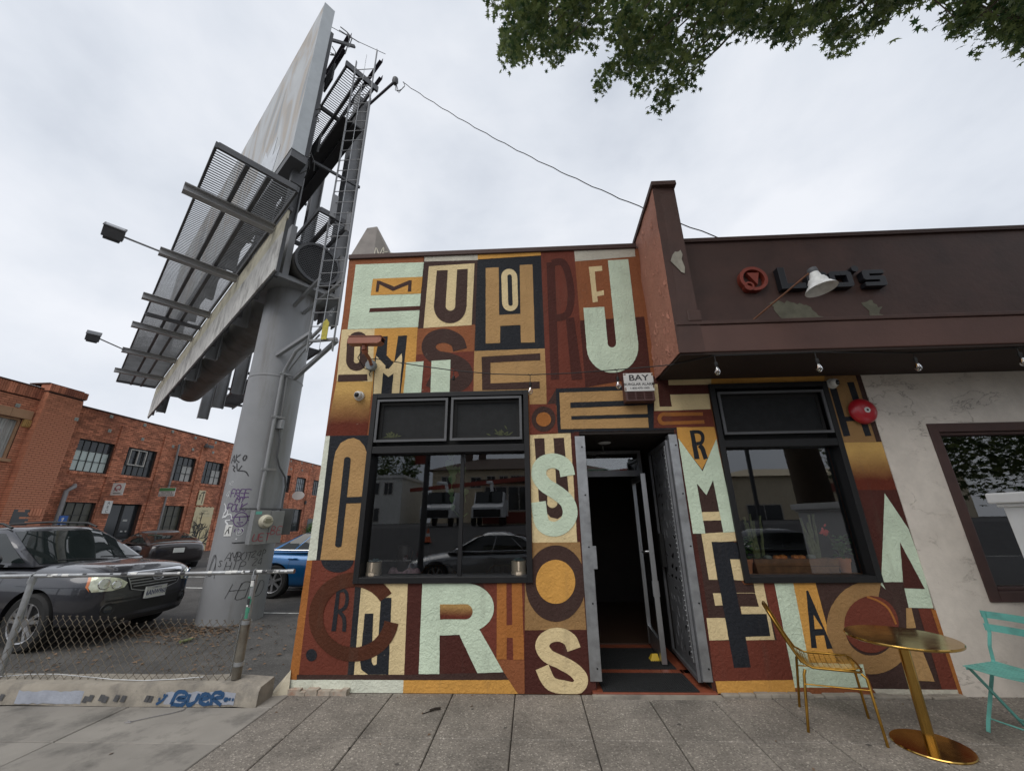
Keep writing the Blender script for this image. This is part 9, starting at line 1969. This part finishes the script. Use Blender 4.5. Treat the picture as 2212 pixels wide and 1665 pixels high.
# ------------------------------------------------------------------ street tree (trunk out of frame to the right, crown over the shop)
CROWN_NEAR = [(5.0,-1.95,6.75),(1.51,-0.96,7.81),(-0.3,-1.63,7.68),(0.58,-1.34,8.83),(1.3,-0.98,8.81),(5.56,-1.44,7.25),(4.93,-1.87,6.48),(0.72,-1.87,7.28),(1.63,-1.51,6.73),(4.06,-1.61,6.96),(2.08,-0.95,7.95),(5.12,-1.75,7.38),(2.02,-1.57,6.64),(-0.07,-1.06,8.91),(1.26,-0.28,8.28),(5.1,-1.9,6.3),(0.28,-1.16,8.18),(5.71,-1.49,7.02),(3.15,-1.71,6.94),(0.81,-1.87,7.45),(0.89,-1.18,8.98),(3.05,-1.68,6.77),(-0.21,-0.75,8.48),(2.88,-1.31,8.18),(2.06,-0.69,8.51),(1.6,-1.57,7.12),(2.73,-1.84,6.67),(1.9,-0.36,8.03),(1.85,-0.86,8.12),(4.74,-1.2,7.79),(1.52,-0.92,7.51),(5.28,-1.41,7.18),(5.56,-1.57,6.57),(3.95,-2.02,6.9),(1.34,-0.71,7.82),(-0.11,-1.39,7.43),(-0.01,-1.68,7.79),(0.82,-1.85,7.19),(2.99,-1.3,7.54),(4.12,-1.15,8.1),(1.5,-1.59,7.08),(4.38,-1.97,6.19),(3.86,-1.59,7.66),(2.43,-0.6,8.23),(2.28,-1.48,7.91),(5.04,-1.76,6.5),(1.45,-0.89,8.71),(2.94,-1.56,6.98),(5.19,-1.9,5.99),(2.96,-1.57,7.73),(2.95,-1.22,7.94),(4.76,-1.9,7.11),(1.76,-1.07,8.77),(1.82,-1.01,7.51),(4.71,-1.56,7.55),(1.79,-1.25,7.33),(1.82,-1.12,7.55),(3.46,-1.83,7.35),(2.64,-0.98,8.12),(1.16,-1.01,8.5),(2.04,-0.33,8.07),(0.68,-1.04,7.94),(2.77,-1.79,6.78),(0.11,-1.11,8.63),(4.56,-1.52,7.85),(1.45,-0.42,8.39),(4.1,-1.84,7.01),(5.24,-1.85,6.84),(2.59,-1.47,7.85),(-0.08,-1.65,7.91),(0.13,-1.53,8.29),(0.57,-1.33,7.57),(4.33,-0.87,7.87),(2.35,-1.49,8.13),(1.49,-1.29,7.24),(0.57,-1.5,7.8),(4.66,-1.53,7.46),(4.18,-1.56,7.72),(0.28,-1.43,8.28),(3.21,-1.21,7.84),(-0.01,-1.1,8.92),(3.83,-1.86,6.79),(4.9,-1.73,7.14),(2.05,-1.61,7.44),(3.83,-1.47,7.23),(2.07,-2.03,6.94),(1.19,-1.28,8.77),(0.3,-1.78,7.48),(2.58,-0.95,8.19),(0.68,-1.57,7.61),(0.74,-1.57,7.5),(3.2,-1.41,8.28),(1.95,-0.67,7.87),(0.7,-1.85,7.18),(1.24,-1.66,7.84),(5.14,-1.96,6.16),(3.06,-1.29,7.81),(4.09,-1.86,6.91),(4.6,-0.97,7.84),(-0.12,-0.52,8.69),(2.83,-1.84,6.62),(-0.01,-1.8,7.25),(2.21,-1.87,7.33),(2.2,-1.83,6.82),(0.19,-1.66,7.31),(1.16,-1.6,8.14),(2.07,-0.87,8.2),(1.17,-1.69,7.67),(4.42,-1.93,6.38),(0.18,-1.76,7.31),(1.45,-1.42,8.36),(-0.05,-1.63,7.7),(2.19,-1.68,7.63),(2.06,-0.77,7.48),(1.64,-0.85,7.23),(0.5,-1.86,7.53),(1.53,-1.11,7.2),(2.86,-2.18,6.68),(0.63,-0.89,8.58),(1.29,-1.3,7.56),(1.98,-1.61,8.05),(0.27,-1.36,7.28),(0.53,-0.9,8.71),(5.93,-1.33,6.82),(4.01,-1.37,8.08),(2.84,-1.3,8.51),(2.25,-1.7,7.28),(2.16,-1.15,6.89),(2.43,-1.01,8.53),(3.65,-1.61,6.85),(-0.12,-1.84,7.38),(1.1,-0.89,7.25),(2.23,-1.7,7.84),(3.62,-1.59,7.44),(1.76,-1.82,7.59),(2.55,-1.02,7.81),(2.44,-0.88,7.71),(2.81,-1.92,6.64),(0.24,-1.17,8.11),(1.89,-0.86,6.88),(4.55,-1.58,7.67),(3.87,-1.5,7.53),(5.64,-1.51,7.25),(2.88,-1.91,6.4),(2.47,-1.41,7.94),(3.59,-1.65,6.83),(4.8,-1.96,6.5),(1.83,-0.54,8.24),(0.04,-0.65,8.4),(2.64,-1.28,7.49),(4.87,-1.94,6.35),(0.86,-1.94,7.41),(0.98,-1.35,8.17),(4.33,-1.79,7.28),(2.17,-0.55,7.51),(5.41,-1.74,6.84),(0.31,-1.74,7.46),(0.29,-1.38,8.3),(0.32,-1.92,7.34),(1.14,-1.27,7.79),(0.21,-1.15,8.02),(2.31,-1.51,7.92),(5.47,-1.84,7.01),(0.45,-1.23,7.62),(2.35,-1.42,7.62),(3.57,-1.51,7.31),(-0.05,-1.43,7.48),(3.85,-1.86,7.16),(0.35,-0.61,8.72),(3.73,-1.09,7.84),(0.3,-0.95,8.52),(1.98,-1.9,7.42),(2.87,-1.37,7.41),(-0.02,-0.99,8.91),(0.25,-0.91,8.83),(-0.03,-0.94,8.45),(3.47,-2.03,6.92),(5.81,-1.4,7.07),(5.28,-2.01,6.36),(1.54,-1.35,7.34),(3.78,-1.89,6.98),(2.65,-1.8,7.41),(1.12,-1.35,8.68),(0.68,-1.0,8.76),(4.74,-2.22,6.38),(2.82,-1.26,7.95),(0.27,-1.41,8.38),(2.32,-1.35,7.54),(1.35,-1.25,7.28),(0.64,-0.88,8.21),(-0.01,-1.54,7.08),(2.07,-1.8,6.79),(1.91,-1.03,7.93),(5.27,-1.74,6.52),(2.0,-1.12,8.6),(0.17,-0.9,8.32),(3.65,-1.08,7.86),(2.04,-0.73,8.13),(0.63,-1.25,7.94),(3.58,-1.5,7.57),(0.04,-1.7,7.86),(1.67,-1.1,8.34),(1.56,-1.02,8.54),(0.79,-1.89,7.25),(-0.36,-1.36,8.75),(-0.13,-1.36,7.16),(4.28,-1.16,8.11),(0.44,-1.42,8.47),(0.28,-1.62,8.07),(4.46,-1.66,7.51),(5.12,-1.69,7.25),(1.31,-1.8,6.98),(0.7,-1.62,7.6),(4.72,-2.18,6.11),(2.05,-1.69,7.69),(0.88,-1.5,8.03),(0.68,-1.35,7.98),(4.44,-1.98,6.33),(1.7,-0.9,8.47),(1.69,-0.8,7.82),(5.54,-1.82,6.95),(2.07,-1.47,8.06),(2.25,-1.77,6.88),(0.05,-1.61,7.45),(0.34,-1.44,7.45),(1.7,-1.55,7.93),(3.01,-1.45,8.01),(0.4,-1.44,7.12),(5.42,-1.77,6.09),(1.89,-0.57,8.42),(2.62,-1.53,7.6),(5.38,-1.66,6.65),(5.57,-1.58,6.9),(2.77,-2.07,6.68),(5.25,-1.75,6.3),(3.27,-1.32,7.74),(1.64,-0.88,8.16),(3.53,-1.79,7.18),(0.52,-1.83,7.33),(5.13,-1.71,7.1),(1.3,-1.69,7.05),(4.61,-1.53,7.62),(2.22,-0.9,7.71),(4.97,-1.93,6.39),(4.87,-1.94,6.74),(2.13,-0.53,7.55),(4.47,-1.29,7.52),(-0.11,-1.06,7.82),(0.54,-0.99,8.9),(5.3,-1.55,7.2),(4.28,-1.28,7.44),(1.12,-1.8,7.05),(2.86,-1.23,7.88),(2.56,-0.81,7.81),(0.05,-1.05,8.65),(0.59,-2.0,7.24),(4.48,-1.81,7.11),(4.15,-1.43,8.18),(4.81,-2.24,5.98),(1.95,-1.71,7.61),(0.22,-1.86,7.17),(2.82,-1.24,7.89),(2.65,-1.16,8.46),(1.22,-1.24,7.75),(2.4,-1.75,7.67),(0.95,-1.52,7.48),(4.47,-1.94,6.24),(3.58,-1.63,6.92),(1.49,-1.96,7.36),(2.21,-2.06,6.83),(5.38,-1.38,7.29),(0.16,-1.93,7.22),(0.0,-0.68,8.24),(0.87,-1.22,7.76),(4.58,-1.89,6.65),(4.75,-1.84,7.1),(1.33,-0.77,7.78),(2.77,-1.08,8.13),(4.16,-1.65,7.42),(-0.13,-1.09,7.82),(2.52,-1.8,7.22),(2.82,-1.55,7.91),(1.25,-1.72,7.16),(1.87,-0.83,6.91),(0.34,-0.83,8.76),(0.22,-1.54,7.47),(2.08,-0.97,7.34),(4.6,-2.11,6.57),(1.85,-1.09,8.37),(3.1,-1.46,7.31),(3.9,-1.38,7.23),(0.65,-0.77,8.55),(1.92,-1.18,7.89),(3.69,-1.56,7.52),(3.96,-2.06,6.79),(0.1,-1.46,8.37),(1.55,-1.41,6.77),(2.63,-1.75,7.27),(0.89,-1.28,7.52),(4.23,-1.34,8.08),(5.65,-1.87,6.8),(1.58,-1.56,7.74),(4.97,-1.92,6.17),(4.11,-1.21,7.44),(2.44,-1.9,6.71),(1.48,-1.01,7.86),(1.96,-1.36,6.92),(5.11,-2.01,6.75),(1.46,-1.53,6.9),(2.43,-2.05,7.01),(1.65,-1.81,7.05),(1.37,-1.68,7.53),(0.08,-1.27,8.48),(2.75,-1.94,7.25),(1.52,-1.84,7.55),(2.43,-2.01,6.88),(1.63,-0.81,8.59),(1.88,-1.44,7.36),(0.71,-1.57,8.29),(1.18,-1.82,7.71),(1.34,-1.28,8.23),(3.95,-1.23,7.84),(0.52,-0.73,8.14),(3.88,-1.93,6.97),(2.19,-1.16,7.59),(4.97,-1.67,6.86),(1.87,-1.41,7.72),(0.61,-1.07,7.99),(1.15,-1.16,8.81),(1.6,-1.84,7.55),(0.9,-0.79,8.6),(0.19,-1.07,8.32),(3.6,-1.89,7.24),(2.7,-1.52,7.48),(3.06,-1.51,7.76),(-0.11,-0.91,8.16),(2.05,-1.07,7.2),(1.33,-1.07,7.79),(5.68,-1.74,6.59),(5.54,-1.84,6.98),(0.73,-0.96,8.04),(0.07,-0.76,8.65),(2.19,-0.79,7.38),(5.42,-1.74,6.25),(1.74,-1.59,6.84),(1.79,-1.05,8.35),(1.49,-0.81,7.7),(1.92,-1.54,7.52),(0.76,-1.04,8.43),(4.97,-1.97,6.18),(1.83,-0.99,7.5),(0.45,-1.27,7.44),(0.41,-0.88,8.37),(2.35,-1.94,7.32),(5.65,-1.59,7.31),(2.97,-1.93,6.56),(3.15,-1.06,8.17),(3.15,-1.23,7.84),(1.28,-1.57,7.1),(4.22,-1.07,7.43),(1.92,-1.97,6.95),(0.43,-1.66,7.07),(3.97,-1.67,6.87),(1.79,-1.43,7.13),(0.11,-1.23,8.84),(3.91,-1.23,7.83),(-0.06,-0.84,8.52),(3.53,-1.69,7.19),(0.04,-1.37,7.31),(5.1,-1.47,7.66),(5.54,-1.32,6.99),(4.12,-1.91,7.01),(3.97,-1.85,7.25),(1.92,-1.76,7.31),(2.98,-1.67,6.88),(5.56,-1.78,7.22),(0.32,-1.22,8.5),(2.4,-1.8,7.13),(0.48,-1.23,8.97),(5.19,-1.87,6.34)]
CROWN_TOP = [(6.94,-3.06,9.31),(7.69,-4.5,9.78),(4.55,-4.41,7.77),(6.83,-4.2,9.72),(-0.31,-5.24,7.89),(5.46,-6.2,9.43),(6.74,-3.41,9.21),(3.85,-5.0,8.99),(5.11,-1.09,9.25),(3.12,-2.18,7.82),(0.31,-3.96,8.2),(6.0,-3.67,7.49),(3.06,-4.43,11.45),(1.93,-5.3,10.46),(7.78,-4.15,10.62),(4.44,-5.09,8.9),(1.82,-3.21,8.48),(3.18,-2.87,9.26),(2.01,-4.73,10.66),(2.3,-3.56,7.86),(4.98,-3.46,7.43),(8.54,-0.65,7.03),(4.0,-5.77,8.53),(3.64,-3.99,10.32),(7.21,-4.12,9.51),(6.06,-6.19,9.1),(2.43,-1.66,10.49),(2.94,-1.33,9.02),(5.33,-5.79,9.86),(4.44,-3.82,7.73),(2.97,-4.3,9.19),(7.35,-6.51,7.36),(2.54,-4.82,8.02),(2.09,-4.72,9.52),(3.7,-5.13,9.71),(4.91,-5.24,10.42),(3.18,-5.24,9.43),(2.81,-5.28,10.61),(3.6,-5.22,9.21),(4.27,-6.87,8.46),(5.64,-4.37,9.52),(2.06,-2.21,8.58),(2.99,-5.69,10.09),(4.48,-4.27,9.4),(4.26,-4.19,9.39),(3.6,-2.08,11.74),(0.91,-3.57,8.49),(5.95,-6.88,11.51),(2.37,-3.87,10.93),(7.04,-4.88,9.31),(7.57,-1.41,8.57),(5.47,-2.68,8.74),(4.1,-1.95,9.01),(4.48,-1.62,10.38),(5.85,-4.27,8.06),(2.25,-4.62,9.38),(1.8,-5.02,7.82),(5.04,-4.29,10.81),(7.49,-3.49,8.87),(6.97,-5.04,10.15),(1.91,-4.2,9.41),(4.92,-6.26,8.06),(4.93,-6.22,11.12),(3.13,-3.33,12.31),(4.08,-3.1,9.71),(4.32,-5.27,7.2),(5.14,-3.93,10.59),(5.04,-2.45,7.78),(3.94,-2.85,8.59),(6.08,-4.27,8.69),(5.47,-5.53,12.09),(1.89,-1.14,10.83),(4.1,-2.88,10.17),(5.43,-2.48,8.63),(5.74,-4.48,7.68),(4.17,-2.34,9.37),(5.45,-4.22,9.18),(2.93,-3.78,9.13),(6.03,-4.12,10.22),(3.53,-2.18,8.11),(2.95,-3.94,9.05),(4.1,-3.42,8.85),(6.87,-5.14,10.15),(7.07,-3.54,11.32),(1.2,-4.57,7.31),(-2.07,-7.49,9.33),(2.23,-7.63,9.08),(1.78,-4.33,8.37),(7.64,-7.66,9.21),(11.92,-3.61,9.34),(4.4,-2.21,9.48),(5.9,-5.53,8.98),(5.61,-3.6,9.63),(6.85,-1.4,9.25),(5.85,-4.26,8.57),(6.19,-5.73,10.39),(2.14,-3.76,8.06),(2.7,-2.83,6.94),(7.65,-6.4,9.84),(3.98,-4.12,9.39),(7.4,-3.3,8.15),(4.6,-1.95,7.79),(5.18,-1.53,8.25),(4.24,-2.06,8.29),(4.54,-4.08,9.28),(2.15,-6.44,10.3),(2.84,-5.23,10.02),(3.31,-3.96,7.64),(3.95,-3.0,10.23),(6.22,-5.69,8.58),(6.03,-5.07,7.89),(6.31,-2.41,8.2),(1.85,-4.12,8.55),(3.17,-3.53,11.71),(6.63,-1.57,8.91),(7.15,-4.8,9.27),(4.89,-3.71,7.85),(5.89,-0.83,9.81),(4.43,-4.06,7.84),(7.56,-3.63,10.4),(2.61,-2.36,9.95),(4.25,-4.54,12.13),(8.14,-1.41,8.2),(7.75,-2.57,11.09),(4.33,-4.0,7.74),(1.21,-6.47,8.53),(4.6,-1.03,11.34),(3.3,-7.45,9.34),(5.43,-4.33,7.84),(3.04,-3.31,9.17),(0.78,-3.87,7.74),(2.4,-3.5,7.96),(5.02,-7.87,9.6),(4.98,-4.47,7.94),(1.02,-5.6,11.08),(5.38,-3.84,8.17),(3.08,-5.7,9.32),(6.57,-5.45,9.69),(3.53,-3.11,7.85),(3.87,-2.05,8.13),(1.66,-7.99,8.3),(7.04,-4.93,8.72),(-0.99,-4.54,8.69),(2.97,-4.55,7.48),(7.3,-6.01,10.45),(4.21,-2.6,8.7),(3.19,-2.97,10.73),(1.7,-3.55,10.02),(3.43,-3.59,9.29),(6.75,-2.91,9.46),(3.13,-4.48,11.64),(1.75,-4.26,8.16),(4.72,-5.14,9.86),(2.92,-4.61,7.13),(3.52,-6.32,8.62),(5.66,-6.51,11.23),(6.34,-3.28,8.53),(6.81,-2.88,8.46),(4.93,-3.4,7.97),(7.59,-5.94,9.51),(2.53,-3.73,8.71),(5.81,-2.94,9.3),(2.04,-3.62,7.0),(7.1,-1.1,9.2),(5.74,-3.65,6.8),(3.89,-2.01,8.9),(2.77,-8.58,10.27),(8.22,-0.64,12.09),(-0.25,-3.57,9.8),(3.36,-3.2,10.39)]

tr = thing('street_tree', 'tall street tree whose star-leaved branches hang over the brown shop', 'tree', (5.75,-3.6,0))
random.seed(17)
mb = MB(); mb.tube([(5.75,-3.6,-0.1),(5.74,-3.6,0.6),(5.7,-3.6,2.4),(5.5,-3.5,4.4)], [0.40,0.34,0.31,0.26], 14); part('trunk', mb, M_bark, tr, smooth=60)
hub = Vector((5.5,-3.5,4.3)); mb = MB()
for tip in ((2.2,-1.4,9.4),(0.9,-1.5,9.6),(3.4,-1.6,9.9),(6.5,-2.2,9.0),(5.0,-4.5,10.5),(3.4,-5.0,9.6),(7.4,-4.6,9.2),(5.6,-2.2,8.6)):
    tip = Vector(tip); m1 = hub.lerp(tip,0.45)+Vector((0,0,0.7)); mb.tube([hub, m1, tip], [0.13,0.08,0.03], 8)
part('limb', mb, M_bark, tr, smooth=60)
mb = MB()
for c_ in CROWN_NEAR[::14]:
    q = Vector(c_); e_ = q + Vector((1.3,-0.7,0.9)); mb.tube([q,(q+e_)/2+Vector((0.05,0.1,0.06)),e_],[0.006,0.014,0.024],6)
part('bough', mb, M_bark, tr, kind='stuff')
mb = MB()
near = [Vector(c_) for c_ in CROWN_NEAR]
for c_ in near[::3]:
    q = c_ + (Vector((3.2,-2.0,9.6))-c_).normalized()*0.7; mb.tube([q,(q+c_)/2+Vector((0.03,0.02,0.03)),c_,c_+Vector((random.uniform(-.1,.1),random.uniform(-.1,.1),-0.12))],[0.008,0.007,0.004,0.002],5)
part('twigs', mb, M_bark, tr, kind='stuff')
# the leaves nearest the lens one by one, the rest of the crown as one mass
LF = [(1.0,0),(0.33,0.20),(0.52,0.66),(0.10,0.34),(-0.12,0.86),(-0.24,0.30),(-0.62,0.34),(-0.42,0.0)]
lp = [(x,y,0) for x,y in LF] + [(x,-y,0) for x,y in LF[-2:0:-1]]
lm = MB(); lm.add([(0,0,0)]+[(x,y,-0.25*(x*x+y*y)) for x,y,_ in lp], [(0,1+i,1+(i+1)%len(lp)) for i in range(len(lp))])
lme = lm.mesh('leaf'); lme.materials.append(M_leaf)
for k in range(300):
    c_ = near[(k*7) % len(near)]; p = c_ + Vector((random.uniform(-.14,.14),random.uniform(-.14,.14),random.uniform(-.16,.1)))
    o = bpy.data.objects.new('leaf', lme); COL.objects.link(o); o.parent = tr; o.matrix_parent_inverse = world_matrix(tr).inverted(); o.location = p; s = 0.055*random.uniform(0.7,1.25); o.scale = (s,s,s)
    o.rotation_euler = (random.gauss(0,0.7), random.gauss(0.5,0.6), random.uniform(0,6.28))
leaf_cloud('foliage', near, (0.08,0.08,0.08), 26, 0.050, M_leaf, tr, kind='stuff', flat=0.42, star=True)
leaf_cloud('foliage', CROWN_TOP, (0.45,0.45,0.35), 55, 0.085, M_leaf, tr, kind='stuff', flat=0.42, star=True)

t2 = thing('street_tree', 'street tree added further along the kerb to darken the reflection in the brown framed window', 'tree', (11.5,-4.4,0))  # added out of view; its low crown covers bright sky in the pane
mb = MB(); mb.tube([(11.5,-4.4,-0.1),(11.45,-4.4,1.5),(11.3,-4.3,4.0)],[0.3,0.24,0.16],12); part('trunk', mb, M_bark, t2, smooth=60)
leaf_cloud('foliage', [(random.uniform(8.5,14.5),random.uniform(-7,-3.2),random.uniform(2.4,7)) for _ in range(100)], (0.5,0.5,0.4), 110, 0.10, M_leaf, t2, kind='stuff', flat=0.42, star=True)
# ------------------------------------------------------------------ across the street (seen reflected in the windows)
def house(name, label, x0, x1, y0, y1, h, wall_m, roof_m, hip, wl, extra=None):
    t = thing(name, label, 'building', ((x0+x1)/2, (y0+y1)/2, 0)); mb = MB(); mb.box(x0,x1,y0,y1,0,h); part('wall', mb, wall_m, t)
    mb = MB(); o = 0.5
    if hip: mb.add([(x0-o,y0-o,h),(x1+o,y0-o,h),(x1+o,y1+o,h),(x0-o,y1+o,h),(x0+(y1-y0)/2,(y0+y1)/2,h+hip),(x1-(y1-y0)/2,(y0+y1)/2,h+hip)], [(0,3,2,1),(0,1,5,4),(1,2,5),(2,3,4,5),(3,0,4)])
    else: mb.box(x0-0.15,x1+0.15,y0-0.15,y1+0.15,h,h+0.3)
    part('roof', mb, roof_m, t)
    for (a, b, c_, d) in wl:
        mb = MB(); f = 0.08
        mb.box(a-f,b+f,y1+0.003,y1+0.06,c_-f,c_); mb.box(a-f,b+f,y1+0.003,y1+0.06,d,d+f); mb.box(a-f,a,y1+0.003,y1+0.06,c_,d); mb.box(b,b+f,y1+0.003,y1+0.06,c_,d); mb.box((a+b)/2-0.03,(a+b)/2+0.03,y1+0.003,y1+0.05,c_,d); w = part('window', mb, M_trim, t)
        mb = MB(); mb.box(a,b,y1+0.003,y1+0.02,c_,d); part('pane', mb, M_panedark, w)
    return t
M_hcream = mat('cream_stucco', (0.66,0.56,0.40), 0.85); M_hwhite = mat('white_siding', (0.78,0.78,0.74), 0.8); M_rooft = mat('roof_shingle', (0.09,0.06,0.045), 0.9); M_hred = mat('red_fascia', (0.28,0.05,0.03), 0.6)
ap = house('apartment_building', 'cream apartment house with brown hip roof across the street, seen in the glass', -10.3,8,-46,-37,6.6,M_hcream,M_rooft,1.8,[(-9.3,-8.3,4.8,5.9),(-6.2,-5.2,4.8,5.8),(-4.5,-3.7,4.7,5.9),(-3.2,-2.4,3.9,5.9),(-2.0,0.2,4.7,5.9),(2,3.2,4.7,5.9)])
for x in (-7.6,-6.0): 
    mb = MB(); mb.box(x,x+0.8,-42,-41.2,7.8,9.2); part('chimney', mb, M_rooft, ap)
house('house', 'white two-storey house across the street, seen in the glass', -24,-13.2,-44,-36,5.8,M_hwhite,M_hwhite,0,[(-16.6,-15.6,4.2,5.3),(-15.0,-14.2,4.2,5.3),(-19,-17.6,4.2,5.3),(-16.4,-15.4,1.6,2.8)])
rs = house('diner', 'low restaurant with a slanting red roof edge across the street, seen in the glass', -3.8,9,-33,-26.5,4.3,M_hcream,M_rooft,0,[(-3.5,-1.9,2.3,4.0),(-1.7,-0.1,2.3,4.0),(0.1,1.8,2.3,4.0),(2.2,5,2.3,4.0)])
mb = MB(); mb.add([(-9.2,-26,3.7),(9,-26,5.1),(9,-25.6,5.1),(-9.2,-25.6,3.7),(-9.2,-26,3.95),(9,-26,5.5),(9,-25.6,5.5),(-9.2,-25.6,3.95)], [(0,3,2,1),(4,5,6,7),(0,1,5,4),(1,2,6,5),(2,3,7,6),(3,0,4,7)]); part('canopy', mb, M_hred, rs)
mb = MB(); mb.box(-3.7,8.9,-26.49,-26.4,1.35,2.15); part('red_dado', mb, M_signred, rs)
st_ = house('store', 'beige shop with a red oval sign across the street, seen in the second window', 18,40,-44,-34,5.2,M_hcream,M_hcream,1.2,[(20,23,0.8,2.6),(26.6,28.4,0.2,2.8),(31,34,0.8,2.6)])
mb = MB(); mb.lathe([(0.7,-33.95),(0.7,-33.8)],(0,0,0),24,'Y').xform(Matrix.Translation((27.5,0,4.1)) @ Matrix.Diagonal((2.0,1,0.6,1))); part('sign_panel', mb, M_signred, st_)
for x, y, h, lb in ((-3.05,-6.6,6.4,'street pole with a hanging sign box at the kerb, seen in the glass'),(9.05,-12.0,9.0,'leaning utility pole across the street, seen in the second window')):
    t = thing('street_pole', lb, 'pole', (x,y,0)); mb = MB(); mb.tube([(x,y,-0.15),(x+0.1,y,h)],0.08,10); part('pole', mb, M_bsteel, t, smooth=60)
    mb = MB(); mb.box(x-0.30,x+0.02,y-0.06,y+0.06,h-3.2,h-1.6) if x < 0 else mb.box(x-1.2,x+1.4,y-0.06,y+0.06,h-0.8,h-0.6); part('sign_box' if x < 0 else 'cross_arm', mb, M_hred if x < 0 else M_bark, t)
mb = MB()
for i, (x, y, r) in enumerate(((-20.5,-50,2.2),(-17.6,-52,1.8),(-27,-47,2.5))):
    t = thing('background_tree', ('dark tree left of the white house roof, seen in the glass','dark tree right of the white house roof, seen in the glass','dark tree beyond the white house, outermost in the glass')[i], 'tree', (x,y,0))
    q = MB(); q.tube([(x,y,-0.3),(x,y,8)],0.25,8,r1=0.1); part('trunk', q, M_bark, t)
    leaf_cloud('crown', [(x,y,8),(x+0.5,y,9.5),(x-0.4,y,7),(x,y,11)], (r*0.45,r*0.4,0.9), 220, 0.28, M_leaf, t)
# white utility trucks in the lot opposite
TZ = 1.25
def truck(ox, label):
    ut_ = thing('utility_truck', label, 'truck', (ox+1.2,-22.6,TZ), 0, 'utility trucks opposite')
    mb = MB(); mb.prism([(0,0.5),(0,1.15),(1.1,1.35),(1.75,2.15),(3.1,2.2),(3.1,0.5)], lambda u, v: (ox+0.2, -21.0-u, TZ+v), (2.0,0,0)); part('cab', mb, M_white, ut_, fix=True, bevel=0.05)
    mb = MB(); mb.prism([(1.12,1.42),(1.72,2.16),(1.70,2.19),(1.10,1.45)], lambda u, v: (ox+0.3, -21.0-u, TZ+v), (1.8,0,0)); part('windscreen', mb, M_carglass, ut_, fix=True)
    mb = MB(); mb.box(ox+0.1,ox+2.3,-25.4,-24.2,TZ+0.6,TZ+1.7); part('body', mb, M_white, ut_); mb = MB(); mb.tube([(ox+1.2,-25.2,TZ+1.7),(ox+1.2,-24,TZ+2.9),(ox+1.2,-21.5,TZ+2.7)],0.12,8); part('boom', mb, M_white, ut_)
    mb = MB(); mb.box(ox+0.35,ox+2.05,-20.99,-20.95,TZ+0.55,TZ+1.0); part('grille', mb, M_plastic, ut_)
    for sx in (ox+0.25,ox+2.05):
        for y in (-21.9,-25):
            mb = MB(); mb.lathe([(0.42,sx-0.12),(0.42,sx+0.12)],(0,y,TZ+0.42),20,'X'); part('wheel', mb, M_tyre, ut_)
truck(-7.3, 'white utility truck parked opposite under the red canopy edge, left one in the glass'); truck(-4.0, 'white utility truck parked opposite beside the red dado, right one in the glass')
mb = MB(); mb.add([(-60,-15.2,-0.14),(60,-15.2,-0.14),(60,-20,1.2),(-60,-20,1.2),(60,-40,1.35),(-60,-40,1.35)], [(0,1,2,3),(3,2,4,5)]); tag(part('far_lot', mb, M_road), kind='structure')
cone = thing('traffic_cone', 'orange traffic cone on the road opposite, seen in the glass', 'traffic cone', (-5.6,-17.5,0.52)); mb = MB(); mb.lathe([(0.18,0.03),(0.03,0.7)],n=14); mb.box(-0.2,0.2,-0.2,0.2,0,0.03); part('cone', mb, mat('cone_orange',(0.6,0.12,0.03),0.5), cone, local=True); mb = MB(); mb.lathe([(0.125,0.30),(0.09,0.45)],n=14); part('cone_band', mb, M_signw, cone, local=True)
